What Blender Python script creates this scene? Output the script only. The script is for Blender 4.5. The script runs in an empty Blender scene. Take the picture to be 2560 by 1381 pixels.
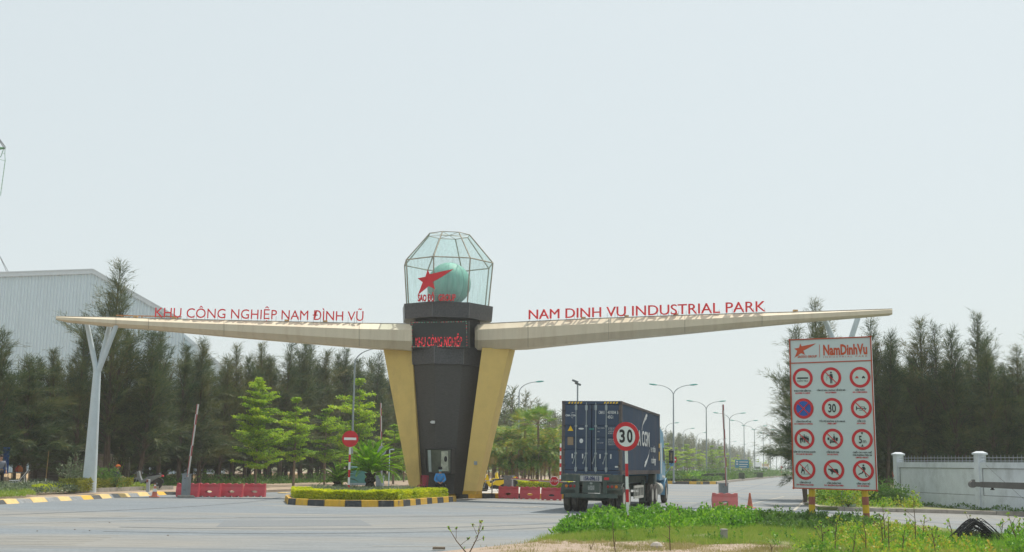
import bpy, bmesh, math, random
import numpy as np
from mathutils import Vector, Matrix
R = math.radians
random.seed(11); rng = np.random.default_rng(11)
S = bpy.context.scene; COL = S.collection

# ------------------------------------------------------------------ camera, world, sun, exposure
F = 3050.0; CX, CY = 1280.0, 690.5; CAMH = 1.8
TH = math.atan((1162 - 690.5) / F); RHO = 0.016
CM = Matrix.Rotation(R(90) + TH, 3, 'X') @ Matrix.Rotation(RHO, 3, 'Z')
cam = bpy.data.cameras.new('camera'); co = bpy.data.objects.new('camera', cam); COL.objects.link(co)
co.matrix_world = Matrix.Translation((0, 0, CAMH)) @ CM.to_4x4()
cam.sensor_width = 36; cam.lens = 36 * F / 2560; cam.clip_start = 0.5; cam.clip_end = 5000
S.camera = co
SUN = Vector((0.30, 0.42, 1.0)).normalized()
ELEV = math.asin(SUN.z); AZ = math.atan2(SUN.x, SUN.y)
w = bpy.data.worlds.new('World'); S.world = w; w.use_nodes = True
nt = w.node_tree; nt.nodes.clear()
sky = nt.nodes.new('ShaderNodeTexSky'); sky.sky_type = 'NISHITA'; sky.sun_disc = False
sky.sun_elevation = ELEV; sky.sun_rotation = AZ; sky.air_density = 1.0; sky.dust_density = 4.0; sky.ozone_density = 1.5
mx = nt.nodes.new('ShaderNodeMixRGB'); mx.inputs[0].default_value = 0.80; mx.inputs[2].default_value = (7.9, 8.75, 8.9, 1)
bg = nt.nodes.new('ShaderNodeBackground'); bg.inputs[1].default_value = 0.10
wo = nt.nodes.new('ShaderNodeOutputWorld')
nt.links.new(sky.outputs[0], mx.inputs[1]); nt.links.new(mx.outputs[0], bg.inputs[0]); nt.links.new(bg.outputs[0], wo.inputs[0])
sl = bpy.data.lights.new('sun', 'SUN'); sl.energy = 4.6; sl.angle = R(0.6); sl.color = (1.0, 0.94, 0.83)
so = bpy.data.objects.new('sun', sl); COL.objects.link(so); so.rotation_euler = (-SUN).to_track_quat('-Z', 'Y').to_euler()
S.view_settings.view_transform = 'Standard'; S.view_settings.look = 'None'; S.view_settings.exposure = 0.0; S.view_settings.gamma = 1
S.cycles.volume_bounces = 1; S.cycles.max_bounces = 8; S.cycles.transparent_max_bounces = 12

# ------------------------------------------------------------------ pixel to place helpers
def ray(px, py): return CM @ Vector(((px - CX) / F, (CY - py) / F, -1))
def P(px, py, Y):
    v = ray(px, py); t = Y / v.y
    return Vector((v.x * t, Y, CAMH + v.z * t))
def G(px, py, z=0.0):
    v = ray(px, py); t = (z - CAMH) / v.z
    return Vector((v.x * t, v.y * t, z))
def XZ(px, Y, z=0.0):            # ground point on pixel column px at depth Y
    p = P(px, 1170, Y); return Vector((p.x, Y, z))
class Plane:
    def __init__(s, a, b, c):
        s.o = a; s.n = (b - a).cross(c - a).normalized()
        if s.n.y > 0: s.n = -s.n
        s.up = (Vector((0, 0, 1)) - s.n * s.n.z).normalized(); s.rt = s.up.cross(s.n).normalized()
        if s.rt.x < 0: s.rt = -s.rt
    def hit(s, px, py, off=0.0):
        v = ray(px, py); c = Vector((0, 0, CAMH))
        t = (s.o - c).dot(s.n) / v.dot(s.n)
        return c + v * t + s.n * off

# ------------------------------------------------------------------ object helpers
WOFF = {}
def tag(o, label=None, cat=None, group=None, kind=None):
    if label: o['label'] = label
    if cat: o['category'] = cat
    if group: o['group'] = group
    if kind: o['kind'] = kind
    return o
def thing(name, loc, label, cat, group=None, rz=0.0, world=False):
    o = bpy.data.objects.new(name, None); COL.objects.link(o); o.location = loc; o.rotation_euler = (0, 0, rz)
    o.empty_display_size = 0.3
    if world: WOFF[o.name] = Vector(loc)
    return tag(o, label, cat, group)
def link(name, me, parent=None):
    o = bpy.data.objects.new(name, me); COL.objects.link(o)
    if parent is not None:
        o.parent = parent
        if parent.name in WOFF: WOFF[o.name] = WOFF[parent.name]
    return o
def copy_tree(o, parent=None, **props):
    c = o.copy(); COL.objects.link(c); c.parent = parent
    for k, v in props.items(): c[k] = v
    for ch in list(o.children): copy_tree(ch, c)
    return c
def place(o, loc, rz=0.0, s=1.0):
    o.location = loc; o.rotation_euler = (0, 0, rz); o.scale = (s, s, s) if not isinstance(s, tuple) else s
    return o

class MB:
    def __init__(s): s.v = []; s.f = []; s.m = []; s.mi = 0
    def add(s, vs, fs):
        b = len(s.v); s.v += [tuple(v) for v in vs]
        for f in fs: s.f.append([b + i for i in f]); s.m.append(s.mi)
        return s
    def hexa(s, p):              # 8 points: bottom 4 ccw, top 4
        return s.add(p, [(3, 2, 1, 0), (4, 5, 6, 7), (0, 1, 5, 4), (1, 2, 6, 5), (2, 3, 7, 6), (3, 0, 4, 7)])
    def box(s, c, d, rz=0.0, rx=0.0, ry=0.0):
        c = Vector(c); m = Matrix.Rotation(rz, 3, 'Z') @ Matrix.Rotation(ry, 3, 'Y') @ Matrix.Rotation(rx, 3, 'X')
        x, y, z = d[0] / 2, d[1] / 2, d[2] / 2
        return s.hexa([c + m @ Vector(q) for q in ((-x, -y, -z), (x, -y, -z), (x, y, -z), (-x, y, -z), (-x, -y, z), (x, -y, z), (x, y, z), (-x, y, z))])
    def cbox(s, c, d, b=0.02, rz=0.0):   # chamfered box (vertical edges + top)
        c = Vector(c); m = Matrix.Rotation(rz, 3, 'Z'); x, y, z = d[0] / 2, d[1] / 2, d[2] / 2
        ring = [(-x + b, -y), (x - b, -y), (x, -y + b), (x, y - b), (x - b, y), (-x + b, y), (-x, y - b), (-x, -y + b)]
        vs = [c + m @ Vector((p[0], p[1], -z)) for p in ring] + [c + m @ Vector((p[0], p[1], z - b)) for p in ring] + \
             [c + m @ Vector((p[0] * (1 - b / x), p[1] * (1 - b / y), z)) for p in ring]
        fs = [tuple(range(7, -1, -1)), tuple(range(16, 24))]
        for k in range(2):
            for i in range(8): j = (i + 1) % 8; fs.append((k * 8 + i, k * 8 + j, k * 8 + 8 + j, k * 8 + 8 + i))
        return s.add(vs, fs)
    def tube(s, pts, rad, n=8, cap=True):
        pts = [Vector(p) for p in pts]
        if not hasattr(rad, '__len__'): rad = [rad] * len(pts)
        b = len(s.v); ref = None
        for i, p in enumerate(pts):
            d = (pts[min(i + 1, len(pts) - 1)] - pts[max(i - 1, 0)])
            d = d.normalized() if d.length > 1e-9 else Vector((0, 0, 1))
            if ref is None:
                ref = Vector((1, 0, 0)) if abs(d.x) < 0.9 else Vector((0, 1, 0))
            a = (ref - d * ref.dot(d)).normalized(); ref = a; c = d.cross(a)
            for k in range(n):
                t = 2 * math.pi * k / n; s.v.append(tuple(p + (a * math.cos(t) + c * math.sin(t)) * rad[i]))
        for i in range(len(pts) - 1):
            for k in range(n):
                j = (k + 1) % n; s.f.append([b + i * n + k, b + i * n + j, b + (i + 1) * n + j, b + (i + 1) * n + k]); s.m.append(s.mi)
        if cap:
            s.f.append([b + k for k in range(n - 1, -1, -1)]); s.m.append(s.mi)
            e = b + (len(pts) - 1) * n; s.f.append([e + k for k in range(n)]); s.m.append(s.mi)
        return s
    def loft(s, rings, close=True, cap=True):
        b = len(s.v); n = len(rings[0])
        for r in rings: s.v += [tuple(p) for p in r]
        for i in range(len(rings) - 1):
            for k in range(n if close else n - 1):
                j = (k + 1) % n; s.f.append([b + i * n + k, b + i * n + j, b + (i + 1) * n + j, b + (i + 1) * n + k]); s.m.append(s.mi)
        if cap:
            s.f.append([b + k for k in range(n - 1, -1, -1)]); s.m.append(s.mi)
            e = b + (len(rings) - 1) * n; s.f.append([e + k for k in range(n)]); s.m.append(s.mi)
        return s
    def lathe(s, prof, c=(0, 0, 0), n=16, axis='Z'):
        c = Vector(c); rings = []
        for r, h in prof:
            rg = []
            for k in range(n):
                t = 2 * math.pi * k / n; a, q = r * math.cos(t), r * math.sin(t)
                rg.append(c + (Vector((a, q, h)) if axis == 'Z' else Vector((h, a, q)) if axis == 'X' else Vector((a, h, q))))
            rings.append(rg)
        return s.loft(rings)
    def slab(s, poly, th):       # poly: list of Vectors, th: thickness vector
        n = len(poly); vs = [Vector(p) for p in poly] + [Vector(p) + th for p in poly]
        fs = [tuple(range(n)), tuple(range(2 * n - 1, n - 1, -1))] + [(i, i + n, (i + 1) % n + n, (i + 1) % n) for i in range(n)]
        return s.add(vs, fs)
    def build(s, name, mats, parent=None, smooth=False, bevel=0.0):
        me = bpy.data.meshes.new(name)
        off = WOFF.get(parent.name, Vector((0, 0, 0))) if parent is not None else Vector((0, 0, 0))
        vs = [(v[0] - off.x, v[1] - off.y, v[2] - off.z) for v in s.v]
        me.from_pydata(vs, [], s.f)
        if not isinstance(mats, (list, tuple)): mats = [mats]
        for m in mats: me.materials.append(m)
        me.polygons.foreach_set('material_index', s.m)
        bm = bmesh.new(); bm.from_mesh(me)
        bmesh.ops.recalc_face_normals(bm, faces=bm.faces)
        if bevel: bmesh.ops.bevel(bm, geom=list(bm.edges), offset=bevel, segments=1, affect='EDGES', clamp_overlap=True)
        bm.to_mesh(me); bm.free()
        if smooth: me.shade_smooth() if hasattr(me, 'shade_smooth') else None
        if smooth == 'auto':
            me.set_sharp_from_angle(angle=R(40))
        return link(name, me, parent)

def leafmesh(name, V, mats, parent=None, mi=None):
    """V: (N,k,3) array of k-gons"""
    N, k, _ = V.shape; me = bpy.data.meshes.new(name)
    if parent is not None and parent.name in WOFF: V = V - np.array(WOFF[parent.name])
    me.vertices.add(N * k); me.vertices.foreach_set('co', V.reshape(-1).astype(np.float32))
    me.loops.add(N * k); me.loops.foreach_set('vertex_index', np.arange(N * k, dtype=np.int32))
    me.polygons.add(N); me.polygons.foreach_set('loop_start', np.arange(0, N * k, k, dtype=np.int32))
    if not isinstance(mats, (list, tuple)): mats = [mats]
    for m in mats: me.materials.append(m)
    if mi is not None: me.polygons.foreach_set('material_index', mi.astype(np.int32))
    me.update(calc_edges=True); me.validate()
    return link(name, me, parent)
def unit(a): return a / np.maximum(np.linalg.norm(a, axis=-1, keepdims=True), 1e-9)
def needles(p, d, L, wd):        # triangles from p along d
    sd = unit(np.cross(d, rng.normal(size=p.shape))) * wd[:, None] / 2
    return np.stack([p - sd, p + sd, p + d * L[:, None]], 1)
def leaves(p, d, L, wd, up=None): # rhombic leaves
    r = rng.normal(size=p.shape) if up is None else up
    sd = unit(np.cross(d, r)) * wd[:, None] / 2; m = p + d * (L * 0.45)[:, None]
    return np.stack([p, m - sd, p + d * L[:, None], m + sd], 1)

# ------------------------------------------------------------------ materials
MATS = {}
def mat(name, col, rough=0.6, metal=0.0, var=0.12, scale=3.0, dirt=None, dirt_amt=0.4, bump=0.0, stretch=None, spec=0.4, emit=0.0):
    if name in MATS: return MATS[name]
    m = bpy.data.materials.new(name); m.use_nodes = True; n = m.node_tree.nodes; l = m.node_tree.links
    b = n['Principled BSDF']; b.inputs['Roughness'].default_value = rough; b.inputs['Metallic'].default_value = metal
    b.inputs['Specular IOR Level'].default_value = spec
    tc = n.new('ShaderNodeTexCoord'); mp = n.new('ShaderNodeMapping'); l.new(tc.outputs['Object'], mp.inputs[0])
    if stretch: mp.inputs['Scale'].default_value = stretch
    nz = n.new('ShaderNodeTexNoise'); nz.inputs['Scale'].default_value = scale; nz.inputs['Detail'].default_value = 6; nz.inputs['Roughness'].default_value = 0.6
    l.new(mp.outputs[0], nz.inputs['Vector'])
    rp = n.new('ShaderNodeValToRGB'); c = np.array(col)
    rp.color_ramp.elements[0].position = 0.3; rp.color_ramp.elements[1].position = 0.7
    rp.color_ramp.elements[0].color = (*(c * (1 - var)), 1); rp.color_ramp.elements[1].color = (*np.minimum(c * (1 + var), 1), 1)
    l.new(nz.outputs[0], rp.inputs[0]); out = rp.outputs[0]
    if dirt:
        n2 = n.new('ShaderNodeTexNoise'); n2.inputs['Scale'].default_value = scale * 0.6; n2.inputs['Detail'].default_value = 8; n2.inputs['Roughness'].default_value = 0.7
        mp2 = n.new('ShaderNodeMapping'); mp2.inputs['Location'].default_value = (7, 3, 5); mp2.inputs['Scale'].default_value = (stretch or (1.5, 1.5, 0.5))
        l.new(tc.outputs['Object'], mp2.inputs[0]); l.new(mp2.outputs[0], n2.inputs['Vector'])
        r2 = n.new('ShaderNodeValToRGB'); r2.color_ramp.elements[0].position = 0.5; r2.color_ramp.elements[1].position = 0.75
        r2.color_ramp.elements[0].color = (0, 0, 0, 1); r2.color_ramp.elements[1].color = (dirt_amt,) * 3 + (1,)
        l.new(n2.outputs[0], r2.inputs[0]); x = n.new('ShaderNodeMixRGB'); l.new(r2.outputs[0], x.inputs[0]); l.new(out, x.inputs[1]); x.inputs[2].default_value = (*dirt, 1); out = x.outputs[0]
    l.new(out, b.inputs['Base Color'])
    if emit: l.new(out, b.inputs['Emission Color']); b.inputs['Emission Strength'].default_value = emit
    if bump:
        bp = n.new('ShaderNodeBump'); bp.inputs['Strength'].default_value = bump; bp.inputs['Distance'].default_value = 0.02; l.new(nz.outputs[0], bp.inputs['Height']); l.new(bp.outputs[0], b.inputs['Normal'])
    MATS[name] = m; return m
def leafmat(name, cols, trans=0.45, rough=0.5, obvar=0.25):
    m = bpy.data.materials.new(name); m.use_nodes = True; n = m.node_tree.nodes; l = m.node_tree.links
    for q in list(n): n.remove(q)
    g = n.new('ShaderNodeNewGeometry'); rp = n.new('ShaderNodeValToRGB'); e = rp.color_ramp.elements
    while len(e) < len(cols): e.new(0.5)
    for i, c in enumerate(cols): e[i].position = i / (len(cols) - 1) if len(cols) > 1 else 0; e[i].color = (*c, 1)
    tc = n.new('ShaderNodeTexCoord'); nz = n.new('ShaderNodeTexNoise'); nz.inputs['Scale'].default_value = 0.55; nz.inputs['Detail'].default_value = 3
    l.new(tc.outputs['Object'], nz.inputs['Vector'])
    oi = n.new('ShaderNodeObjectInfo')
    a = n.new('ShaderNodeMath'); a.operation = 'MULTIPLY_ADD'; a.inputs[1].default_value = 1.6; a.inputs[2].default_value = -0.65; l.new(nz.outputs[0], a.inputs[0])
    b_ = n.new('ShaderNodeMath'); b_.operation = 'MULTIPLY_ADD'; b_.inputs[1].default_value = 0.6; l.new(g.outputs['Random Per Island'], b_.inputs[0]); l.new(a.outputs[0], b_.inputs[2])
    c_ = n.new('ShaderNodeMath'); c_.operation = 'MULTIPLY_ADD'; c_.inputs[1].default_value = obvar; l.new(oi.outputs['Random'], c_.inputs[0]); l.new(b_.outputs[0], c_.inputs[2])
    l.new(c_.outputs[0], rp.inputs[0])
    d = n.new('ShaderNodeBsdfDiffuse'); t = n.new('ShaderNodeBsdfTranslucent'); gl = n.new('ShaderNodeBsdfGlossy'); gl.inputs['Roughness'].default_value = rough
    m1 = n.new('ShaderNodeMixShader'); m1.inputs[0].default_value = trans; m2 = n.new('ShaderNodeMixShader'); m2.inputs[0].default_value = 0.04
    l.new(rp.outputs[0], d.inputs[0]); l.new(rp.outputs[0], t.inputs[0]); l.new(d.outputs[0], m1.inputs[1]); l.new(t.outputs[0], m1.inputs[2])
    l.new(m1.outputs[0], m2.inputs[1]); l.new(gl.outputs[0], m2.inputs[2])
    o = n.new('ShaderNodeOutputMaterial'); l.new(m2.outputs[0], o.inputs[0]); return m

M_white = mat('white_paint', (0.72, 0.74, 0.74), 0.45, var=0.05)
M_red = mat('red_paint', (0.55, 0.012, 0.02), 0.4, var=0.12)
M_black = mat('black_paint', (0.012, 0.012, 0.013), 0.45, var=0.2)
M_blue = mat('sign_blue', (0.01, 0.09, 0.38), 0.4, var=0.08)
M_orange = mat('orange_brown_print', (0.52, 0.075, 0.02), 0.5, var=0.08)
M_galv = mat('galvanised_steel', (0.30, 0.34, 0.36), 0.45, metal=0.4, var=0.12, dirt=(0.2, 0.13, 0.08), dirt_amt=0.15)
M_pole = mat('pole_blue_grey_paint', (0.50, 0.58, 0.62), 0.5, var=0.06, dirt=(0.35, 0.33, 0.28), dirt_amt=0.35, scale=2)
M_bark = mat('bark', (0.10, 0.075, 0.055), 0.9, var=0.4, scale=6, stretch=(2, 2, .4), bump=0.4)
M_barkl = mat('pale_bark', (0.22, 0.16, 0.11), 0.9, var=0.3, scale=8, bump=0.3)
M_rubber = mat('tyre_rubber', (0.045, 0.042, 0.04), 0.85, var=0.3, scale=5, dirt=(0.22, 0.19, 0.15), dirt_amt=0.75)
M_chrome = mat('bright_metal', (0.55, 0.55, 0.55), 0.25, metal=0.9, var=0.05)
M_conc = mat('grey_concrete', (0.32, 0.30, 0.27), 0.9, var=0.2, scale=4, dirt=(0.12, 0.11, 0.09), dirt_amt=0.5, bump=0.3)
M_skin = mat('skin', (0.38, 0.22, 0.15), 0.6, var=0.08)
M_glassdark = mat('dark_glass', (0.03, 0.04, 0.045), 0.12, var=0.2, spec=0.7)
M_wood = mat('weathered_wood', (0.22, 0.17, 0.12), 0.85, var=0.25, scale=8, stretch=(1, 1, 5))

L_cas = leafmat('casuarina_needles', [(0.012, 0.036, 0.016), (0.038, 0.078, 0.032), (0.112, 0.148, 0.045), (0.19, 0.16, 0.05)], 0.28)
L_term = leafmat('yellow_green_leaves', [(0.05, 0.15, 0.01), (0.26, 0.45, 0.012), (0.60, 0.70, 0.02)], 0.42)
L_palm = leafmat('palm_leaves', [(0.03, 0.09, 0.012), (0.08, 0.20, 0.02), (0.20, 0.32, 0.04), (0.46, 0.38, 0.06)], 0.4)
L_dry = leafmat('dry_palm_leaves', [(0.25, 0.15, 0.05), (0.45, 0.33, 0.06)], 0.4)
L_cyc = leafmat('cycad_leaves', [(0.08, 0.22, 0.012), (0.24, 0.48, 0.015), (0.50, 0.72, 0.025)], 0.6)
L_hedge = leafmat('golden_hedge_leaves', [(0.20, 0.33, 0.006), (0.52, 0.60, 0.01), (0.75, 0.74, 0.02)], 0.5)
L_green = leafmat('shrub_leaves', [(0.035, 0.10, 0.02), (0.08, 0.18, 0.03), (0.15, 0.26, 0.04)], 0.4)
L_weed = leafmat('weed_leaves', [(0.03, 0.10, 0.01), (0.13, 0.33, 0.022), (0.30, 0.52, 0.035)], 0.45)
L_weedy = leafmat('yellowing_weed_leaves', [(0.05, 0.15, 0.015), (0.17, 0.36, 0.025), (0.34, 0.48, 0.035), (0.46, 0.36, 0.05)], 0.45)
L_grass = leafmat('grass_blades', [(0.12, 0.24, 0.02), (0.24, 0.36, 0.04), (0.36, 0.40, 0.09)], 0.4)
L_grey = leafmat('grey_green_leaves', [(0.06, 0.10, 0.05), (0.14, 0.19, 0.10), (0.28, 0.30, 0.2)], 0.3)

def road_mat():
    m = bpy.data.materials.new('worn_asphalt'); m.use_nodes = True; n = m.node_tree.nodes; l = m.node_tree.links
    b = n['Principled BSDF']; b.inputs['Roughness'].default_value = 0.75; b.inputs['Specular IOR Level'].default_value = 0.35
    tc = n.new('ShaderNodeTexCoord')
    def noise(sc, scale, det=5, rot=0.0, dist=0.0):
        mp = n.new('ShaderNodeMapping'); mp.inputs['Scale'].default_value = scale; mp.inputs['Rotation'].default_value = (0, 0, rot)
        l.new(tc.outputs['Object'], mp.inputs[0]); z = n.new('ShaderNodeTexNoise'); z.inputs['Scale'].default_value = sc; z.inputs['Detail'].default_value = det
        z.inputs['Distortion'].default_value = dist; l.new(mp.outputs[0], z.inputs['Vector']); return z.outputs[0]
    def ramp(x, p0, p1, c0, c1):
        r = n.new('ShaderNodeValToRGB'); r.color_ramp.elements[0].position = p0; r.color_ramp.elements[1].position = p1
        r.color_ramp.elements[0].color = (*c0, 1); r.color_ramp.elements[1].color = (*c1, 1); l.new(x, r.inputs[0]); return r.outputs[0]
    def mix(f, a, c, mode='MIX'):
        x = n.new('ShaderNodeMixRGB'); x.blend_type = mode
        if isinstance(f, float): x.inputs[0].default_value = f
        else: l.new(f, x.inputs[0])
        for s_, q in ((1, a), (2, c)):
            if isinstance(q, tuple): x.inputs[s_].default_value = (*q, 1)
            else: l.new(q, x.inputs[s_])
        return x.outputs[0]
    base = ramp(noise(9, (1, 1, 1), 8), 0.35, 0.65, (0.145, 0.17, 0.195), (0.195, 0.222, 0.245))
    dust = ramp(noise(0.10, (0.5, 1.5, 1), 9, 0.1, 1.2), 0.44, 0.64, (0, 0, 0), (0.6, 0.6, 0.6))
    pt = ramp(noise(0.06, (1, 1, 1), 2), 0.58, 0.585, (0, 0, 0), (0.35, 0.35, 0.35)); base = mix(pt, base, (0.15, 0.16, 0.17)); c = mix(dust, base, (0.27, 0.245, 0.205))
    streak = ramp(noise(0.9, (0.06, 4, 1), 7, 0.08, 0.9), 0.56, 0.72, (0, 0, 0), (0.4, 0.4, 0.4))
    c = mix(streak, c, (0.36, 0.345, 0.32))
    dk = ramp(noise(0.5, (0.12, 2.2, 1), 8, -0.06, 1.0), 0.54, 0.68, (0, 0, 0), (0.55, 0.55, 0.55))
    c = mix(dk, c, (0.125, 0.145, 0.165)); fine = ramp(noise(2.2, (0.35, 2.5, 1), 8, 0.1, 0.8), 0.35, 0.68, (0.86, 0.86, 0.86), (1.12, 1.12, 1.12)); c = mix(1.0, c, fine, 'MULTIPLY'); oil = ramp(noise(1.3, (1, 1.6, 1), 3), 0.68, 0.73, (0, 0, 0), (0.4, 0.4, 0.4)); c = mix(oil, c, (0.09, 0.095, 0.10))
    sp = ramp(noise(60, (1, 1, 1), 2), 0.3, 0.7, (0.82, 0.82, 0.82), (1.1, 1.1, 1.1))
    c = mix(1.0, c, sp, 'MULTIPLY'); l.new(c, b.inputs['Base Color'])
    bp = n.new('ShaderNodeBump'); bp.inputs['Strength'].default_value = 0.25; bp.inputs['Distance'].default_value = 0.01; l.new(noise(40, (1, 1, 1), 3), bp.inputs['Height']); l.new(bp.outputs[0], b.inputs['Normal'])
    return m
M_road = road_mat()
M_soil = mat('dry_soil', (0.33, 0.25, 0.19), 0.95, var=0.22, scale=1.3, dirt=(0.16, 0.17, 0.07), dirt_amt=0.7, bump=0.5)
M_verge = mat('grassy_soil', (0.15, 0.17, 0.06), 0.95, var=0.35, scale=0.8, dirt=(0.36, 0.29, 0.22), dirt_amt=0.85, bump=0.6)
M_field = mat('field_ground', (0.14, 0.15, 0.07), 0.95, var=0.3, scale=0.15, dirt=(0.3, 0.24, 0.16), dirt_amt=0.6)
M_yel = mat('kerb_yellow', (0.62, 0.37, 0.035), 0.7, var=0.12, scale=5, dirt=(0.35, 0.27, 0.16), dirt_amt=0.55)
M_yelw = mat('kerb_worn_yellow', (0.62, 0.45, 0.19), 0.8, var=0.12, scale=5, dirt=(0.45, 0.36, 0.22), dirt_amt=0.4)
M_blk = mat('kerb_black', (0.045, 0.05, 0.055), 0.75, var=0.3, scale=5, dirt=(0.2, 0.18, 0.15), dirt_amt=0.5)
M_gry = mat('kerb_worn_grey', (0.21, 0.225, 0.24), 0.85, var=0.2, scale=5, dirt=(0.36, 0.32, 0.27), dirt_amt=0.5)
M_kc = mat('kerb_plain', (0.36, 0.32, 0.28), 0.9, var=0.2, scale=3, dirt=(0.18, 0.15, 0.12), dirt_amt=0.5)

# ------------------------------------------------------------------ setting: ground, roads, verges
def lampX(Y): return 0.64 + 0.265 * (Y - 130)
def medX(Y): return 16.3 + 0.27 * (Y - 123)
def edgeX(Y): return 13.9 + 0.267 * (Y - 60)
def sheet(name, pts, z, m, th=0.0, label=None, kind='structure'):
    mb = MB()
    if th: mb.slab([Vector((p[0], p[1], z)) for p in pts], Vector((0, 0, -th)))
    else: mb.add([(p[0], p[1], z) for p in pts], [tuple(range(len(pts)))])
    return tag(mb.build(name, m), kind=kind, label=label)
sheet('ground', [(-600, -20), (700, -20), (700, 1300), (-600, 1300)], -0.03, M_field)
sheet('cross_road', [(-90, 5), (110, 5), (110, 57.5), (edgeX(66), 66), (lampX(66) + 1.5, 66), (-90, 62)], 0.0, M_road)
YF = 900
sheet('boulevard_road', [(lampX(64), 64), (edgeX(64), 64), (edgeX(YF), YF), (lampX(YF) + 1.2, YF)], 0.004, M_road)
# left verge behind the painted kerb
lk = [G(x, y) for x, y in ((-160, 1276), (0, 1262), (130, 1254.5), (230, 1249), (300, 1244.5), (380, 1240), (430, 1237))]
lk = [Vector((p.x, p.y, 0)) for p in lk]
lk2 = lk + [Vector((-15.8, 62, 0)), Vector((-14.9, 65.5, 0)), Vector((lampX(80) + 1.5, 80, 0)), Vector((lampX(200) + 1.5, 200, 0))]
vg = []
for i in range(len(lk2)):
    d_ = lk2[min(i + 1, len(lk2) - 1)] - lk2[max(i - 1, 0)]; d_.normalize(); vg.append((lk2[i].x - d_.y * .42, lk2[i].y + d_.x * .42))
sheet('left_verge', vg + [(-160, 200), (-160, 50)], 0.14, M_soil, 0.2)
def kerb(name, pts, h, wd, mats, seg, slope=0.0, jitter=0.12, first=0):
    """painted kerb blocks along a polyline; the kerb body lies to the left of travel"""
    mb = MB(); cum = [0]
    for a, b in zip(pts, pts[1:]): cum.append(cum[-1] + (b - a).length)
    def at(s):
        for i in range(len(pts) - 1):
            if s <= cum[i + 1] or i == len(pts) - 2:
                t = (s - cum[i]) / max(cum[i + 1] - cum[i], 1e-6); return pts[i].lerp(pts[i + 1], t)
    def side(s):
        d = (at(min(s + .3, cum[-1])) - at(max(s - .3, 0))); d.z = 0; d.normalize(); return Vector((-d.y, d.x, 0))
    s = 0; k = first
    while s < cum[-1] - 0.05:
        e = min(s + seg * (1 + random.uniform(-jitter, jitter)), cum[-1]); mb.mi = k % len(mats)
        g = 0.008
        a, b = at(s + g), at(e - g); na, nb_ = side(s), side(e); z = Vector((0, 0, h)); dz = Vector((0, 0, random.uniform(-.008, .008)))
        zb = Vector((0, 0, -.05))
        mb.hexa([a + zb, b + zb, b + nb_ * wd + zb, a + na * wd + zb, a + na * slope + z * .985 + dz, b + nb_ * slope + z * .985 + dz, b + nb_ * wd + z + dz, a + na * wd + z + dz])
        s = e; k += 1
    return tag(mb.build(name, mats, bevel=0.008), kind='structure')
kerb('left_kerb', lk2[:9], 0.17, 0.5, [M_yelw, M_gry, M_yelw, M_gry, M_yel, M_blk, M_yelw, M_gry], 1.05, slope=0.22)
# central oval island
isf = [G(x, y) for x, y in ((711, 1253), (719, 1262), (800, 1266), (880, 1268), (1000, 1267.5), (1065, 1261), (1135, 1255))]
isf = [Vector((p.x, p.y, 0)) for p in isf]
isb = [Vector((isf[-1].x + .1, isf[-1].y + .7, 0)), Vector((isf[-2].x + .3, 60.8, 0)), Vector((isf[3].x, 61.6, 0)), Vector((isf[0].x + 1.2, 60.5, 0)), Vector((isf[0].x - .02, isf[0].y + 1.2, 0))]
loop = isf + isb + [isf[0]]
kerb('island_kerb', loop, 0.27, 0.16, [M_yel, M_blk], 0.86, slope=0.03, jitter=0.2)
ctr = sum(isf + isb, Vector((0, 0, 0))) / (len(isf) + len(isb))
sheet('island_soil', [tuple((p + (ctr - p) * 0.035)[:2]) for p in isf + isb], 0.245, M_soil, 0.2)
# tower island
ti = [G(1105, 1247), G(1238, 1246.5), G(1412, 1248)]
ti = [Vector((p.x, p.y, 0)) for p in ti] + [Vector((3.6, 66, 0)), Vector((6.5, 103, 0)), Vector((-2.5, 103, 0)), Vector((-6.6, 70, 0)), Vector((-6.4, 63.3, 0))]
kerb('tower_island_kerb', ti + [ti[0]], 0.28, 0.18, [M_yel, M_blk], 0.86, slope=0.02, jitter=0.05)
cc = sum(ti, Vector((0, 0, 0))) / len(ti)
sheet('tower_island_paving', [tuple((p + (cc - p) * 0.012)[:2]) for p in ti], 0.272, mat('pale_paving', (0.42, 0.40, 0.37), 0.85, var=0.12, scale=2, dirt=(0.3, 0.25, 0.18), dirt_amt=0.4), 0.2)
# median further on
mr = [Vector((8, 134, 0)), Vector((medX(134) + 1.6, 134, 0)), Vector((medX(139) + 2.6, 138, 0)), Vector((medX(165) + 2.5, 165, 0)), Vector((medX(275) + 2.8, 275, 0)), Vector((medX(700) + 2, 700, 0))]
kerb('median_painted_kerb', [mr[0], mr[1], mr[2]], 0.3, 0.25, [M_yel, M_blk], 1.9, jitter=0.1)
kerb('median_plain_kerb', mr[2:5], 0.3, 0.25, [M_kc], 6)
sheet('median_ground', [(8, 134.2), (medX(134) + 1.5, 134.2), (medX(139) + 2.4, 138.1)] + [(medX(y) + 2.3, y) for y in (165, 275, 700)] + [(medX(y) - 4, y) for y in (700, 275, 165)] + [(8, 140)], 0.27, M_verge, 0.3)
# right verge and planting bed
rv = [G(x, y) for x, y in ((2012, 1264), (2045, 1276), (2150, 1279), (2400, 1285), (2620, 1293), (2900, 1300))]
rv = [Vector((p.x, p.y, 0)) for p in rv]
redge = [Vector((edgeX(y), y, 0)) for y in (700, 200, 90, 70)]
kerb('right_kerb', redge + rv, 0.17, 0.22, [M_kc], 2.2, slope=0.03)
sheet('right_verge', [(p.x + .2, p.y) for p in redge] + [(p.x + .05, p.y + .2) for p in rv] + [(160, 60), (400, 700)], 0.14, M_verge, 0.2)
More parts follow.
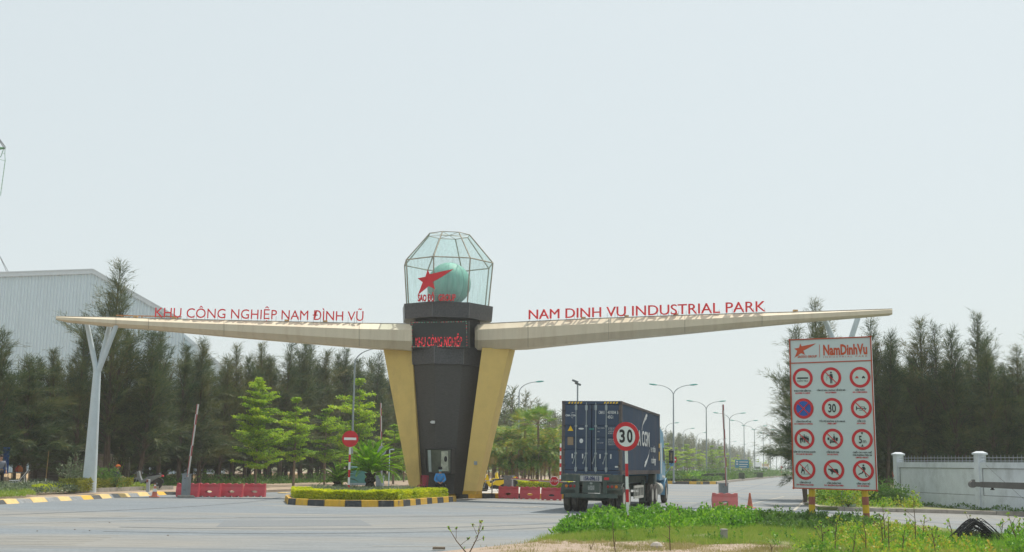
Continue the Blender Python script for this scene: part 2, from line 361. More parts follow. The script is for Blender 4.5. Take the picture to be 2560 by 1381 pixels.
# near land on the camera side of the cross road: gentle mound with grass and bare soil
fl = [G(x, y) for x, y in ((1040, 1386), (1160, 1374), (1250, 1367), (1330, 1361), (1392, 1348), (1402, 1330), (1440, 1305), (1500, 1292), (1600, 1285), (1750, 1281), (1900, 1283), (2100, 1297), (2300, 1319), (2560, 1343), (2800, 1352))]
def mound(x, y):
    return 0.035 + 0.05 * (math.sin(x * .9 + y * .5) + 1) * .5 + 0.022 * math.sin(x * 2.3 - y * 1.7)
bm = bmesh.new(); nx = 110; ny = 60
x0, x1 = -4.5, 24
def inland(x, y, pad=0.0):
    # boundary depth at x (linear interpolation over the shore polyline)
    if x < fl[0].x: return -1
    for a, b in zip(fl, fl[1:]):
        if min(a.x, b.x) <= x <= max(a.x, b.x) and abs(b.x - a.x) > 1e-6:
            t = (x - a.x) / (b.x - a.x); return (a.y + (b.y - a.y) * t) - y - pad
    return fl[-1].y - y - pad
rows = []
for j in range(ny + 1):
    rr = []
    for i in range(nx + 1):
        x = x0 + (x1 - x0) * i / nx
        top = max(inland(x, 0), 20.2); y = 20 + (top - 20) * j / ny
        z = mound(x, y) * min(1, (top - y) * 1.5) + (0.006 if j < ny else -0.02)
        rr.append(bm.verts.new((x, y, z)))
    rows.append(rr)
for j in range(ny):
    for i in range(nx): bm.faces.new((rows[j][i], rows[j][i + 1], rows[j + 1][i + 1], rows[j + 1][i]))
me = bpy.data.meshes.new('near_verge'); bm.to_mesh(me); bm.free(); me.shade_smooth()
def near_mat():
    m = bpy.data.materials.new('grass_and_bare_soil'); m.use_nodes = True; n = m.node_tree.nodes; l = m.node_tree.links; b = n['Principled BSDF']; b.inputs['Roughness'].default_value = .95
    at = n.new('ShaderNodeAttribute'); at.attribute_name = 'soil'; tc = n.new('ShaderNodeTexCoord')
    def nz(sc, det=6): z = n.new('ShaderNodeTexNoise'); z.inputs['Scale'].default_value = sc; z.inputs['Detail'].default_value = det; z.inputs['Roughness'].default_value = .65; l.new(tc.outputs['Object'], z.inputs['Vector']); return z.outputs[0]
    def rp(x, p0, p1, c0, c1): r = n.new('ShaderNodeValToRGB'); r.color_ramp.elements[0].position = p0; r.color_ramp.elements[1].position = p1; r.color_ramp.elements[0].color = (*c0, 1); r.color_ramp.elements[1].color = (*c1, 1); l.new(x, r.inputs[0]); return r.outputs[0]
    a = n.new('ShaderNodeMath'); a.operation = 'ADD'; l.new(at.outputs['Fac'], a.inputs[0]); k = n.new('ShaderNodeMath'); k.operation = 'MULTIPLY_ADD'; k.inputs[1].default_value = 1.3; k.inputs[2].default_value = -.65; l.new(nz(1.6), k.inputs[0]); l.new(k.outputs[0], a.inputs[1])
    f = rp(a.outputs[0], .42, .58, (0, 0, 0), (1, 1, 1)); g = rp(nz(5), .35, .7, (.10, .13, .035), (.24, .22, .10)); so_ = rp(nz(7, 9), .3, .72, (.24, .18, .135), (.42, .33, .26))
    x = n.new('ShaderNodeMixRGB'); l.new(f, x.inputs[0]); l.new(g, x.inputs[1]); l.new(so_, x.inputs[2]); l.new(x.outputs[0], b.inputs['Base Color'])
    bp = n.new('ShaderNodeBump'); bp.inputs['Strength'].default_value = .8; bp.inputs['Distance'].default_value = .04; l.new(nz(9, 8), bp.inputs['Height']); l.new(bp.outputs[0], b.inputs['Normal']); return m
me.materials.append(near_mat()); at_ = me.attributes.new('soil', 'FLOAT', 'POINT')
_sx = [G(x, y) for x, y in ((1000, 1345), (1300, 1352), (1400, 1357), (1500, 1360), (1650, 1363), (1850, 1369), (2050, 1378), (2300, 1390), (2700, 1400))]
at_.data.foreach_set('value', [float(np.clip(.5 + (np.interp(v.co.x, [p.x for p in _sx], [p.y for p in _sx]) - v.co.y) * .55, 0, 1)) for v in me.vertices])
tag(link('near_verge', me), kind='structure')
# faint markings on the road
M_mark = mat('worn_road_paint', (0.36, 0.34, 0.295), 0.8, var=0.15, scale=3, dirt=(0.25, 0.245, 0.235), dirt_amt=1.0)
mb = MB()
def strip(mb, a, b, wd, z=0.007):
    a = Vector((a.x, a.y, z)); b = Vector((b.x, b.y, z)); d = (b - a).normalized(); n_ = Vector((-d.y, d.x, 0)) * wd / 2
    mb.add([a - n_, b - n_, b + n_, a + n_], [(0, 1, 2, 3)])
for k in range(6):
    strip(mb, G(-40, 1343 + k * 3.4), G(300 - k * 22, 1339.5 + k * 4.6), 0.07)
strip(mb, G(-20, 1312), G(640, 1293), 0.09); strip(mb, G(100, 1296), G(330, 1291), 0.1); strip(mb, G(930, 1366), G(1180, 1367), 0.08)
strip(mb, G(740, 1271), G(800, 1268), .1)
mb2 = MB()
for a, b in (((1700, 1259), (1740, 1257)), ((1770, 1263), (1830, 1259)), ((1985, 1277), (2012, 1252)), ((1870, 1262), (1960, 1242)), ((1300, 1270), (1360, 1266))):
    strip(mb2, G(*a), G(*b), 0.14)
for q in range(7): strip(mb2, G(1215 + q * 22, 1268 + q * .4), G(1232 + q * 22, 1266 + q * .4), 0.12)
tag(mb.build('road_marking', M_mark), kind='structure'); tag(mb2.build('road_marking', M_mark), kind='structure')
M_tm = mat('tyre_stain', (.135, .15, .165), .8, var=.15, scale=2, dirt=(.21, .225, .235), dirt_amt=1.0)
for ctrl, wd in ((((1500, 1300), (1250, 1322), (850, 1330), (300, 1318)), .22), (((1530, 1308), (1260, 1332), (840, 1341), (260, 1329)), .22), (((-60, 1290), (350, 1276), (640, 1262), (700, 1243)), .25), (((1420, 1283), (1300, 1290), (900, 1296), (200, 1296)), .2), (((2560, 1322), (2250, 1303), (1900, 1276), (1840, 1240)), .24), (((1700, 1280), (1760, 1250), (1860, 1222), (1950, 1200)), .25)):
    mb = MB(); c_ = [G(*q) for q in ctrl]; pts = [((1 - t) ** 3 * c_[0] + 3 * (1 - t) ** 2 * t * c_[1] + 3 * (1 - t) * t * t * c_[2] + t ** 3 * c_[3]) for t in np.linspace(0, 1, 40).tolist()]
    for a, b in zip(pts, pts[1:]): strip(mb, a, b, wd, .0055)
    tag(mb.build('tyre_mark', M_tm), kind='structure')
q_ = [G(*p) for p in ((560, 1302), (900, 1300), (930, 1315), (540, 1318))]
mb = MB(); mb.add([(p.x, p.y, .003) for p in q_], [(0, 1, 2, 3)]); tag(mb.build('asphalt_patch', mat('patched_asphalt', (.15, .165, .18), .8, var=.12, scale=12, dirt=(.25, .24, .21), dirt_amt=.7)), kind='structure')
# rumble blocks left of the island
mbb = MB()
for (a, b) in (((672, 1223), (690, 1229)), ((702, 1222), (722, 1228)), ((697, 1232), (722, 1235))):
    p, q = G(*a), G(*b); mbb.box(((p.x + q.x) / 2, (p.y + q.y) / 2, 0.02), (0.5, 1.2, 0.05))
tag(mbb.build('speed_cushion', M_yelw), 'worn yellow painted strips on the left lane', 'road marking', kind='structure')
# earth bank behind the trees
mb = MB(); bp_ = [XZ(x, y) for x, y in ((-60, 84), (330, 88), (600, 103), (800, 122), (985, 140), (1300, 190))]
prof = ((-2.2, 0.1), (-.8, 0.62), (1.0, 0.7), (3, 0.1))
mb.loft([[p + Vector((-dx * 0, dx, h)) for dx, h in prof] for p in bp_], close=False, cap=False)
tag(mb.build('earth_bank', mat('dry_earth_bank', (0.42, 0.30, 0.17), 0.95, var=0.25, scale=1.5, bump=0.6)), kind='structure')

# ------------------------------------------------------------------ text helper
def textgeo(s, depth=0.0, bold=0.0, res=3):
    c = bpy.data.curves.new('t', 'FONT'); c.body = s; c.extrude = depth; c.offset = bold; c.resolution_u = res
    o = bpy.data.objects.new('t', c); COL.objects.link(o)
    me = bpy.data.meshes.new_from_object(o.evaluated_get(bpy.context.evaluated_depsgraph_get()))
    vs = [v.co.copy() for v in me.vertices]; fs = [tuple(p.vertices) for p in me.polygons]
    bpy.data.objects.remove(o); bpy.data.curves.remove(c); bpy.data.meshes.remove(me)
    return vs, fs
CAP = 0.682
def lay(mb, s, o, rt, up, h, width=None, depth=0.004, bold=0.0, align='c', res=3):
    """text s with cap height h, baseline point o, total width if given"""
    vs, fs = textgeo(s, 1.0, bold, res)
    if not vs: return
    sx = h / CAP; xs = [v.x for v in vs]; a, b = min(xs), max(xs); fx = sx if width is None else width / (b - a)
    n = rt.cross(up).normalized(); sh = {'c': (a + b) / 2, 'l': a, 'r': b}[align]
    mb.add([o + rt * ((v.x - sh) * fx) + up * (v.y * sx) + n * (v.z * depth / 2) for v in vs], fs)

# ------------------------------------------------------------------ the gateway
M_slate = mat('stacked_dark_slate', (0.066, 0.062, 0.057), 0.75, var=0.3, scale=4, stretch=(1.5, 1.5, 16), dirt=(0.10, 0.09, 0.08), dirt_amt=0.35, bump=0.5)
M_gran = mat('dark_granite', (0.06, 0.06, 0.063), 0.35, var=0.4, scale=14, dirt=(0.14, 0.12, 0.11), dirt_amt=0.35)
M_fin = mat('yellow_render', (0.72, 0.51, 0.165), 0.8, var=0.06, scale=1.2, dirt=(0.40, 0.28, 0.12), dirt_amt=0.4, bump=0.08)
M_finb = mat('ochre_base_paint', (0.55, 0.33, 0.04), 0.8, var=0.15, scale=4, dirt=(0.2, 0.14, 0.06), dirt_amt=0.5)
M_wing = mat('cream_metal_panel', (0.66, 0.575, 0.43), 0.5, var=0.05, scale=0.7, dirt=(0.36, 0.24, 0.14), dirt_amt=0.35, stretch=(5, 1, .5))
M_rust = mat('rusty_steel', (0.35, 0.17, 0.07), 0.8, var=0.35, scale=5)
M_redl = mat('red_letter_face', (0.78, 0.045, 0.05), 0.45, var=0.08)
YT = 65.0
Tb = P(1107, 1236, YT); TX = Tb.x
gate = thing('entrance_gateway', (TX, YT, 0), 'wide industrial park gateway with dark slate tower, glass globe dome and two long cream wings', 'gateway', world=True)
A = R(15); ex = Vector((math.cos(A), -math.sin(A), 0)); ey = Vector((math.sin(A), math.cos(A), 0)); ez = Vector((0, 0, 1))
def tz(py, px=1115): return P(px, py, YT).z
def tl(x, y, z): return Vector((TX, YT, z)) + ex * x + ey * y
def octo(r, z, n=8): return [tl(r * math.cos(R(45 * k - 90)), r * math.sin(R(45 * k - 90)), z) for k in range(n)]
zb = 0.26; z917, z873, z868, z805, z770 = tz(917), tz(873), tz(868), tz(806), tz(769)
mb = MB(); mb.loft([octo(1.2, zb), octo(1.88, z917 + .05)])
mb.loft([octo(1.78, z873 - .05), octo(1.86, z805 + .1)])
mb.build('tower_shaft', M_slate, gate)
mb = MB(); mb.loft([octo(1.98, z917), octo(2.03, z873)]); mb.build('granite_band', M_gran, gate)
mb = MB(); mb.loft([octo(2.48, z805), octo(2.54, z770)]); mb.build('granite_crown', M_gran, gate)
for k in (0, 1, 7, 2):   # fine joints at the corners
    for q in ([octo(1.985, z917)[k], octo(2.035, z873)[k]], [octo(2.485, z805)[k], octo(2.545, z770)[k]]):
        mb = MB(); mb.tube(q, 0.012, 5); mb.build('corner_joint', mat('pale_joint', (0.2, 0.2, 0.2), 0.7), gate)
# yellow fins
def fin(tlp, trp, brp, blp, Y, dp):
    a = [P(*blp, Y), P(*brp, Y), P(*trp, Y), P(*tlp, Y)]
    # bring the bottom down to the paving along the sloping edges
    for i, j in ((0, 3), (1, 2)):
        t = (a[i].z - zb) / (a[j].z - a[i].z); a[i] = a[i] - (a[j] - a[i]) * t
    for p in a: p += ey * 0
    back = ey * dp
    mb = MB(); lo = 0.16
    def row(z): return [a[0].lerp(a[3], (z - a[0].z) / (a[3].z - a[0].z)), a[1].lerp(a[2], (z - a[1].z) / (a[2].z - a[1].z))]
    top = row(a[3].z + .15); midr = row(zb + lo)
    o = mb.loft([[midr[0], midr[1], midr[1] + back, midr[0] + back], [top[0], top[1], top[1] + back, top[0] + back]])
    f = mb.build('support_fin', M_fin, gate, bevel=0.015)
    mb = MB(); g = ex * 0.012
    b0 = row(zb); m0 = row(zb + lo)
    mb.loft([[b0[0] - g - ey * .012, b0[1] + g - ey * .012, b0[1] + back + g, b0[0] + back - g], [m0[0] - g - ey * .012, m0[1] + g - ey * .012, m0[1] + back + g, m0[0] + back - g]])
    mb.build('fin_base', M_finb, f)
fin((958, 872), (1030, 874), (1051, 1222), (1023, 1220), 64.0, 1.3)
fin((1204, 877), (1274, 871), (1190, 1226), (1158, 1226), 63.6, 1.15)
mb = MB(); pp = P(1189, 1158, 63.58); mb.box((pp.x, pp.y, pp.z), (0.16, 0.06, 0.18)); mb.build('switch_box', M_galv, gate)
# wings
LW = [(140, 792, 793.4, 797.8, 799, 59.0), (160, 792.2, 793.8, 800.4, 804.2, 59.1), (290, 794.2, 800.2, 809.5, 816.8, 59.7), (371, 797, 804.2, 814.5, 822.5, 60.0), (560, 801.6, 810.6, 826.6, 839.2, 60.9),
      (730, 805.5, 816.8, 837.5, 853, 61.7), (898, 809, 822.8, 848, 866, 62.4), (1010, 810.4, 824.8, 852.5, 874.5, 63.0), (1029, 811, 825.5, 853.5, 877, 63.05)]
RW = [(1187, 822, 828, 850, 868, 63.5), (1194, 812.5, 824.4, 850.9, 874.5, 63.4), (1212, 810, 823.6, 850.5, 873.5, 63.3), (1320, 804.9, 818, 846.4, 869.5, 62.5), (1480, 797.5, 810, 833.5, 853.5, 61.2), (1700, 789.6, 800.4, 818.4, 833.6, 59.4), (1900, 783.3, 790.6, 802.6, 815, 57.8), (2060, 779.2, 782.6, 794, 800, 56.5), (2231, 773.6, 774.6, 783.4, 786.4, 55.1)]
def wsec(st):
    px, t, a, b, bo, Y = st
    F1 = P(px, a, Y); F2 = P(px, b, Y); hgt = (F1.z - F2.z); d1 = 0.12 + 1.25 * max(P(px, t, Y).z - F1.z, 0); d2 = 0.1 + 0.8 * max(F2.z - P(px, bo, Y).z, 0)
    T = P(px, t, Y + d1); B = P(px, bo, Y + d2); wd = 0.25 + hgt * 1.6
    yb = Y + wd + max(d1, d2) * 2
    return [B, F2, F1, T, Vector((T.x, yb - d1, T.z)), Vector((F1.x, yb, F1.z)), Vector((F2.x, yb, F2.z)), Vector((B.x, yb - d2, B.z))]
def wing(st):
    secs = [wsec(q) for q in st]; mb = MB(); mb.loft(secs); o = mb.build('wing', M_wing, gate)
    mb = MB()
    for px in ([290, 371, 560, 898] if st is LW else [1320, 1521, 1712, 1905]):
        for i in range(len(st) - 1):
            if st[i][0] <= px <= st[i + 1][0]:
                t = (px - st[i][0]) / (st[i + 1][0] - st[i][0]); s_ = tuple(a + (b - a) * t for a, b in zip(st[i], st[i + 1]))
                q = wsec(s_)[:4]; q = [v + Vector((0, -0.006, 0)) for v in q]
                mb.tube(q, 0.008, 5); mb.build('panel_seam', mat('dark_seam', (0.17, 0.14, 0.10), 0.8), o); mb = MB()
    # darker roof edging and a thin rear parapet line
    mb = MB(); mb.tube([s_[3] + Vector((0, .02, .01)) for s_ in secs], 0.03, 6); mb.build('roof_edging', mat('grey_edge_trim', (0.25, 0.23, 0.2), 0.7, var=.3, scale=4), o)
    return o, secs
wl, wls = wing(LW); wr, wrs = wing(RW)
def wtop(st, px):
    for i in range(len(st) - 1):
        if st[i][0] <= px <= st[i + 1][0]:
            t = (px - st[i][0]) / (st[i + 1][0] - st[i][0]); return wsec(tuple(a + (b - a) * t for a, b in zip(st[i], st[i + 1])))[3]
def lettering(st, owner, s, pa, pb, hpx_a, hpx_b):
    """roof letters between pixel columns; every character its own mesh"""
    a = wtop(st, pa[0]) + Vector((0, .1, 0)); b = wtop(st, pb[0]) + Vector((0, .1, 0))
    a = P(pa[0], pa[1], a.y); b = P(pb[0], pb[1], b.y)
    rt = (b - a); W = rt.length; rt.normalize()
    sc = F
    adv = []
    # natural advance of every character from growing prefixes
    vs, _ = textgeo(s); tot = max(v.x for v in vs); left = min(v.x for v in vs)
    x = 0; geos = []
    for i, ch in enumerate(s):
        if ch == ' ': continue
        v0, f0 = textgeo(ch, 1.0, 0.0, 4)
        pre = s[:i + 1]; vp, _ = textgeo(pre); right = max(v.x for v in vp)
        r0 = max(v.x for v in v0); geos.append((ch, v0, f0, right - r0))
    k = W / (tot - left)
    legs = MB()
    for ch, v0, f0, x0 in geos:
        t = ((x0 - left) / (tot - left)); hp = hpx_a + (hpx_b - hpx_a) * t
        h = hp / F * (a.y + (b.y - a.y) * t); sz = h / CAP; up = ez; n = rt.cross(up).normalized()
        mb = MB(); mb.add([a + rt * ((v.x + x0 - left) * k) + up * (v.y * sz) + n * (v.z * 0.045) for v in v0], f0)
        mb.build('letter', M_redl, owner)
        xs = [v.x for v in v0]; lo, hi = min(xs), max(xs)
        for q in ((lo + .05, hi - .05) if hi - lo > .25 else ((lo + hi) / 2,)):
            c = a + rt * ((q + x0 - left) * k); p = wtop_at(st, c); legs.tube([Vector((c.x, c.y, p - .02)), Vector((c.x, c.y, c.z + h * .35))], 0.009, 4)
    p0 = a - ez * 0.06; p1 = b - ez * 0.06
    legs.build('letter_frame', M_galv, owner)
def wtop_at(st, c):
    best = None
    S_ = [wsec(q)[3] for q in st]
    for p, q in zip(S_, S_[1:]):
        if min(p.x, q.x) <= c.x <= max(p.x, q.x): t = (c.x - p.x) / (q.x - p.x); return p.z + (q.z - p.z) * t
    return c.z - .1
lettering(LW, wl, 'KHU CÔNG NGHIỆP NAM ĐÌNH VŨ', (387, 793), (908, 802.6), 23.6, 22.8)
lettering(RW, wr, 'NAM DINH VU INDUSTRIAL PARK', (1322, 798.6), (1914, 778.8), 23.6, 26)
# rail and junction boxes on the wings
mb = MB(); a = wtop(LW, 285) + Vector((0, .3, .14)); b = wtop(LW, 450) + Vector((0, .3, .16)); mb.tube([a, b], 0.03, 6)
for px in (300, 335, 350, 400, 440): p = wtop(LW, px); mb.box((p.x, p.y + .3, p.z + .09), (0.04, .04, .16))
mb.build('roof_rail', M_rust, wl)
M_tan = mat('tan_fitting', (0.58, 0.36, 0.16), 0.7, var=.2, scale=8)
for st, ow, px in ((LW, wl, 337), (LW, wl, 434), (LW, wl, 716), (LW, wl, 812), (RW, wr, 1459), (RW, wr, 1567), (RW, wr, 1990), (RW, wr, 1690)):
    p = wtop(st, px); mb = MB(); mb.box((p.x, p.y + .12, p.z + .07), (0.22, .14, .12)); mb.box((p.x, p.y + .12, p.z + .02), (0.05, .1, .1)); mb.build('flood_light', M_tan, ow)
# outer columns with V struts
def vcolumn(base, Yb, top, rb, rt_, struts):
    mb = MB(); B = P(*base, Yb); B.z = 0.1; T = P(*top, Yb)
    mb.lathe([(rb, 0), (rb * .985, .5), (rt_, T.z - .1)], (0, 0, 0), 28)
    v = T - B; v.z = 0
    for i, p in enumerate(mb.v):
        t = p[2] / (T.z - .1); mb.v[i] = (B.x + v.x * t + p[0], B.y + v.y * t + p[1], p[2] + .1)
    mb.tube([T + Vector((0, 0, -.02)), T + Vector((0, 0, .03))], rt_ * 1.12, 28)
    c = mb.build('column', M_pole, gate, smooth='auto')
    for (sx, sy, dy, off) in struts:
        q = P(sx, sy, Yb + dy); mb = MB(); s0 = T + Vector((off, dy * .12, -.02))
        mb.tube([s0, q + (q - s0).normalized() * .25], [0.135, 0.125], 12); mb.build('strut', M_pole, c, smooth='auto')
vcolumn((223, 1217), 60.2, (243, 926), 0.335, 0.18, [(218, 812, .3, -.05), (274, 815, .7, .05), (289, 818, -.25, .08)])
vcolumn((2122, 1262), 57.0, (2108, 898), 0.33, 0.18, [(2062, 800, .6, -.06), (2144, 797, .5, .06)])
# LED board
pl = Plane(P(1028, 869, YT - 1.95 + .35), P(1171, 868, YT - 1.95 - .33), P(1028, 805, YT - 1.95 + .35))
def quadp(pl, pts, off): return [pl.hit(x, y, off) for x, y in pts]
mb = MB(); mb.slab(quadp(pl, [(1026, 871), (1172, 869.5), (1171, 802.5), (1026, 804.5)], 0), -pl.n * 0.3)
led = mb.build('led_board', mat('led_black_face', (0.03, 0.034, 0.032), 0.5, var=.2, scale=20), gate)
def dotmat(name, col, strength, sc):
    m = bpy.data.materials.new(name); m.use_nodes = True; n = m.node_tree.nodes; l = m.node_tree.links; b = n['Principled BSDF']
    b.inputs['Base Color'].default_value = (*[c * .3 for c in col], 1); b.inputs['Emission Color'].default_value = (*col, 1)
    tc = n.new('ShaderNodeTexCoord'); v = n.new('ShaderNodeTexNoise'); v.inputs['Scale'].default_value = sc; l.new(tc.outputs['Object'], v.inputs['Vector'])
    g = n.new('ShaderNodeMath'); g.operation = 'GREATER_THAN'; g.inputs[1].default_value = 0.46; l.new(v.outputs[0], g.inputs[0])
    k = n.new('ShaderNodeMath'); k.operation = 'MULTIPLY'; k.inputs[1].default_value = strength; l.new(g.outputs[0], k.inputs[0]); l.new(k.outputs[0], b.inputs['Emission Strength']); return m
M_ledr = dotmat('red_led', (0.8, 0.03, 0.05), 0.9, 9)
mb = MB(); lay(mb, 'KHU CÔNG NGHIỆP', pl.hit(1096.5, 866.5, .012), pl.rt, pl.up, 23.5 / F * 62.8, 121 / F * 63.0, 0.01, 0.0, res=2)
mb.build('led_text', M_ledr, led)
mb = MB(); mb.mi = 0; k = 0
def dots(a, b, n):
    global k
    for i in range(n):
        x = a[0] + (b[0] - a[0]) * i / n; y = a[1] + (b[1] - a[1]) * i / n; c = pl.hit(x, y, .012); mb.mi = k % 3; k += 1
        if k % 5 == 0: continue
        mb.box(c, (0.028, 0.028, 0.028))
dots((1030, 807), (1166, 804.5), 56); dots((1166, 804.5), (1167.5, 866.5), 26); dots((1167.5, 866.5), (1031, 867.5), 56); dots((1031, 867.5), (1030, 807), 26)
mb.build('led_border', [M_ledr, dotmat('green_led', (.08, .6, .35), .6, 1), dotmat('pale_led', (.5, .5, .45), .4, 1)], led)
# guard window bay
wp = Plane(P(1067, 1183, 63.3 + .22), P(1127, 1183, 63.3 - .1), P(1067, 1123, 63.3 + .22))
M_wfr = mat('dark_window_frame', (0.03, 0.028, 0.027), 0.5)
mb = MB(); mb.slab(quadp(wp, [(1066, 1185), (1128, 1185), (1130, 1122), (1063, 1122)], -0.02), -wp.n * 0.9)
win = mb.build('service_window', M_slate, gate)
mb = MB()
for a, b in (((1066, 1184), (1064, 1123)), ((1064, 1123), (1129, 1123)), ((1129, 1123), (1127, 1184)), ((1127, 1184), (1066, 1184))):
    mb.tube([wp.hit(*a, 0.02), wp.hit(*b, 0.02)], 0.035, 4)
mb.build('frame', M_wfr, win)
mb = MB(); mb.slab(quadp(wp, [(1071, 1181), (1125, 1181), (1126, 1125), (1068, 1125)], 0.0), -wp.n * .01); mb.build('pane', mat('window_interior_dark', (0.10, 0.105, 0.085), 0.08, var=.4, scale=2, spec=.8), win)
mb = MB()
mb.slab(quadp(wp, [(1072.5, 1180), (1079, 1180), (1077, 1125.5), (1069.5, 1125.5)], 0.02), -wp.n * .008)
mb.build('curtain_strip', mat('pale_green_blind', (0.33, 0.38, 0.36), 0.5, var=.1), win)
mb = MB(); mb.slab(quadp(wp, [(1102.5, 1178), (1121.5, 1178.5), (1120, 1128.5), (1103.5, 1128.5)], 0.02), -wp.n * .008)
mb.build('notice_sheet', mat('faded_notice_sheet', (0.42, 0.43, 0.34), 0.6, var=.35, scale=5, dirt=(.2, .22, .16), dirt_amt=.6), win)
mb = MB(); c = wp.hit(1114.5, 1148, .03); mb.slab([c + wp.rt * (.085 * math.cos(t)) + wp.up * (.15 * math.sin(t)) for t in np.linspace(0, 2 * math.pi, 14)[:-1]], -wp.n * .01); mb.build('dark_sticker', M_black, win)
mb = MB(); c = P(1083, 1056, 63.35)
mb.box((c.x - .1, c.y + .1, c.z), (0.1, .3, .08)); mb.box((c.x, c.y - .05, c.z), (0.17, .3, .14)); mb.build('security_camera', mat('camera_white', (.6, .6, .58), .5), gate)
mb = MB(); mb.slab(quadp(Plane(P(1060, 1000, 63.25), P(1150, 1000, 63.1), P(1060, 1100, 63.5)), [(1084, 1022), (1092, 1021), (1091, 1019), (1085, 1019)], 0.05), Vector((0, .01, 0)))
# glass dome
dm = thing
cz = [(2.30, z770 + .02), (2.50, tz(661, 1124)), (1.15, tz(589, 1127))]
rings = [octo(r, z) for r, z in cz]
M_frame = mat('bronze_glazing_bar', (0.34, 0.31, 0.25), 0.5, metal=.3, var=.25, scale=3, dirt=(.6, .58, .5), dirt_amt=.4)
gm = bpy.data.materials.new('greenish_glass'); gm.use_nodes = True; n_ = gm.node_tree.nodes; l_ = gm.node_tree.links
for q in list(n_): n_.remove(q)
tr = n_.new('ShaderNodeBsdfTransparent'); tr.inputs[0].default_value = (0.88, 0.95, 0.94, 1)
gl = n_.new('ShaderNodeBsdfGlossy'); gl.inputs[0].default_value = (.9, 1, .98, 1); gl.inputs['Roughness'].default_value = 0.05
df = n_.new('ShaderNodeBsdfDiffuse'); df.inputs[0].default_value = (0.6, 0.72, 0.68, 1)
fr = n_.new('ShaderNodeFresnel'); fr.inputs[0].default_value = 1.45; m1 = n_.new('ShaderNodeMixShader'); m2 = n_.new('ShaderNodeMixShader'); ou = n_.new('ShaderNodeOutputMaterial')
tcn = n_.new('ShaderNodeTexCoord'); mpn = n_.new('ShaderNodeMapping'); mpn.inputs['Scale'].default_value = (3, 3, .35); nz_ = n_.new('ShaderNodeTexNoise'); nz_.inputs['Scale'].default_value = 2.5; nz_.inputs['Detail'].default_value = 6
rr_ = n_.new('ShaderNodeValToRGB'); rr_.color_ramp.elements[0].position = .42; rr_.color_ramp.elements[0].color = (.02,) * 3 + (1,); rr_.color_ramp.elements[1].position = .75; rr_.color_ramp.elements[1].color = (.17,) * 3 + (1,)
l_.new(tcn.outputs['Object'], mpn.inputs[0]); l_.new(mpn.outputs[0], nz_.inputs['Vector']); l_.new(nz_.outputs[0], rr_.inputs[0])
l_.new(rr_.outputs[0], m1.inputs[0]); l_.new(tr.outputs[0], m1.inputs[1]); l_.new(df.outputs[0], m1.inputs[2])
m2.inputs[0].default_value = .07; l_.new(m1.outputs[0], m2.inputs[1]); l_.new(gl.outputs[0], m2.inputs[2]); l_.new(m2.outputs[0], ou.inputs[0])
mb = MB()
fr_ = MB()
for lv in range(2):
    for k in range(8):
        j = (k + 1) % 8; mb.add([rings[lv][k], rings[lv][j], rings[lv + 1][j], rings[lv + 1][k]], [(0, 1, 2, 3)])
        fr_.tube([rings[lv][k], rings[lv + 1][k]], 0.036, 6); fr_.tube([rings[lv + 1][k], rings[lv + 1][j]], 0.034 if lv == 0 else .022, 6)
for k in range(4): fr_.tube([rings[2][k], rings[2][k + 4]], 0.016, 5)
dome = mb.build('glass_dome', gm, gate); fr_.build('glazing_frame', M_frame, dome)
gc = P(1122.5, 711, YT); gr = 1.165
mb = MB(); prof = [(max(.001, gr * math.sin(t)), -gr * math.cos(t)) for t in np.linspace(0.0, math.pi, 25)]
mb.lathe(prof, gc, 48)
mb.build('globe', mat('verdigris_globe', (0.20, 0.46, 0.38), 0.6, var=.2, scale=1.6, stretch=(2.5, 2.5, .5), dirt=(0.30, 0.48, 0.41), dirt_amt=.6), gate, smooth=True)
mb = MB()
for k in range(4):
    a_ = k * math.pi / 4; mb.tube([gc + Vector((math.cos(a_) * math.sin(t), math.sin(a_) * math.sin(t), math.cos(t))) * (gr + .002) for t in np.linspace(0, 2 * math.pi, 49)], .008, 4, cap=False)
mb.build('globe_seam', mat('verdigris_seam', (0.10, 0.25, 0.22), .6), gate)
STAR = [(725, 437), (745, 483), (845, 460), (972, 434), (860, 508), (772, 557), (797, 628), (735, 597), (632, 680), (677, 560), (628, 522), (703, 508)]
sp = Plane(P(1040, 740, 62.52), P(1150, 740, 62.22), P(1040, 680, 62.52))
M_star = mat('red_emblem', (0.64, 0.02, 0.028), 0.4, var=.08)
mb = MB(); mb.slab([sp.hit(880 + x / 3.835, 560 + y / 3.835) for x, y in STAR], -sp.n * .05); em = mb.build('star_emblem', M_star, gate)
mb = MB()
lay(mb, 'SAO ĐỎ', sp.hit(1065, 753.4), sp.rt, (sp.up + sp.rt * .0).normalized(), 16 / F * 62.8, 42 / F * 62.8, .08, .035)
lay(mb, 'GROUP', sp.hit(1117.5, 752.4), sp.rt, sp.up, 16 / F * 62.6, 43.5 / F * 62.6, .08, .02)
mb.build('dome_lettering', M_star, gate)
mb = MB(); mb.tube([sp.hit(1043, 738, -.04), sp.hit(1140, 737, -.04)], .012, 4); mb.build('emblem_bracket', M_galv, gate)

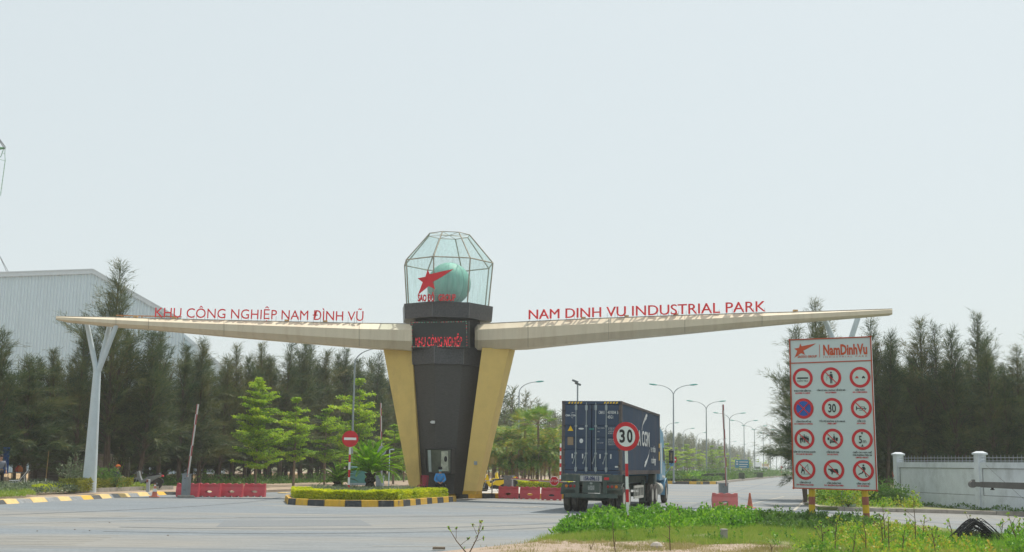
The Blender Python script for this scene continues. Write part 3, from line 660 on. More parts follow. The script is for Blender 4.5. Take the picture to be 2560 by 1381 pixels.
# ------------------------------------------------------------------ container truck
HT = R(14); ca = Vector((math.cos(HT), -math.sin(HT), 0)); cb = Vector((math.sin(HT), math.cos(HT), 0))
rc = P(1555, 1186, 48.6); TRK = Vector((rc.x, 48.6, 0)) - ca * 1.22
M_cont = mat('navy_container_paint', (0.030, 0.056, 0.108), 0.5, var=0.12, scale=1.5, dirt=(0.15, 0.12, 0.10), dirt_amt=0.35, stretch=(1, 1, .35))
M_contd = mat('dark_container_frame', (0.05, 0.045, 0.05), 0.7, var=0.3, scale=3, dirt=(0.20, 0.10, 0.06), dirt_amt=0.6)
M_edge = mat('worn_container_edge', (0.10, 0.085, 0.085), 0.7, var=.3, scale=4, dirt=(.32, .22, .17), dirt_amt=.6)
M_dec = mat('container_lettering', (0.62, 0.64, 0.64), 0.6, var=.12, scale=6)
M_decw = mat('faded_lettering', (0.50, 0.52, 0.52), 0.7, var=.3, scale=4, dirt=(0.06, 0.085, 0.13), dirt_amt=1.0)
M_sticky = mat('yellow_sticker', (0.80, 0.50, 0.01), 0.5, var=.06)
M_card = mat('brown_plate', (0.26, 0.19, 0.12), 0.6)
cont = thing('shipping_container', TRK + Vector((0, 0, 1.47)), 'dark navy forty foot shipping container with closed doors riding on the truck trailer', 'container', rz=-HT)
W2, LC, HC = 1.22, 12.19, 2.896
def corrug(mb, x, y0, y1, z0, z1, n, sgn):
    dy = (y1 - y0) / n; pr = []
    for i in range(n):
        y = y0 + i * dy; pr += [(x, y), (x, y + dy * .3), (x - sgn * .036, y + dy * .5), (x - sgn * .036, y + dy * .8)]
    pr.append((x, y1))
    for (a, b) in zip(pr, pr[1:]): mb.add([(a[0], a[1], z0), (b[0], b[1], z0), (b[0], b[1], z1), (a[0], a[1], z1)], [(0, 1, 2, 3)])
for sg in (1, -1):
    mb = MB(); corrug(mb, sg * (W2 - .03), .12, LC - .12, .17, HC - .1, 44, sg); side = mb.build('side_wall', M_cont, cont)
    mb = MB(); mb.box((sg * (W2 - .04), LC / 2, HC - .06), (.07, LC - .3, .1)); mb.box((sg * (W2 - .03), LC / 2, .09), (.06, LC - .3, .17)); mb.build('side_rail', [M_contd], cont)
    mb = MB()
    for y in (.07, LC - .07): mb.cbox((sg * (W2 - .07), y, HC / 2), (.13, .13, HC - .24), .012)
    mb.build('corner_post', M_edge, cont)
    mb = MB()
    for y in (.09, LC - .09):
        for z in (.06, HC - .06): mb.cbox((sg * (W2 - .082), y, z), (.165, .18, .12), .01)
    mb.build('corner_casting', M_edge, cont)
    if sg == 1:
        sw = MB(); o = Vector((W2 + .002, 0, 0)); rt, up = Vector((0, 1, 0)), Vector((0, 0, 1))
        def sd(s, y, z, h, wd): lay(sw, s, Vector((W2 - .012, y, z)), rt, up, h, wd, .012, .02)
        sd('CMA CGM', 5.6, 1.25, .62, 5.4); sd('e otin', 9.6, 1.02, .3, 1.7); sd('nology', 9.8, .5, .3, 1.7)
        for cx_, s2, z_ in ((6.6, 1, 2.25), (7.4, -1, .75)):
            pts = [(cx_ + s2 * (-.9 + 1.8 * t), z_ + s2 * (-.35 + .75 * t ** .6)) for t in np.linspace(0, 1, 9)]
            for (a, b), wv in zip(zip(pts, pts[1:]), (.05, .07, .1, .14, .17, .2, .22, .1)):
                sw.slab([Vector((W2 - .01, a[0], a[1] - wv / 2)), Vector((W2 - .01, b[0], b[1] - wv / 2)), Vector((W2 - .01, b[0], b[1] + wv / 2)), Vector((W2 - .01, a[0], a[1] + wv / 2))], Vector((.006, 0, 0)))
        sw.build('side_lettering', M_decw, side)
        mb = MB()
        for z in (1.35, .85): mb.box((W2 + .0, 11.86, z), (.012, .2, .42 if z < 1 else .2))
        mb.build('yellow_label', M_sticky, side)
mb = MB()
for i in range(40):
    y = .15 + i * (LC - .3) / 40; mb.add([(-W2 + .08, y, HC - .01), (W2 - .08, y, HC - .01), (W2 - .08, y + .15, HC - .03), (-W2 + .08, y + .15, HC - .03), (-W2 + .08, y + .297, HC - .01), (W2 - .08, y + .297, HC - .01)], [(0, 1, 2, 3), (3, 2, 5, 4)])
mb.build('roof', M_cont, cont)
mb = MB(); mb.box((0, LC - .05, HC / 2), (2.2, .06, HC - .2)); mb.build('front_wall', M_cont, cont)
mb = MB(); mb.box((0, LC / 2, .12), (2.3, LC - .3, .06)); mb.build('floor', M_contd, cont)
mb = MB(); mb.box((0, .06, HC - .07), (2.3, .12, .13)); mb.box((0, .06, .075), (2.3, .12, .14)); hd = mb.build('door_header', M_cont, cont)
mb = MB()
for sx in (-1, 1):
    for i in range(5):
        x = sx * .98 - .17 * sx * i if sx > 0 else -.98 + .13 * i
        x = (-.96 + .12 * i) if sx < 0 else (.48 + .12 * i)
        mb.slab([Vector((x, -.004, HC - .11)), Vector((x + .06, -.004, HC - .11)), Vector((x + .1, -.004, HC - .035)), Vector((x + .04, -.004, HC - .035))], Vector((0, .003, 0)))
mb.build('hazard_stripes', M_sticky, hd)
for sx in (-1, 1):
    mb = MB(); x0, x1 = (0.015, 1.09) if sx > 0 else (-1.09, -0.015)
    zs = [.17, .95, 1.0, 1.42, 1.47, 1.92, 1.97, HC - .15]
    for i, (za, zc) in enumerate(((.17, .97), (1.0, 1.44), (1.47, 1.91), (1.94, HC - .15))):
        mb.cbox(((x0 + x1) / 2, .05, (za + zc) / 2), (x1 - x0, .07, zc - za), .012)
        yb_ = .004; m_ = .09
        mb.hexa([(x0 + m_, yb_ + .012, za + .07), (x1 - m_, yb_ + .012, za + .07), (x1 - m_, .03, za + .07), (x0 + m_, .03, za + .07), (x0 + m_, yb_ + .012, zc - .07), (x1 - m_, yb_ + .012, zc - .07), (x1 - m_, .03, zc - .07), (x0 + m_, .03, zc - .07)])
    mb.box(((x0 + x1) / 2, .066, HC / 2), (x1 - x0, .04, HC - .35))
    dr = mb.build('door', M_cont, cont)
    for xb in ((.17, .59) if sx > 0 else (.21, .63)):
        mb = MB(); x = sx * xb; mb.tube([(x, -.035, .08), (x, -.035, HC - .07)], .021, 8); mb.build('locking_bar', M_galv, dr)
        mb = MB()
        for z, hh_ in ((.2, .16), (.82, .075), (1.9, .075), (HC - .27, .2)): mb = MB(); mb.cbox((x, -.03, z), (.1, .05, hh_), .01); mb.build('bar_bracket', M_galv, dr)
        mb = MB(); mb.tube([(x, -.06, .8), (x - .06, -.07, .62), (x - .11, -.06, .42)], [.016, .02, .014], 6); mb.box((x - .25 * 0 - .12, -.05, .44), (.05, .02, .08)); mb.build('handle', M_galv, dr)
    # hinges
    mb = MB()
    for z in (.35, .95, 1.9, 2.5): mb.box((sx * 1.1, -.005, z), (.09, .05, .06))
    mb.build('hinge', M_contd, dr)
rt, up = Vector((1, 0, 0)), Vector((0, 0, 1)); yd = -.012
mb = MB(); T_ = lambda s, x, z, h, wd, al='l', bold=0.0: lay(mb, s, Vector((x, yd + .006, z)), rt, up, h, wd, .006, bold, al, 2)
T_('CMA CGM', -1.06, 2.28, .07, .42, bold=.03)
for z_, q in ((2.42, 1), (2.22, -1)):
    mb.slab([Vector((-.86 + .0 * q, yd, z_ - .03 * q)), Vector((-.76, yd, z_)), Vector((-.70 + .04 * q, yd, z_)), Vector((-.78, yd, z_ + .012 * q))], Vector((0, .004, 0)))
T_('CMAU', .28, 2.38, .12, .24, bold=.01); T_('459304', .64, 2.38, .12, .33, bold=.01); T_('3', 1.01, 2.38, .12, .055); T_('45G1', .64, 2.2, .12, .22, bold=.01)
for i, (a, b) in enumerate((('MAX. GROSS', '32.500 KG'), ('', '71.650 LB'), ('TARE', '3.890 KG'), ('', '8.580 LB'))):
    z_ = 1.80 - i * .07
    if a: T_(a, .22, z_, .042, .30 if i == 0 else .1)
    T_(b, .66, z_, .045, .28)
for i, (a, b) in enumerate((('NET', '28.610 KG'), ('', '63.070 LB'), ('CU. CAP.', '76.4 CU.M'), ('', '2.700 CU.FT'))):
    z_ = 1.36 - i * .07
    if a: T_(a, .22, z_, .042, .1 if i == 0 else .26)
    T_(b, .66, z_, .045, .28)
mb.slab([Vector((-.415 + .075 * math.cos(t), yd, 1.31 + .09 * math.sin(t))) for t in np.linspace(0, 2 * math.pi, 17)[:-1]], Vector((0, .004, 0)))
mb.slab([Vector((-.42 + .115 * math.cos(t), yd, 1.79 + .035 * math.sin(t))) for t in np.linspace(0, 2 * math.pi, 17)[:-1]], Vector((0, .004, 0)))
for x in (-.80, -.38, .32, .75): mb.slab([Vector((x, yd, .62)), Vector((x + .045, yd, .62)), Vector((x + .05, yd, .8)), Vector((x, yd, .8))], Vector((0, .004, 0)))
mb.slab([Vector((1.0 - .06, yd, .28)), Vector((1.07, yd, .28)), Vector((1.07, yd, .34)), Vector((.94, yd, .34))], Vector((0, .004, 0)))
mb.build('door_lettering', M_dec, cont)
mb = MB(); mb.slab([Vector((-.97, yd, 1.70)), Vector((-.74, yd, 1.70)), Vector((-.855, yd, 1.91))], Vector((0, .004, 0))); mb.build('warning_triangle', M_sticky, cont)
mb = MB(); mb.slab([Vector((-.97, yd, 1.14)), Vector((-.74, yd, 1.14)), Vector((-.74, yd, 1.46)), Vector((-.97, yd, 1.46))], Vector((0, .004, 0))); mb.build('brown_plate', M_card, cont)
mb = MB(); mb.box((0, yd, 1.78), (.2, .006, .05)); mb.build('teal_tape', mat('teal_tape', (.05, .25, .22), .5), cont)

truck = thing('container_truck', TRK, 'dusty articulated truck with light blue cab and green trailer chassis carrying the navy container', 'truck', rz=-HT)
M_chas = mat('green_grey_chassis', (0.06, 0.085, 0.075), 0.7, var=.25, scale=3, dirt=(0.2, 0.17, 0.13), dirt_amt=.55)
M_cab = mat('light_blue_cab_paint', (0.16, 0.34, 0.50), 0.35, var=.1, scale=1.5, dirt=(.35, .33, .3), dirt_amt=.3)
M_dust = mat('dusty_fairing', (0.42, 0.41, 0.37), 0.7, var=.15, scale=3, dirt=(.2, .18, .15), dirt_amt=.5)
M_tail = mat('red_tail_lamp', (0.28, 0.012, 0.012), 0.3); M_amb = mat('amber_lamp', (0.55, 0.16, 0.01), 0.3)
mb = MB()
for sx in (-.45, .45): mb.box((sx, 6.2, 1.22), (.14, 12.2, .30))
for y in (.6, 3, 5, 7.5, 10, 12): mb.box((0, y, 1.22), (1.0, .12, .2))
mb.build('chassis_rails', M_chas, truck)
mb = MB(); mb.cbox((0, .04, 1.325), (2.44, .2, .275), .02); mb.box((-.86, -.068, 1.31), (.62, .02, .18)); mb.box((.86, -.068, 1.31), (.62, .02, .18)); mb.build('rear_beam', M_chas, truck)
mb = MB(); lay(mb, '15R-096.13', Vector((.02, -.085, 1.235)), rt, up, .15, .62, .01, .03); 
pb_ = MB(); pb_.box((.0, -.072, 1.31), (.86, .014, .22)); plt = pb_.build('number_plate', mat('dirty_plate', (.42, .42, .42), .6, var=.2, scale=8), truck); mb.build('plate_text', mat('plate_ink', (0.02, .03, .12), .6), plt)
mb = MB(); mb.box((.62, -.085, 1.31), (.2, .012, .1)); mb.build('reflector', M_red, truck)
for sx in (-1, 1):
    mb = MB(); mb.box((sx * .86, .03, .99), (.58, .1, .26)); lb = mb.build('lamp_cluster', M_chas, truck)
    for i in range(3):
        mb = MB(); x = sx * (.66 + i * .17); mb.lathe([(.062, 0), (.058, .025), (.02, .035)], (x, -.02, 1.0), 12, 'Y')
        for q, v in enumerate(mb.v): mb.v[q] = (v[0], -.02 - (v[1] + .02), v[2])
        mb.build('tail_lamp', M_amb if i == 2 else M_tail, lb)
    mb = MB(); mb.box((sx * .92, .14, .80), (.6, .02, .26)); mb.build('mudflap', M_chas, truck)
mb = MB(); mb.box((0, -.03, .98), (1.0 * .7, .03, .46)); lay(mb, 'TT', Vector((0, -.052, 1.0)), rt, up, .08, .2, .006); mb.build('centre_panel', M_chas, truck)
mb = MB(); mb.slab([Vector((-.13, -.05, .86)), Vector((.13, -.05, .86)), Vector((.13, -.05, 1.04)), Vector((-.13, -.05, 1.04))], Vector((0, .004, 0))); mb.slab([Vector((.06 * math.cos(t), -.05, 1.12 + .045 * math.sin(t))) for t in np.linspace(0, 6.28, 13)[:-1]], Vector((0, .004, 0))); mb.build('panel_sticker', mat('grey_sticker', (.25, .27, .26), .6, var=.4, scale=14), truck)
mb = MB()
for x in (-.56, .56): mb.box((x, .0, .98), (.16, .1, .5))
mb.box((0, -.04, .64), (2.1, .1, .17)); mb.build('underrun_bar', M_chas, truck)
def wheel(x, y, r=.5, dual=True, parent=truck, steer=False):
    for dx in ((0, -.34) if dual else (0,)):
        sx = 1 if x > 0 else -1; xx = x + dx * sx
        mb = MB(); prof = [(r * .56, -.13), (r * .80, -.14), (r * .95, -.12), (r, -.08), (r, -.01), (r * .985, 0), (r, .01), (r, .08), (r * .95, .12), (r * .80, .14), (r * .56, .13)]
        mb.lathe(prof, (xx, y, r), 30, 'X'); wh = mb.build('wheel', M_rubber, parent, smooth='auto')
        if dx == 0:
            mb = MB(); s_ = sx; d = (.05 if dual else -.1)
            mb.lathe([(r * .57, .135 * s_), (r * .52, .12 * s_), (r * .46, .02 * s_), (r * .22, .0 * s_), (r * .2, .1 * s_), (r * .02, .11 * s_)], (xx, y, r), 20, 'X'); mb.build('rim', M_dust, wh, smooth='auto')
for y in (.78, 2.13): 
    for sx in (-1, 1): wheel(sx * 1.06, y)
    mb = MB(); mb.tube([(-.9, y, .5), (.9, y, .5)], .08, 8); mb.build('axle', M_chas, truck)
for y in (9.6, 10.95):
    for sx in (-1, 1): wheel(sx * 1.06, y)
    mb = MB(); mb.tube([(-.9, y, .5), (.9, y, .5)], .09, 8); mb.build('axle', M_chas, truck)
for sx in (-1, 1): wheel(sx * 1.08, 14.9, dual=False)
for sx in (-1, 1):
    for y in (.78, 2.13):
        mb = MB(); arc = [Vector((sx * 1.0, y + .62 * math.cos(t), .52 + .6 * math.sin(t))) for t in np.linspace(.25, math.pi - .25, 9)]
        mb.loft([[p + Vector((-.28, 0, 0)), p + Vector((.18, 0, 0)), p + Vector((.18, 0, .012)), p + Vector((-.28, 0, .012))] for p in arc])
        mb.build('mudguard', M_chas, truck)
# side guard with slots, landing gear, tanks
for sx in (-1, 1):
    mb = MB()
    for z in (.5, .95): mb.box((sx * 1.12, 5.4, z), (.04, 2.9, .1))
    for i in range(7): mb.box((sx * 1.12, 4.0 + i * .47, .73), (.035, .09, .4))
    mb.build('side_guard', M_dust, truck)
    mb = MB(); mb.cbox((sx * .95, 8.1, .75), (.16, .16, .95), .01); mb.box((sx * .95, 8.1, .24), (.3, .3, .04)); mb.build('landing_leg', M_chas, truck)
mb = MB(); mb.tube([(.98, 12.0, .75), (.98, 13.1, .75)], .3, 16); mb.build('fuel_tank', M_dust, truck, smooth='auto')
mb = MB(); mb.box((0, 12.3, .85), (.9, 5.6, .25)); mb.cbox((.85, 11.9, 1.2), (.3, .5, .5), .03); mb.box((.7, 13.4, .5), (.8, .3, .08)); mb.build('tractor_frame', M_chas, truck)
# cab: sleeper, roof fairing, hood, fender
def prism(mb, prof, x0, x1): mb.slab([Vector((x0, y, z)) for y, z in prof], Vector((x1 - x0, 0, 0)))
mb = MB(); prism(mb, [(12.55, 1.15), (14.75, 1.15), (14.85, 1.9), (14.35, 2.75), (13.9, 3.55), (12.75, 3.75), (12.55, 3.4)], -1.17, 1.17)
cab = mb.build('cab', M_cab, truck, bevel=.05)
mb = MB(); prism(mb, [(14.72, 1.0), (16.2, .85), (16.35, 1.35), (16.05, 1.75), (14.8, 1.98)], -.82, .82); mb.build('hood', M_cab, truck, bevel=.07)
for sx in (-1, 1):
    mb = MB(); arc = [Vector((0, 14.95 + .72 * math.cos(t), .5 + .72 * math.sin(t))) for t in np.linspace(-.1, math.pi + .1, 13)]
    mb.loft([[p + Vector((sx * .78, 0, 0)), p + Vector((sx * 1.2, 0, -.02)), p + Vector((sx * 1.2, 0, .03)), p + Vector((sx * .78, 0, .06))] for p in arc])
    mb.build('fender', M_cab, truck, smooth='auto')
mb = MB()
for sx in (-1, 1): mb.slab([Vector((sx * 1.176, y, z)) for y, z in ((13.75, 2.05), (14.55, 2.0), (14.2, 2.7), (13.75, 2.8))], Vector((sx * .006, 0, 0)))
mb.slab([Vector((x, y, z)) for x, y, z in ((-1.0, 14.83, 2.02), (1.0, 14.83, 2.02), (1.0, 14.42, 2.72), (-1.0, 14.42, 2.72))], Vector((0, .02, .01))); mb.build('window', M_glassdark, cab)
mb = MB(); mb.slab([Vector((1.178, y, z)) for y, z in ((12.6, 2.9), (13.0, 3.0), (13.3, 2.2), (13.2, 1.5), (12.95, 1.45), (12.85, 2.2))], Vector((.006, 0, 0))); mb.slab([Vector((1.178, y, z)) for y, z in ((13.3, 1.3), (14.6, 1.25), (14.6, 1.35), (13.3, 1.42))], Vector((.006, 0, 0))); mb.build('white_stripe', M_white, cab)
for sx in (-1, 1):
    mb = MB(); mb.tube([(sx * 1.15, 14.5, 2.75), (sx * 1.5, 14.55, 2.72), (sx * 1.5, 14.55, 1.95), (sx * 1.15, 14.5, 1.9)], .018, 6); mb.build('mirror_arm', M_black, cab)
    mb = MB(); mb.cbox((sx * 1.5, 14.5, 2.33), (.24, .1, .66), .03); m_ = mb.build('mirror', M_black, cab); mb = MB(); mb.box((sx * 1.5, 14.442, 2.36), (.19, .006, .5)); mb.build('mirror_glass', mat('mirror_glass', (.3, .33, .33), .08, metal=.9), m_)
    mb = MB(); mb.lathe([(.01, -.07), (.1, -.05), (.13, .02), (.1, .07), (.01, .08)], (sx * 1.4, 15.5, 1.98), 12, 'Y'); mb.tube([(sx * 1.4, 15.5, 1.9), (sx * 1.1, 15.2, 1.4)], .014, 5); mb.build('fender_mirror', M_cab, cab, smooth='auto')
mb = MB(); mb.tube([(.95, 12.45, 1.0), (.95, 12.45, 2.9)], .06, 10); mb.build('exhaust_stack', M_galv, truck)

# ------------------------------------------------------------------ information board
bl_, br_ = P(1983, 1222, 41.9), P(2194, 1228, 40.5); tl_ = P(1973, 849, 41.9)
bd = Plane(bl_, br_, tl_); bd.up = (tl_ - bl_).normalized(); bd.rt = (br_ - bl_).normalized()
board = thing('rules_board', G(2090, 1309), 'tall pale board of red prohibition circles on two striped posts', 'information board', world=True)
M_panel = mat('pale_panel', (0.53, 0.605, 0.625), 0.45, var=.03, scale=1.2, dirt=(.45, .46, .44), dirt_amt=.3)
M_bfr = mat('rusty_red_frame', (0.42, 0.07, 0.03), 0.6, var=.2, scale=3)
cs = [(1983, 1222), (2194, 1228), (2178, 841), (1973, 849)]
mb = MB(); mb.slab([bd.hit(x, y) for x, y in cs], -bd.n * .06); pan = mb.build('panel', M_panel, board)
mb = MB(); c3 = [bd.hit(x, y, .0) for x, y in cs]
for a, b in zip(c3, c3[1:] + c3[:1]):
    d = (b - a).normalized(); mb.slab([a - d * .02, b + d * .02, b + d * .02 + bd.n * .03, a - d * .02 + bd.n * .03], (bd.n.cross(d)).normalized() * .038)
a, b = bd.hit(1975, 910), bd.hit(2181, 903); d = (b - a).normalized(); mb.slab([a, b, b + bd.n * .02, a + bd.n * .02], bd.up * .035)
mb.build('frame', M_bfr, board)
for (tx, bx, by) in ((2027, 2030, 1308), (2159, 2168, 1316)):
    top = bd.hit(tx, 1222, -.12); bot = G(bx, by); bot = P(bx, by, top.y); n_ = 7; mb = MB()
    k = 0; L_ = (top - bot).length
    nb = int(L_ / .265) + 1
    for i in range(nb):
        mb.mi = i % 2; s0, s1 = i * .265, min((i + 1) * .265, L_ + .1); d = (bot - top).normalized()
        mb.tube([top + d * s0, top + d * s1], .11, 14, cap=(i in (0, nb - 1)))
    mb.build('post', [M_yelp if 0 else mat('post_yellow', (0.56, 0.38, 0.02), .6, var=.12, scale=4), mat('post_red_brown', (0.30, 0.10, 0.07), .65, var=.15, scale=4)], board, smooth='auto')
# header print
def bpt(x, y, off=.008): return bd.hit(x, y, off)
mb = MB(); mb.slab([bpt(1940 + (x - 725) * .354 * 1.0 + 0 + 0 if 0 else 1985.5 + (x - 628) * (2040.5 - 1985.5) / (972 - 628), 895.5 - (680 - y) * (895.5 - 859) / (680 - 434)) for x, y in STAR], -bd.n * .004)
mb.build('star_logo', M_orange, pan)
def btxt(name, items, m):
    mb = MB()
    for (s, x, y, hp, wp, bold) in items:
        Yd = bd.hit(x, y).y; lay(mb, s, (bpt(x - wp / 2, y, .01) + bpt(x + wp / 2, y, .01)) / 2, bd.rt, bd.up, hp / F * Yd, (bd.hit(x + wp / 2, y) - bd.hit(x - wp / 2, y)).length, .004, bold, 'c', 2)
    return mb.build(name, m, pan)
for it in (('SAODO GROUP', 2018.5, 894.5, 5.4, 48, .03), ('NamDinhVu', 2113.5, 886.5, 24.5, 110, .035), ('I N D U S T R I A L   P A R K', 2114, 893.8, 3.8, 110, .0)): btxt('header_text', [it], M_orange)
mb = MB(); mb.slab([bpt(2048, 862), bpt(2049.2, 862), bpt(2050, 894), bpt(2048.8, 894)], -bd.n * .004); mb.build('divider', M_orange, pan)
RS = .347
CEN = [[(2006.9, 946), (2077.5, 944.4), (2150.1, 943.6)], [(2009, 1021.8), (2080.4, 1021.1), (2153.4, 1020.7)], [(2011.1, 1097.6), (2082.2, 1098.1), (2155.7, 1099.1)], [(2013.4, 1174.1), (2085, 1175.6), (2158.6, 1177.2)]]
CAPT = [[(['ĐƯỢC PHÉP KIỂM TRA'], 'ALLOWED TO CHECK'), (['CẤM XẢ RÁC, PHÓNG UẾ BỪA BÃI'], 'NO LITTERING'), (['CẤM VƯỢT'], 'NO OVERTAKING')],
        [(['CẤM DỪNG ĐỖ XE'], 'NO PARKING STOPPING'), (['TỐC ĐỘ KHÔNG QUÁ 30km/h'], 'SPEED LIMIT'), (['CẤM CÒI'], 'NO HORN')],
        [(['CẤM TẬP TỤ ĐÔNG NGƯỜI'], 'NO LARGE CROWDS'), (['CẤM RƯỢU BIA'], 'NO ALCOHOL'), (['CHIỀU CAO HẠN CHẾ', 'CỦA PHƯƠNG TIỆN 5M'], 'LIMITED HEIGHT')],
        [(['CẤM CÂU CÁ'], 'NO FISHING ALLOWED'), (['CẤM CHĂN THẢ'], 'NO GRAZING ALLOWED'), (['CẤM CHẠY BỘ'], 'NO RUNNING')]]
CW = [[(42, 37), (69, 26), (23, 34)], [(37, 45), (62, 22), (20, 20)], [(54, 40), (31, 26), (45, 30)], [(28, 42), (34, 46), (32, 27)]]
def circ(cx, cy, r, n=10, a0=0, a1=2 * math.pi): return [(cx + r * math.cos(t), cy + r * math.sin(t)) for t in np.linspace(a0, a1, n + 1)[:-1]]
def person_at(x, y, s, raised=False):
    p = [circ(x, y + .36 * s, .07 * s, 8), [(x - .10 * s, y + .26 * s), (x + .10 * s, y + .26 * s), (x + .13 * s, y - .05 * s), (x + .08 * s, y - .05 * s), (x + .07 * s, y - .42 * s), (x + .02 * s, y - .42 * s), (x, y - .05 * s), (x - .02 * s, y - .42 * s), (x - .07 * s, y - .42 * s), (x - .08 * s, y - .05 * s), (x - .13 * s, y - .05 * s)]]
    return p
def car_(x): return [[(x - .15, -.08), (x + .15, -.08), (x + .15, .0), (x + .1, .02), (x + .07, .11), (x - .07, .11), (x - .1, .02), (x - .15, 0)], [(x - .13, -.13), (x - .08, -.13), (x - .08, -.07), (x - .13, -.07)], [(x + .08, -.13), (x + .13, -.13), (x + .13, -.07), (x + .08, -.07)]]
PIC = {(0, 0): [[(-.52, -.06), (.52, -.06), (.56, 0), (.52, .08), (-.52, .08), (-.56, 0)]],
       (0, 1): person_at(.02, 0, 1.35) + [[(-.42, .14), (-.1, .16), (-.1, .21), (-.42, .19)], circ(-.42, .02, .035, 6), circ(-.38, -.1, .035, 6), circ(-.44, -.22, .035, 6)],
       (0, 2): car_(.33), (1, 1): [], (2, 2): [[(-.12, .68), (.12, .68), (0, .44)], [(-.12, -.68), (0, -.44), (.12, -.68)]],
       (1, 2): [[(-.5, .22), (-.42, .16), (-.38, .02), (.5, -.02), (.5, -.07), (-.38, -.06), (-.44, -.18), (-.5, -.24)], [(-.1, .0), (.3, .0), (.42, -.06), (.42, -.14), (.3, -.22), (-.18, -.22), (-.24, -.14), (-.18, -.17), (.3, -.17), (.35, -.1), (.28, -.05), (-.1, -.05)], [(-.08, .14), (.3, .14), (.36, .0), (.3, .0), (.26, .1), (-.08, .1)]],
       (2, 0): person_at(-.36, -.1, .8) + person_at(.36, -.1, .8) + person_at(0, .02, .95) + person_at(-.18, .0, .75) + person_at(.18, .0, .75),
       (2, 1): [[(-.3, -.34), (.34, -.34), (.36, -.2), (-.3, -.2)], circ(-.24, -.38, .06, 8), circ(.3, -.38, .06, 8), [(.04, -.18), (.22, -.18), (.22, .22), (.16, .28), (.16, .5), (.1, .5), (.1, .28), (.04, .22)], [(.26, -.18), (.46, -.18), (.5, .14), (.26, .14)], [(-.3, -.16), (.0, -.16), (.0, -.06), (-.3, -.04)], [(-.5, -.1), (-.34, -.1), (-.32, .14), (-.52, .14)]],
       (3, 0): [circ(-.28, .16, .07, 8), [(-.36, .08), (-.22, .08), (-.14, -.06), (-.08, -.06), (-.06, -.4), (-.14, -.4), (-.16, -.16), (-.3, -.2), (-.36, -.38), (-.44, -.36), (-.38, -.14)], [(-.16, .02), (.24, .5), (.26, .48), (-.12, -.02)], [(.24, .48), (.27, .48), (.29, .02), (.26, .02)], circ(.28, .02, .05, 6), [(-.4, -.46), (.3, -.46), (.4, -.42), (.3, -.43), (-.4, -.43)]],
       (3, 1): [[(-.56, .06), (-.5, .14), (-.4, .1), (-.2, .1), (.3, .12), (.38, .04), (.44, -.3), (.4, -.06), (.36, -.14), (.3, -.42), (.24, -.42), (.26, -.18), (.16, -.2), (-.1, -.2), (-.16, -.42), (-.24, -.42), (-.24, -.2), (-.36, -.1), (-.42, .0), (-.52, -.02)]],
       (3, 2): [circ(.02, .50, .09, 8), [(-.08, .38), (.12, .38), (.14, .0), (-.06, .0)], [(.1, .38), (.22, .22), (.2, .08), (.14, .1), (.14, .22), (.06, .3)], [(-.06, .36), (-.2, .22), (-.16, .06), (-.1, .08), (-.12, .2), (-.02, .28)], [(-.06, .02), (.06, .02), (-.04, -.24), (-.34, -.34), (-.44, -.44), (-.48, -.36), (-.36, -.26), (-.12, -.16)], [(.02, .02), (.14, .02), (.2, -.24), (.26, -.48), (.34, -.5), (.34, -.56), (.2, -.56), (.12, -.26)]]}
SLASH = {(0, 1), (1, 2), (2, 0), (2, 1), (3, 0), (3, 1), (3, 2)}
DN = ['check stop', 'no littering', 'no overtaking', 'no stopping', 'speed limit 30', 'no horn', 'no crowds', 'no alcohol', 'height limit', 'no fishing', 'no grazing', 'no running']
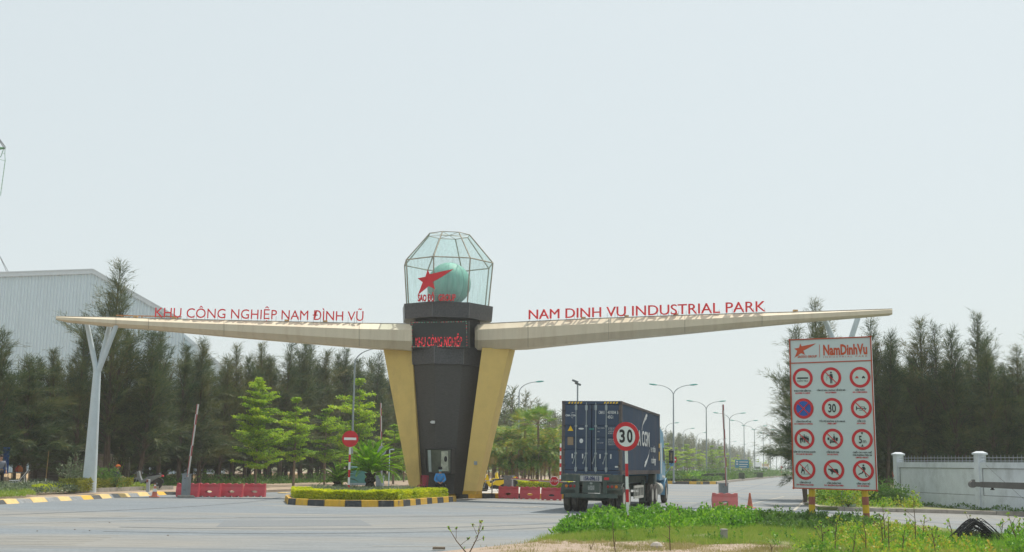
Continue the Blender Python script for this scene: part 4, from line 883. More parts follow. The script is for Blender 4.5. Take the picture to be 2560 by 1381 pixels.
for r_ in range(4):
    for c_ in range(3):
        x, y = CEN[r_][c_]; o = bpt(x, y, .004)
        def q2(pts, off): return [o + bd.rt * (u * RS) + bd.up * (v * RS) + bd.n * off for u, v in pts]
        mb = MB(); n = 36; ou_, in_ = circ(0, 0, 1, n), circ(0, 0, .73, n)
        A_, B_ = q2(ou_, .006), q2(in_, .006)
        if (r_, c_) == (1, 0): pass
        vs = A_ + B_; mb.add(vs, [(i, (i + 1) % n, n + (i + 1) % n, n + i) for i in range(n)])
        if (r_, c_) in SLASH: mb.slab(q2([(-.56, .50), (-.50, .56), (.56, -.50), (.50, -.56)], .014), -bd.n * .003)
        if (r_, c_) == (1, 0):
            mb.slab(q2([(-.56, .49), (-.49, .56), (.56, -.49), (.49, -.56)], .014), -bd.n * .003); mb.slab(q2([(.56, .49), (.49, .56), (-.56, -.49), (-.49, -.56)], .017), -bd.n * .003)
        ring = tag(mb.build('prohibition_sign', M_red, pan), 'red ' + DN[r_ * 3 + c_] + ' circle')
        mb = MB(); mb.add(q2(circ(0, 0, .74, 36), .002), [tuple(range(36))]); mb.build('sign_face', M_blue if (r_, c_) == (1, 0) else mat('sign_face_pale', (.54, .62, .60), .5, var=.04), ring)
        mb = MB()
        for p in PIC.get((r_, c_), []): mb.slab(q2(p, .009), -bd.n * .003)
        if (r_, c_) == (0, 0): lay(mb, 'KIỂM TRA', o + bd.up * (-.36 * RS) + bd.n * .008, bd.rt, bd.up, .055, .36 * 1.0, .003, .0)
        if (r_, c_) == (1, 1): lay(mb, '30', o + bd.up * (-.38 * RS) + bd.n * .008, bd.rt, bd.up, .27, .26, .003, .02)
        if (r_, c_) == (2, 2): lay(mb, '5', o + bd.up * (-.36 * RS) - bd.rt * .06 + bd.n * .008, bd.rt, bd.up, .24, .1, .003, .02); lay(mb, 'm', o + bd.up * (-.36 * RS) + bd.rt * .075 + bd.n * .008, bd.rt, bd.up, .1 * 1.4, .11, .003, .0)
        if mb.v: mb.build('pictogram', M_black, ring)
        if (r_, c_) == (0, 2):
            mb = MB()
            for p in car_(-.3): mb.slab(q2(p, .009), -bd.n * .003)
            mb.build('pictogram', M_red, ring)
        lines, red = CAPT[r_][c_]; w1, w2 = CW[r_][c_]; yy = y + 34.5 if r_ != 0 else y + 33.5
        mb = MB()
        for ln in lines: lay(mb, ln, bpt(x, yy, .01), bd.rt, bd.up, .048, w1 / F * 41.3 * 1.03, .003, .025, 'c', 1); yy += 6.2 if len(lines) == 1 else 6.6
        mb.build('caption', M_black, ring)
        mb = MB(); lay(mb, red, bpt(x, yy - .6, .01), bd.rt, bd.up, .048, w2 / F * 41.3 * 1.03, .003, .03, 'c', 1); mb.build('english_caption', M_red, ring)

# ------------------------------------------------------------------ round traffic signs on striped posts
def round_sign(label, post_px, post_y, dpx, dpy, rpx, Yd, kind, yaw=0.0, z0=0.0, lean=None, seg=.4, group=None):
    base = P(post_px, post_y, Yd); base = Vector((base.x, Yd, z0)); c = P(dpx, dpy, Yd); r = rpx / F * Yd
    t = thing('traffic_sign', base, label, 'traffic sign', group, world=True)
    top = c + Vector((0, .06, 0)); d = (top - base); L_ = d.length; d.normalize(); mb = MB(); nseg = int((L_ - r) / seg) + 2; mb.mi = 1; mb.tube([top, top - d * (r + .005)], .048, 12)
    for i in range(nseg):
        a_, b_ = r + i * seg, min(r + (i + 1) * seg, L_ + .15)
        if b_ <= a_: break
        mb.mi = (i + 1) % 2; mb.tube([top - d * a_, top - d * b_], .048, 12, cap=False)
    mb.build('post', [M_red, M_white], t, smooth='auto')
    cy_, sy_ = math.cos(yaw), math.sin(yaw); rt_v = Vector((cy_, sy_, 0)); n = Vector((sy_, -cy_, 0)); upv = d if abs(d.z) > .9 else ez
    def ring(rr, off): return [c + rt_v * (rr * math.cos(q)) + upv * (rr * math.sin(q)) + n * off for q in np.linspace(0, 2 * math.pi, 41)[:-1]]
    mb = MB(); mb.slab(ring(r, .0), n * .012); dsk = mb.build('sign_disc', M_red, t)
    mb = MB(); mb.slab(ring(r * 1.0, -.012), n * .010); mb.build('sign_back', M_galv, t)
    mb = MB()
    if kind == 'entry':
        mb.slab([c + rt_v * a + upv * b + n * .016 for a, b in ((-r * .74, -r * .15), (r * .74, -r * .15), (r * .74, r * .15), (-r * .74, r * .15))], n * .003); mb.build('white_bar', mat('retroreflective_white', (.80, .80, .80), .4, var=.03), dsk)
    else:
        mb.slab(ring(r * .71, .014), n * .003); f = mb.build('sign_face', mat('white_sign_face', (.68, .72, .70), .5, var=.03), dsk)
        mb = MB(); lay(mb, '3', c - rt_v * (.28 * r) - upv * (.40 * r) + n * .021, rt_v, upv, r * .84, r * .42, .004, .03); lay(mb, '0', c + rt_v * (.30 * r) - upv * (.40 * r) + n * .021, rt_v, upv, r * .84, r * .42, .004, .03); mb.build('digits', M_black, dsk)
    return t
round_sign('red and white no entry sign standing in the yellow hedge island', 871.5, 1222, 875.5, 1097.5, 20.2, 56.6, 'entry', yaw=.05, z0=.25, seg=.343)
round_sign('red ringed 30 speed limit sign standing in the weeds before the truck', 1570, 1304, 1565.3, 1091.5, 35.5, 39.0, 'limit', yaw=-.53, z0=.0, seg=.40)
round_sign('far no entry sign on the median just right of the blue cab', 1683, 1195, 1683, 1150, 9.0, 137, 'entry', z0=.28, seg=.45)
round_sign('tiny distant no entry sign near the white trucks', 1954, 1182, 1954, 1169, 3.2, 290, 'entry', z0=.28, seg=.5)

# ------------------------------------------------------------------ water barriers, cones, boom gates
M_barr = mat('faded_red_plastic', (0.50, 0.065, 0.085), 0.55, var=.1, scale=1.5, dirt=(.36, .16, .15), dirt_amt=.5)
M_barp = mat('sun_bleached_pink_plastic', (0.62, 0.17, 0.16), 0.6, var=.1, scale=1.5, dirt=(.5, .3, .27), dirt_amt=.5)
def barrier(name_m, L=1.075, H=.66):
    r = thing('water_barrier', (0, 0, 0), '', 'road barrier'); mb = MB()
    hole = [(-.17, .25), (-.10, .20), (0, .185), (.10, .20), (.17, .25), (.10, .30), (0, .315), (-.10, .30)]
    top = [(-L / 2 + .03, H)]
    for c in (-.33, 0, .33): top += [(c - .11, H), (c - .05, H - .035), (c + .05, H - .035), (c + .11, H)]
    top += [(L / 2 - .0, H)]
    bot = [(L / 2 - .02, 0)]
    for c in (.33, 0, -.33): bot += [(c + .08, 0), (c + .05, .05), (c - .05, .05), (c - .08, 0)]
    bot += [(-L / 2 + .02, 0)]
    def dep(z): return .215 if z < .12 else .20 if z < .3 else .125 if z < .47 else .095
    # front and back skins made of horizontal bands so the profile steps in
    zsl = [.0, .12, .3, .44, .5, H]
    for sgn in (-1, 1):
        outer = [Vector((x, 0, z)) for x, z in bot[::-1]] + [Vector((L / 2, 0, .3)), Vector((L / 2, 0, .5))] + [Vector((x, 0, z)) for x, z in top[::-1]] + [Vector((-L / 2, 0, .5)), Vector((-L / 2, 0, .3))]
        bm = bmesh.new(); ov = [bm.verts.new(v) for v in outer]; oe = [bm.edges.new((ov[i], ov[(i + 1) % len(ov)])) for i in range(len(ov))]
        hv = [bm.verts.new((x, 0, z)) for x, z in hole]; he = [bm.edges.new((hv[i], hv[(i + 1) % len(hv)])) for i in range(len(hv))]
        bmesh.ops.triangle_fill(bm, edges=oe + he, use_beauty=True)
        for zc in (.12, .3, .44, .5):
            bmesh.ops.bisect_plane(bm, geom=bm.verts[:] + bm.edges[:] + bm.faces[:], plane_co=(0, 0, zc), plane_no=(0, 0, 1))
        bm.verts.index_update(); b = len(mb.v)
        for v in bm.verts: mb.v.append((v.co.x, sgn * np.interp(v.co.z, [0, .10, .30, .45, .5, H], [.23, .22, .20, .13, .11, .10]), v.co.z))
        for f in bm.faces:
            c = f.calc_center_median()
            if abs(c.x) < .15 and .19 < c.z < .31 and all(abs(v.co.x) <= .171 and .18 < v.co.z < .32 for v in f.verts): continue
            mb.f.append([b + v.index for v in f.verts]); mb.m.append(0)
        bm.free()
    wy = lambda z: np.interp(z, [0, .10, .30, .45, .5, H], [.23, .22, .20, .13, .11, .10])
    loops = [outer, [Vector((x, 0, z)) for x, z in hole]]
    for q, lp in enumerate(loops):
        n = len(lp)
        for i in range(n):
            a, c = lp[i], lp[(i + 1) % n]; mb.add([(a.x, -wy(a.z), a.z), (c.x, -wy(c.z), c.z), (c.x, wy(c.z), c.z), (a.x, wy(a.z), a.z)], [(0, 1, 2, 3)])
    mb.build('barrier_shell', name_m, r)
    mb = MB()
    mb.box((0, -.107 - .012, H - .13), (L - .12, .012, .025)); mb.build('moulded_rib', name_m, r)
    return r
b_red = barrier(M_barr)
def put_barrier(src, px, py, rz, label, group, first=False, tilt=0):
    o = src if first else copy_tree(src)
    p = G(px, py); o.location = (p.x, p.y + .22, 0.004); o.rotation_euler = (0, tilt, rz); o['label'] = label; o['group'] = group; return o
LBG = 'red water barriers across the left lane'
put_barrier(b_red, 466, 1243, .03, 'red plastic water barrier behind the left grey boom gate cabinet', LBG, True)
put_barrier(b_red, 520.5, 1243, .02, 'red water barrier just right of the left boom gate cabinet', LBG)
put_barrier(b_red, 577, 1243, .015, 'red water barrier third from the left, between two others', LBG)
put_barrier(b_red, 634.5, 1242.6, .01, 'red water barrier at the island end of the left barrier row', LBG)
RBG = 'red water barriers beside the truck'
put_barrier(b_red, 1271, 1247.5, -.05, 'faded red water barrier next to the yellow and black tower kerb', RBG)
put_barrier(b_red, 1325, 1249, -.06, 'middle red water barrier of the row left of the truck', RBG)
put_barrier(b_red, 1379, 1251.5, -.06, 'red water barrier closest to the truck tyres', RBG)
bp_k = barrier(M_barp, 1.17, .66); put_barrier(bp_k, 1814, 1270, -.06, 'single pink bleached water barrier in front of the right boom gate', None, True)
del bp_k['group']
def cone(px, py, label, band, h=.62, m=None, rz=0):
    p = G(px, py); t = thing('traffic_cone', (p.x, p.y, .004), label, 'traffic cone', rz=rz); mb = MB()
    prof = [(.155, .04), (.135, .06), (.105, .22), (.055, h - .14), (.038, h), (.03, h + .005), (.001, h + .006)]
    mb.lathe(prof, (0, 0, 0), 20); mb.build('cone_body', m, t, smooth='auto')
    mb = MB(); mb.cbox((0, 0, .02), (.42, .42, .045), .02); mb.build('cone_base', m, t)
    if band:
        for z0, z1 in ((.26, .40), (.52, .58)):
            mb = MB(); rr = lambda z: np.interp(z, [.06, .22, h - .14, h], [.135, .105, .055, .038]) + .003; mb.lathe([(rr(z0), z0), (rr(z1), z1)], (0, 0, 0), 20); mb.build('white_band', M_white, t)
M_cone = mat('faded_orange_rubber', (0.55, 0.16, 0.10), .65, var=.15, scale=6, dirt=(.5, .36, .3), dirt_amt=.4)
cone(386, 1243.5, 'faded orange and white traffic cone by the left painted kerb', True, m=M_cone)
cone(1875, 1271, 'plain orange traffic cone right of the pink water barrier', False, h=.68, m=mat('dull_orange_rubber', (0.50, 0.15, 0.09), .65, var=.2, scale=6, dirt=(.2, .1, .08), dirt_amt=.4), rz=.3)
M_cab2 = mat('boom_gate_cabinet_grey', (0.22, 0.25, 0.27), .5, var=.07, dirt=(.12, .11, .1), dirt_amt=.3)
M_cab3 = mat('boom_gate_side_dark', (0.13, 0.145, 0.155), .5, var=.1)
def boom(px, py, Yd, wpx, hpx, label, tip, rz=0, plinth=True, z0=0.0, stop=None, yb=None):
    p = XZ(px, Yd, z0); wd = wpx / F * Yd; h = hpx / F * Yd; t = thing('boom_gate', p, label, 'boom gate', 'boom gates at the gateway', world=True)
    mb = MB(); mb.box((p.x, p.y, z0 + h / 2), (wd, wd * .95, h), rz); cb_ = mb.build('cabinet', M_cab2, t, bevel=.012)
    mb = MB(); mb.box((p.x, p.y, z0 + h + .015), (wd + .05, wd + .04, .04), rz); mb.build('lid', M_cab2, cb_)
    mb = MB(); mb.box((p.x - wd * .1, p.y - wd * .48, z0 + h * .83), (.03, .03, .04), rz); mb.box((p.x - wd * .1, p.y - wd * .48, z0 + h * .33), (.14, .02, .015), rz); mb.build('lock', M_black, cb_)
    if plinth: mb = MB(); mb.box((p.x, p.y, z0 + .05), (wd + .28, wd + .2, .12), rz); mb.build('plinth', M_conc, t, bevel=.02)
    a = Vector((p.x + wd * .28, p.y - wd * .5 - .03, z0 + h - .12)); b = P(tip[0], tip[1], p.y - wd * .5 - .03); d = b - a; L_ = d.length; d.normalize()
    mb = MB(); n = int(L_ / .5) + 1
    sdv = d.cross(Vector((0, 1, 0))).normalized()
    for i in range(n):
        s0, s1 = a + d * (i * .5), a + d * min((i + 1) * .5, L_)
        for q, (o0, o1) in enumerate(((-.05, 0.012), (0.012, .05))):
            mb.mi = 1 if (q == 1 and i % 3 != 2) or (q == 0 and i % 3 == 2) else 0
            vs = [s0 + sdv * o0, s0 + sdv * o1, s0 + sdv * o1 + Vector((0, .04, 0)), s0 + sdv * o0 + Vector((0, .04, 0)), s1 + sdv * o0, s1 + sdv * o1, s1 + sdv * o1 + Vector((0, .04, 0)), s1 + sdv * o0 + Vector((0, .04, 0))]
            mb.hexa(vs)
    arm = mb.build('boom_arm', [mat('arm_white', (.50, .48, .46), .5, var=.08, dirt=(.4, .36, .32), dirt_amt=.4), mat('arm_red', (.32, .08, .075), .5, var=.15)], t)
    if stop:
        c = P(stop[0], stop[1], a.y - .05); r = stop[2] / F * a.y
        oc = [c + Vector((r * math.cos(R(22.5 + 45 * k)), 0, r * math.sin(R(22.5 + 45 * k)))) for k in range(8)]
        mb = MB(); mb.slab(oc, Vector((0, .015, 0))); sg_ = mb.build('stop_sign', M_red, arm)
        mb = MB(); lay(mb, 'STOP', c - ez * (.24 * r) - Vector((0, .006, 0)), Vector((1, 0, 0)), ez, r * .48, r * 1.5, .004, .0)
        mb.tube([p_ + (c - p_) * .08 - Vector((0, .006, 0)) for p_ in oc + [oc[0]]], .012, 4); mb.build('stop_lettering', M_white, arm)
    return t
boom(468, 1242, 59.3, 17, 56, 'grey boom gate cabinet with its red and white arm raised, among the left water barriers', (494.5, 1011), rz=-.25)
boom(951, 1222, 80, 17, 35, 'grey boom gate with raised arm behind the big cycad palm', (952, 1008), rz=-.2)
boom(1808, 1248, 66, 21, 45, 'grey boom gate with vertical arm standing behind the pink water barrier', (1807.5, 1012), rz=0)
boom(1272, 1235, 66.6, 20, 41, 'grey boom gate beside the truck with lowered arm carrying a stop sign', (1420, 1207), rz=-.2, z0=.28, stop=(1385.5, 1203, 12.5))

# ------------------------------------------------------------------ street lamps
M_lamp = mat('lamp_pole_steel', (0.27, 0.31, 0.33), .5, metal=.2, var=.08)
M_head = mat('teal_lamp_head', (0.06, 0.30, 0.27), .45, var=.1)
def lamp(double, H=10.0):
    r = thing('street_lamp', (0, 0, 0), '', 'street lamp'); mb = MB()
    zt = H - 1.15; mb.tube([(0, 0, 0), (0, 0, .02), (0, 0, 4), (0, 0, zt)], [.1, .095, .08, .058], 10); mb.cbox((0, 0, .06), (.34, .34, .12), .02); mb.build('pole', M_lamp, r, smooth='auto')
    for sg in ((1, -1) if double else (1,)):
        pts = [Vector((sg * (.02 + 2.0 * (1 - math.cos(t)) / 1.0 * .72 if 0 else sg * 0), 0, 0))] if 0 else [Vector((sg * 1.9 * (1 - math.cos(t)), 0, zt - .05 + 1.1 * math.sin(t))) for t in np.linspace(0, math.pi / 2 * .93, 12)]
        mb = MB(); mb.tube(pts, [.045] * 6 + [.035] * 6, 7); arm = mb.build('arm', M_lamp, r, smooth='auto')
        e = pts[-1]; d = (pts[-1] - pts[-2]).normalized(); mb = MB(); rg = []
        for s, w_, h_ in ((-.05, .05, .04), (.1, .10, .07), (.35, .14, .09), (.65, .12, .07), (.8, .05, .03)):
            c = e + d * s; rg.append([c + Vector((0, w_ * math.cos(q), 0)) + Vector((-d.z, 0, d.x)) * (h_ * math.sin(q)) * sg * (1 if sg > 0 else -1) for q in np.linspace(0, 2 * math.pi, 11)[:-1]])
        mb.loft(rg); mb.build('lamp_head', M_head, arm, smooth='auto')
    return r
ld = lamp(True); lsg = lamp(False)
GL = 'double armed lamps along the median'; GS = 'single armed lamps along the left verge'
nth = ['nearest', 'second', 'third', 'fourth', 'fifth', 'sixth', 'seventh', 'eighth', 'ninth', 'tenth', 'eleventh', 'twelfth', 'thirteenth', 'fourteenth']
for k, (px, py) in enumerate([(1683, 969), (1765.5, 1009), (1824, 1038), (1860, 1056), (1886, 1069), (1908, 1078), (1925, 1086), (1940, 1093), (1952, 1098), (1962, 1103), (1971, 1107)]):
    o = ld if k == 0 else copy_tree(ld)
    hz = 1162 + (px - 1280) * RHO; Yd = 8.2 * F / (hz - py); p = XZ(px + 1.2, Yd, .25); place(o, p, -R(8)); o['group'] = GL
    o['label'] = nth[k] + ' double armed teal headed lamp from the truck along the median'
pxs = [(878, 892, 88.7), (1295, 985, None), (1665, 1074, None), (1708, 1086, None), (1742, 1095, None), (1795, 1108, None), (1822, 1114, None), (1848, 1120, None), (1868, 1124, None), (1884, 1128, None), (1898, 1132, None)]
SL = ['tall curved lamp behind the no entry sign, its head just under the left wing', 'curved street lamp rising behind the palms right of the tower', 'single armed lamp just right of the blue cab', 'single armed lamp between the first two median lamps', 'single armed lamp left of the second median lamp', 'faint single armed lamp beside the raised right boom arm', 'faint single armed lamp near the third median lamp', 'faint single armed lamp left of the fourth median lamp', 'hazy single armed lamp right of the fourth median lamp', 'hazy far single armed lamp above the white trucks', 'farthest hazy single armed lamp on the left verge']
for k, (px, py, Yd) in enumerate(pxs):
    hz = 1162 + (px - 1280) * RHO; Yd = Yd or 7.1 * F / (hz - py); p = XZ(px, Yd, .1); o = lsg if k == 0 else copy_tree(lsg)
    s = 1.0
    if k == 0: s = (882 and 1.0)
    place(o, p, -R(10), s); o['group'] = GS; o['label'] = SL[k]
# flood light pole above the container, teal post behind the cycad
t = thing('flood_light_pole', XZ(1442.5, 80, .2), 'slim pole with angled flood lights rising above the container', 'light pole', world=True); p = t.location.copy(); top = P(1440.5, 962, 80)
mb = MB(); mb.tube([p, Vector((p.x, p.y, top.z))], .05, 8); mb.build('pole', M_lamp, t)
for dx, dz, dy in ((-.16, .22, 0), (.02, .05, .1)):
    mb = MB(); mb.box((p.x + dx, p.y + dy, top.z + dz), (.42, .2, .12), ry=.35); mb.build('flood_lamp', mat('dark_grey_lamp', (.12, .14, .15), .5), t)
t = thing('cctv_post', XZ(973, 78, .25), 'thin pale blue post with a short arm left of the yellow tower fin', 'post', world=True); p = t.location.copy()
mb = MB(); z_ = P(973, 1125, 78).z; mb.tube([p, Vector((p.x, p.y, z_)), Vector((p.x + .14, p.y, z_ + .02))], .035, 6); mb.box((p.x + .2, p.y, z_ + .03), (.16, .1, .08)); mb.build('post', M_pole, t)
t = thing('back_of_sign', XZ(954, 78.6, .2), 'grey back of a round sign on the raised arm line behind the cycad', 'traffic sign', world=True); p = t.location.copy(); c = P(954, 1127, 78.6)
mb = MB(); mb.slab([c + Vector((.30 * math.cos(q), 0, .30 * math.sin(q))) for q in np.linspace(0, 6.283, 25)[:-1]], Vector((0, .02, 0))); mb.build('sign_back', M_galv, t)
mb = MB(); mb.tube([p + Vector((0, .05, 0)), c + Vector((0, .05, .2))], .035, 8); mb.build('post', M_galv, t)

# ------------------------------------------------------------------ far trucks and direction sign
def far_truck(px, Yd, wpx, hpx, label, mb_box):
    p = XZ(px, Yd, .01); wd = wpx / F * Yd; s = wd / 2.5; t = thing('oncoming_truck', p, label, 'truck', 'distant trucks on the boulevard', rz=-HT); t.scale = (s, s, s)
    mb = MB(); mb.cbox((0, 5.0, 2.55), (2.5, 7.0, 2.9), .05); mb.build('cargo_box', mb_box, t)
    mb = MB(); prism(mb, [(-.2, .6), (1.4, .6), (1.4, 2.9), (.2, 2.9), (-.15, 1.9)], -1.2, 1.2); c = mb.build('cab', M_white, t, bevel=.06)
    mb = MB(); mb.slab([Vector(q) for q in ((-1.05, -.17, 1.85), (1.05, -.17, 1.85), (.98, .1, 2.6), (-.98, .1, 2.6))], Vector((0, -.02, 0))); mb.build('windscreen', M_glassdark, c)
    for x in (-1.0, 1.0):
        for y in (.6, 5.6, 7.0): mb = MB(); mb.lathe([(.01, -.14), (.46, -.14), (.5, 0), (.46, .14), (.01, .14)], (x, y, .5), 16, 'X'); mb.build('wheel', M_rubber, t)
    for x in (-.9, .9): mb = MB(); mb.box((x, -.21, .95), (.35, .04, .2)); mb.build('headlight', M_chrome, c)
far_truck(1892.5, 345, 19.5, 0, 'white box truck far down the boulevard, left of a tan one', M_white)
far_truck(1912, 400, 16, 0, 'tan and white truck following the white box truck', mat('tan_box', (.5, .36, .2), .6))
far_truck(1976, 430, 17, 0, 'distant white truck at the left edge of the rules board', M_white)
t = thing('direction_sign', XZ(1855, 212, .3), 'small blue direction board on posts beside the far boulevard', 'direction sign', world=True); c = P(1855, 1160, 212); hw, hh = 17 / F * 212, 10 / F * 212
mb = MB(); mb.box(tuple(c), (hw * 2, .1, hh * 2)); pn = mb.build('sign_panel', mat('sign_teal_blue', (.02, .20, .34), .5, var=.06), t)
mb = MB()
for z_, x_, wv, h_ in ((.45, .25, 1.3, .2), (-.15, .25, 1.25, .2), (-.65, .15, 1.1, .14)): mb.box((c.x + x_ * 1.0, c.y - .06, c.z + z_ * hh), (wv * hw * .98, .02, h_ * hh))
for z_ in (.5, -.1): mb.box((c.x - hw * .72, c.y - .06, c.z + z_ * hh), (.28 * hw, .02, .34 * hh))
mb.build('sign_lines', M_dec, pn)
for dx in (-.5, .2, .8): mb = MB(); mb.tube([(c.x + dx * hw, c.y + .1, .1), (c.x + dx * hw, c.y + .1, c.z)], .06, 6); mb.build('post', M_galv, t)

# ------------------------------------------------------------------ warehouse on the left
def corr_mat(name, col, freq):
    m = bpy.data.materials.new(name); m.use_nodes = True; n = m.node_tree.nodes; l = m.node_tree.links; b = n['Principled BSDF']; b.inputs['Roughness'].default_value = .5
    tc = n.new('ShaderNodeTexCoord'); sx = n.new('ShaderNodeTexNoise'); sx.inputs['Scale'].default_value = .6; mp = n.new('ShaderNodeMapping'); mp.inputs['Scale'].default_value = (4, 4, .3)
    l.new(tc.outputs['Object'], mp.inputs[0]); l.new(mp.outputs[0], sx.inputs['Vector']); rp = n.new('ShaderNodeValToRGB'); rp.color_ramp.elements[0].color = (*[c * .93 for c in col], 1); rp.color_ramp.elements[1].color = (*[min(1, c * 1.06) for c in col], 1)
    l.new(sx.outputs[0], rp.inputs[0]); l.new(rp.outputs[0], b.inputs['Base Color']); return m
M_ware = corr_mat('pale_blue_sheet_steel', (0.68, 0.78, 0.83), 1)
M_wtrim = mat('white_blue_trim', (0.62, 0.68, 0.72), .5, var=.04)
Yw = 118.0
ware = thing('warehouse', XZ(230, Yw, 0), 'large pale blue ribbed steel warehouse behind the trees on the left', 'warehouse', world=True)
def wprof(x): return np.interp(x, [-500, 0, 235, 461], [697, 686, 678, 806])
xs_w = np.arange(-520, 461.5, 2.05); Z0 = P(300, 1215, Yw).z
mb = MB(); k = 0; prev = None
for px in xs_w:
    Yl = Yw + (px - 235) * .012
    p = P(px, float(wprof(px)), Yl); pb = Vector((p.x - (p.x - XZ(px, Yl).x) * 0, Yl, -.1)); off = -.10 if k % 4 in (1, 2) else 0
    cur = (Vector((p.x, Yl + off, -.1)), Vector((p.x, Yl + off, p.z)))
    mb.mi = 1 if k % 4 in (2,) else 0  # rib shading put in as colour: one strip per rib is darker
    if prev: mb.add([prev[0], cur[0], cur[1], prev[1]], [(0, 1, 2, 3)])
    prev = cur; k += 1
mb.build('ribbed_wall', [M_ware, corr_mat('rib_shade_sheet', (0.50, 0.60, 0.67), 1)], ware)
RAD = Vector((-.36, 1, 0)).normalized() * 45
pts_t = [P(px, float(wprof(px)) - 1, Yw + (px - 235) * .012) for px in (-520, 0, 235, 462)]
mb = MB()
for a, b in zip(pts_t, pts_t[1:]):
    for dz, th in ((.0, .34),): mb.slab([a + Vector((0, -.25, -th)), b + Vector((0, -.25, -th)), b + Vector((0, -.25, .06)), a + Vector((0, -.25, .06))], Vector((0, .25, 0)))
mb.build('roof_fascia', M_wtrim, ware)
mb = MB()
for a, b in zip(pts_t, pts_t[1:]): mb.slab([a + Vector((0, -.3, .05)), b + Vector((0, -.3, .05)), b + RAD, a + RAD], Vector((0, 0, .1)))
mb.build('roof', M_wtrim, ware)
e = pts_t[-1]; mb = MB(); mb.slab([Vector((e.x, e.y, 0)), e, e + RAD, Vector((e.x + RAD.x, e.y + RAD.y, 0))], Vector((-.1, 0, 0))); mb.build('end_wall', M_ware, ware)
mb = MB(); a, b = P(462, 838, 122), P(575, 930, 122)
mb.slab([Vector((a.x, 122, 0)), Vector((b.x, 122, 0)), b, a], Vector((0, .2, 0))); an = mb.build('lean_to', M_ware, ware)
mb = MB(); mb.slab([a + Vector((0, -.2, -.3)), b + Vector((0, -.2, -.3)), b + Vector((0, -.2, .1)), a + Vector((0, -.2, .1))], Vector((-.3, 1, 0)) * 20); mb.build('lean_to_roof', M_wtrim, an)

# ------------------------------------------------------------------ pylon at the left frame edge with its lines
M_pyl = mat('green_pylon_paint', (0.16, 0.36, 0.20), .6, var=.1)
Yp = 95.0; tipp = P(13, 371, Yp); cxp = P(-110, 371, Yp).x
py = thing('power_pylon', (cxp, Yp, 0), 'green power line arm with insulators at the left edge of the sky', 'pylon', world=True)
mb = MB(); zt = tipp.z + 2
for sx, sy in ((-1, -1), (1, -1), (1, 1), (-1, 1)): mb.tube([(cxp + sx * 1.2, Yp + sy * 1.2, 0), (cxp + sx * .3, Yp + sy * .3, zt)], .07, 5)
nz = 12
for i in range(nz):
    z0_, z1_ = zt * i / nz, zt * (i + 1) / nz; r0, r1 = 1.2 - .9 * i / nz, 1.2 - .9 * (i + 1) / nz
    for (ax, ay), (bx, by) in (((-1, -1), (1, -1)), ((1, -1), (1, 1)), ((1, 1), (-1, 1)), ((-1, 1), (-1, -1))): mb.tube([(cxp + ax * r0, Yp + ay * r0, z0_), (cxp + bx * r1, Yp + by * r1, z1_)], .035, 4)
mb.build('lattice_mast', M_pyl, py)
mb = MB(); mb.tube([(cxp, Yp - .3, tipp.z - .1), tipp - Vector((.2, 0, 0)), tipp], [.12, .1, .05], 6); mb.tube([(cxp, Yp + .3, tipp.z - 1.2), tipp - Vector((.3, 0, .05))], .05, 5)
for i in range(6): x = cxp + (tipp.x - cxp) * i / 6; mb.tube([(x, Yp, tipp.z - 1.1 * (1 - i / 6)), (x + (tipp.x - cxp) / 6, Yp, tipp.z)], .03, 4)
mb.build('cross_arm', M_pyl, py)
ins = [tipp, P(12, 385, Yp), P(13, 402, Yp)]; e2 = P(1, 490, Yp)
mb = MB(); mb.tube(ins + [e2], .022, 5); mb.tube([P(9, 373, Yp), P(3, 390, Yp), P(-4, 398, Yp)], .03, 5); mb.tube([P(-2, 399, Yp), P(12, 402, Yp)], .015, 4); mb.tube([P(8, 384, Yp), P(11, 384, Yp)], .02, 4)
for i in range(9): c = P(13 - 12 * (i / 9), 402 + 88 * i / 9, Yp); mb.lathe([(.01, -.05), (.06, -.03), (.02, .04)], c, 8)
mb.build('insulator_string', M_pyl, py)
mb = MB()
for a, b in (((-60, 268), (14, 369)), ((-60, 262), (12, 373)), ): mb.tube([P(*a, Yp - 12), P(*b, Yp)], .035, 5)
mb.build('power_line', mat('dark_cable', (.08, .09, .1), .6), py)
t = mb = MB(); 
for a, b in (((-20, 596), (16, 679)), ((-20, 606), (20.5, 679))): mb.tube([P(*a, 116), P(*b, 117)], .025, 4)
tag(mb.build('overhead_cable', MATS['dark_cable']), 'pair of thin overhead cables meeting the warehouse roof at the left edge', 'cable')

# ------------------------------------------------------------------ left side: block wall, sheet fence, planter
M_block = mat('grey_brown_blockwork', (0.17, 0.145, 0.125), .95, var=.25, scale=2.5, stretch=(1, 1, 4), dirt=(.08, .07, .06), dirt_amt=.5, bump=.5)
Yb_ = 76.0
a, b = XZ(72, Yb_ + .4, .15), XZ(238, Yb_, .15); zt = P(150, 1133, Yb_).z
hut = thing('block_hut', a, 'low grey brown block hut in the shade behind the left column', 'hut', world=True)
mb = MB(); mb.slab([Vector((a.x, a.y, .1)), Vector((b.x, b.y, .1)), Vector((b.x, b.y, zt)), Vector((a.x, a.y, zt))], Vector((0, 3.2, 0))); mb.build('block_wall', M_block, hut)
mb = MB()
for i in range(9):
    z_ = .15 + (zt - .15) * (i + .5) / 9; mb.tube([Vector((a.x, a.y - .003, z_)), Vector((b.x, b.y - .003, z_))], .008, 4)
mb.build('mortar_line', mat('mortar', (.26, .24, .22), .9), hut)
mb = MB(); mb.slab([P(96, 1134, Yb_ - .3), P(240, 1129, Yb_ - .3), P(240, 1126.5, Yb_ + 3.5), P(96, 1131, Yb_ + 3.5)], Vector((0, 0, .05))); mb.build('sheet_roof', mat('grey_fibre_sheet', (.32, .31, .28), .8, var=.2, scale=4), hut)
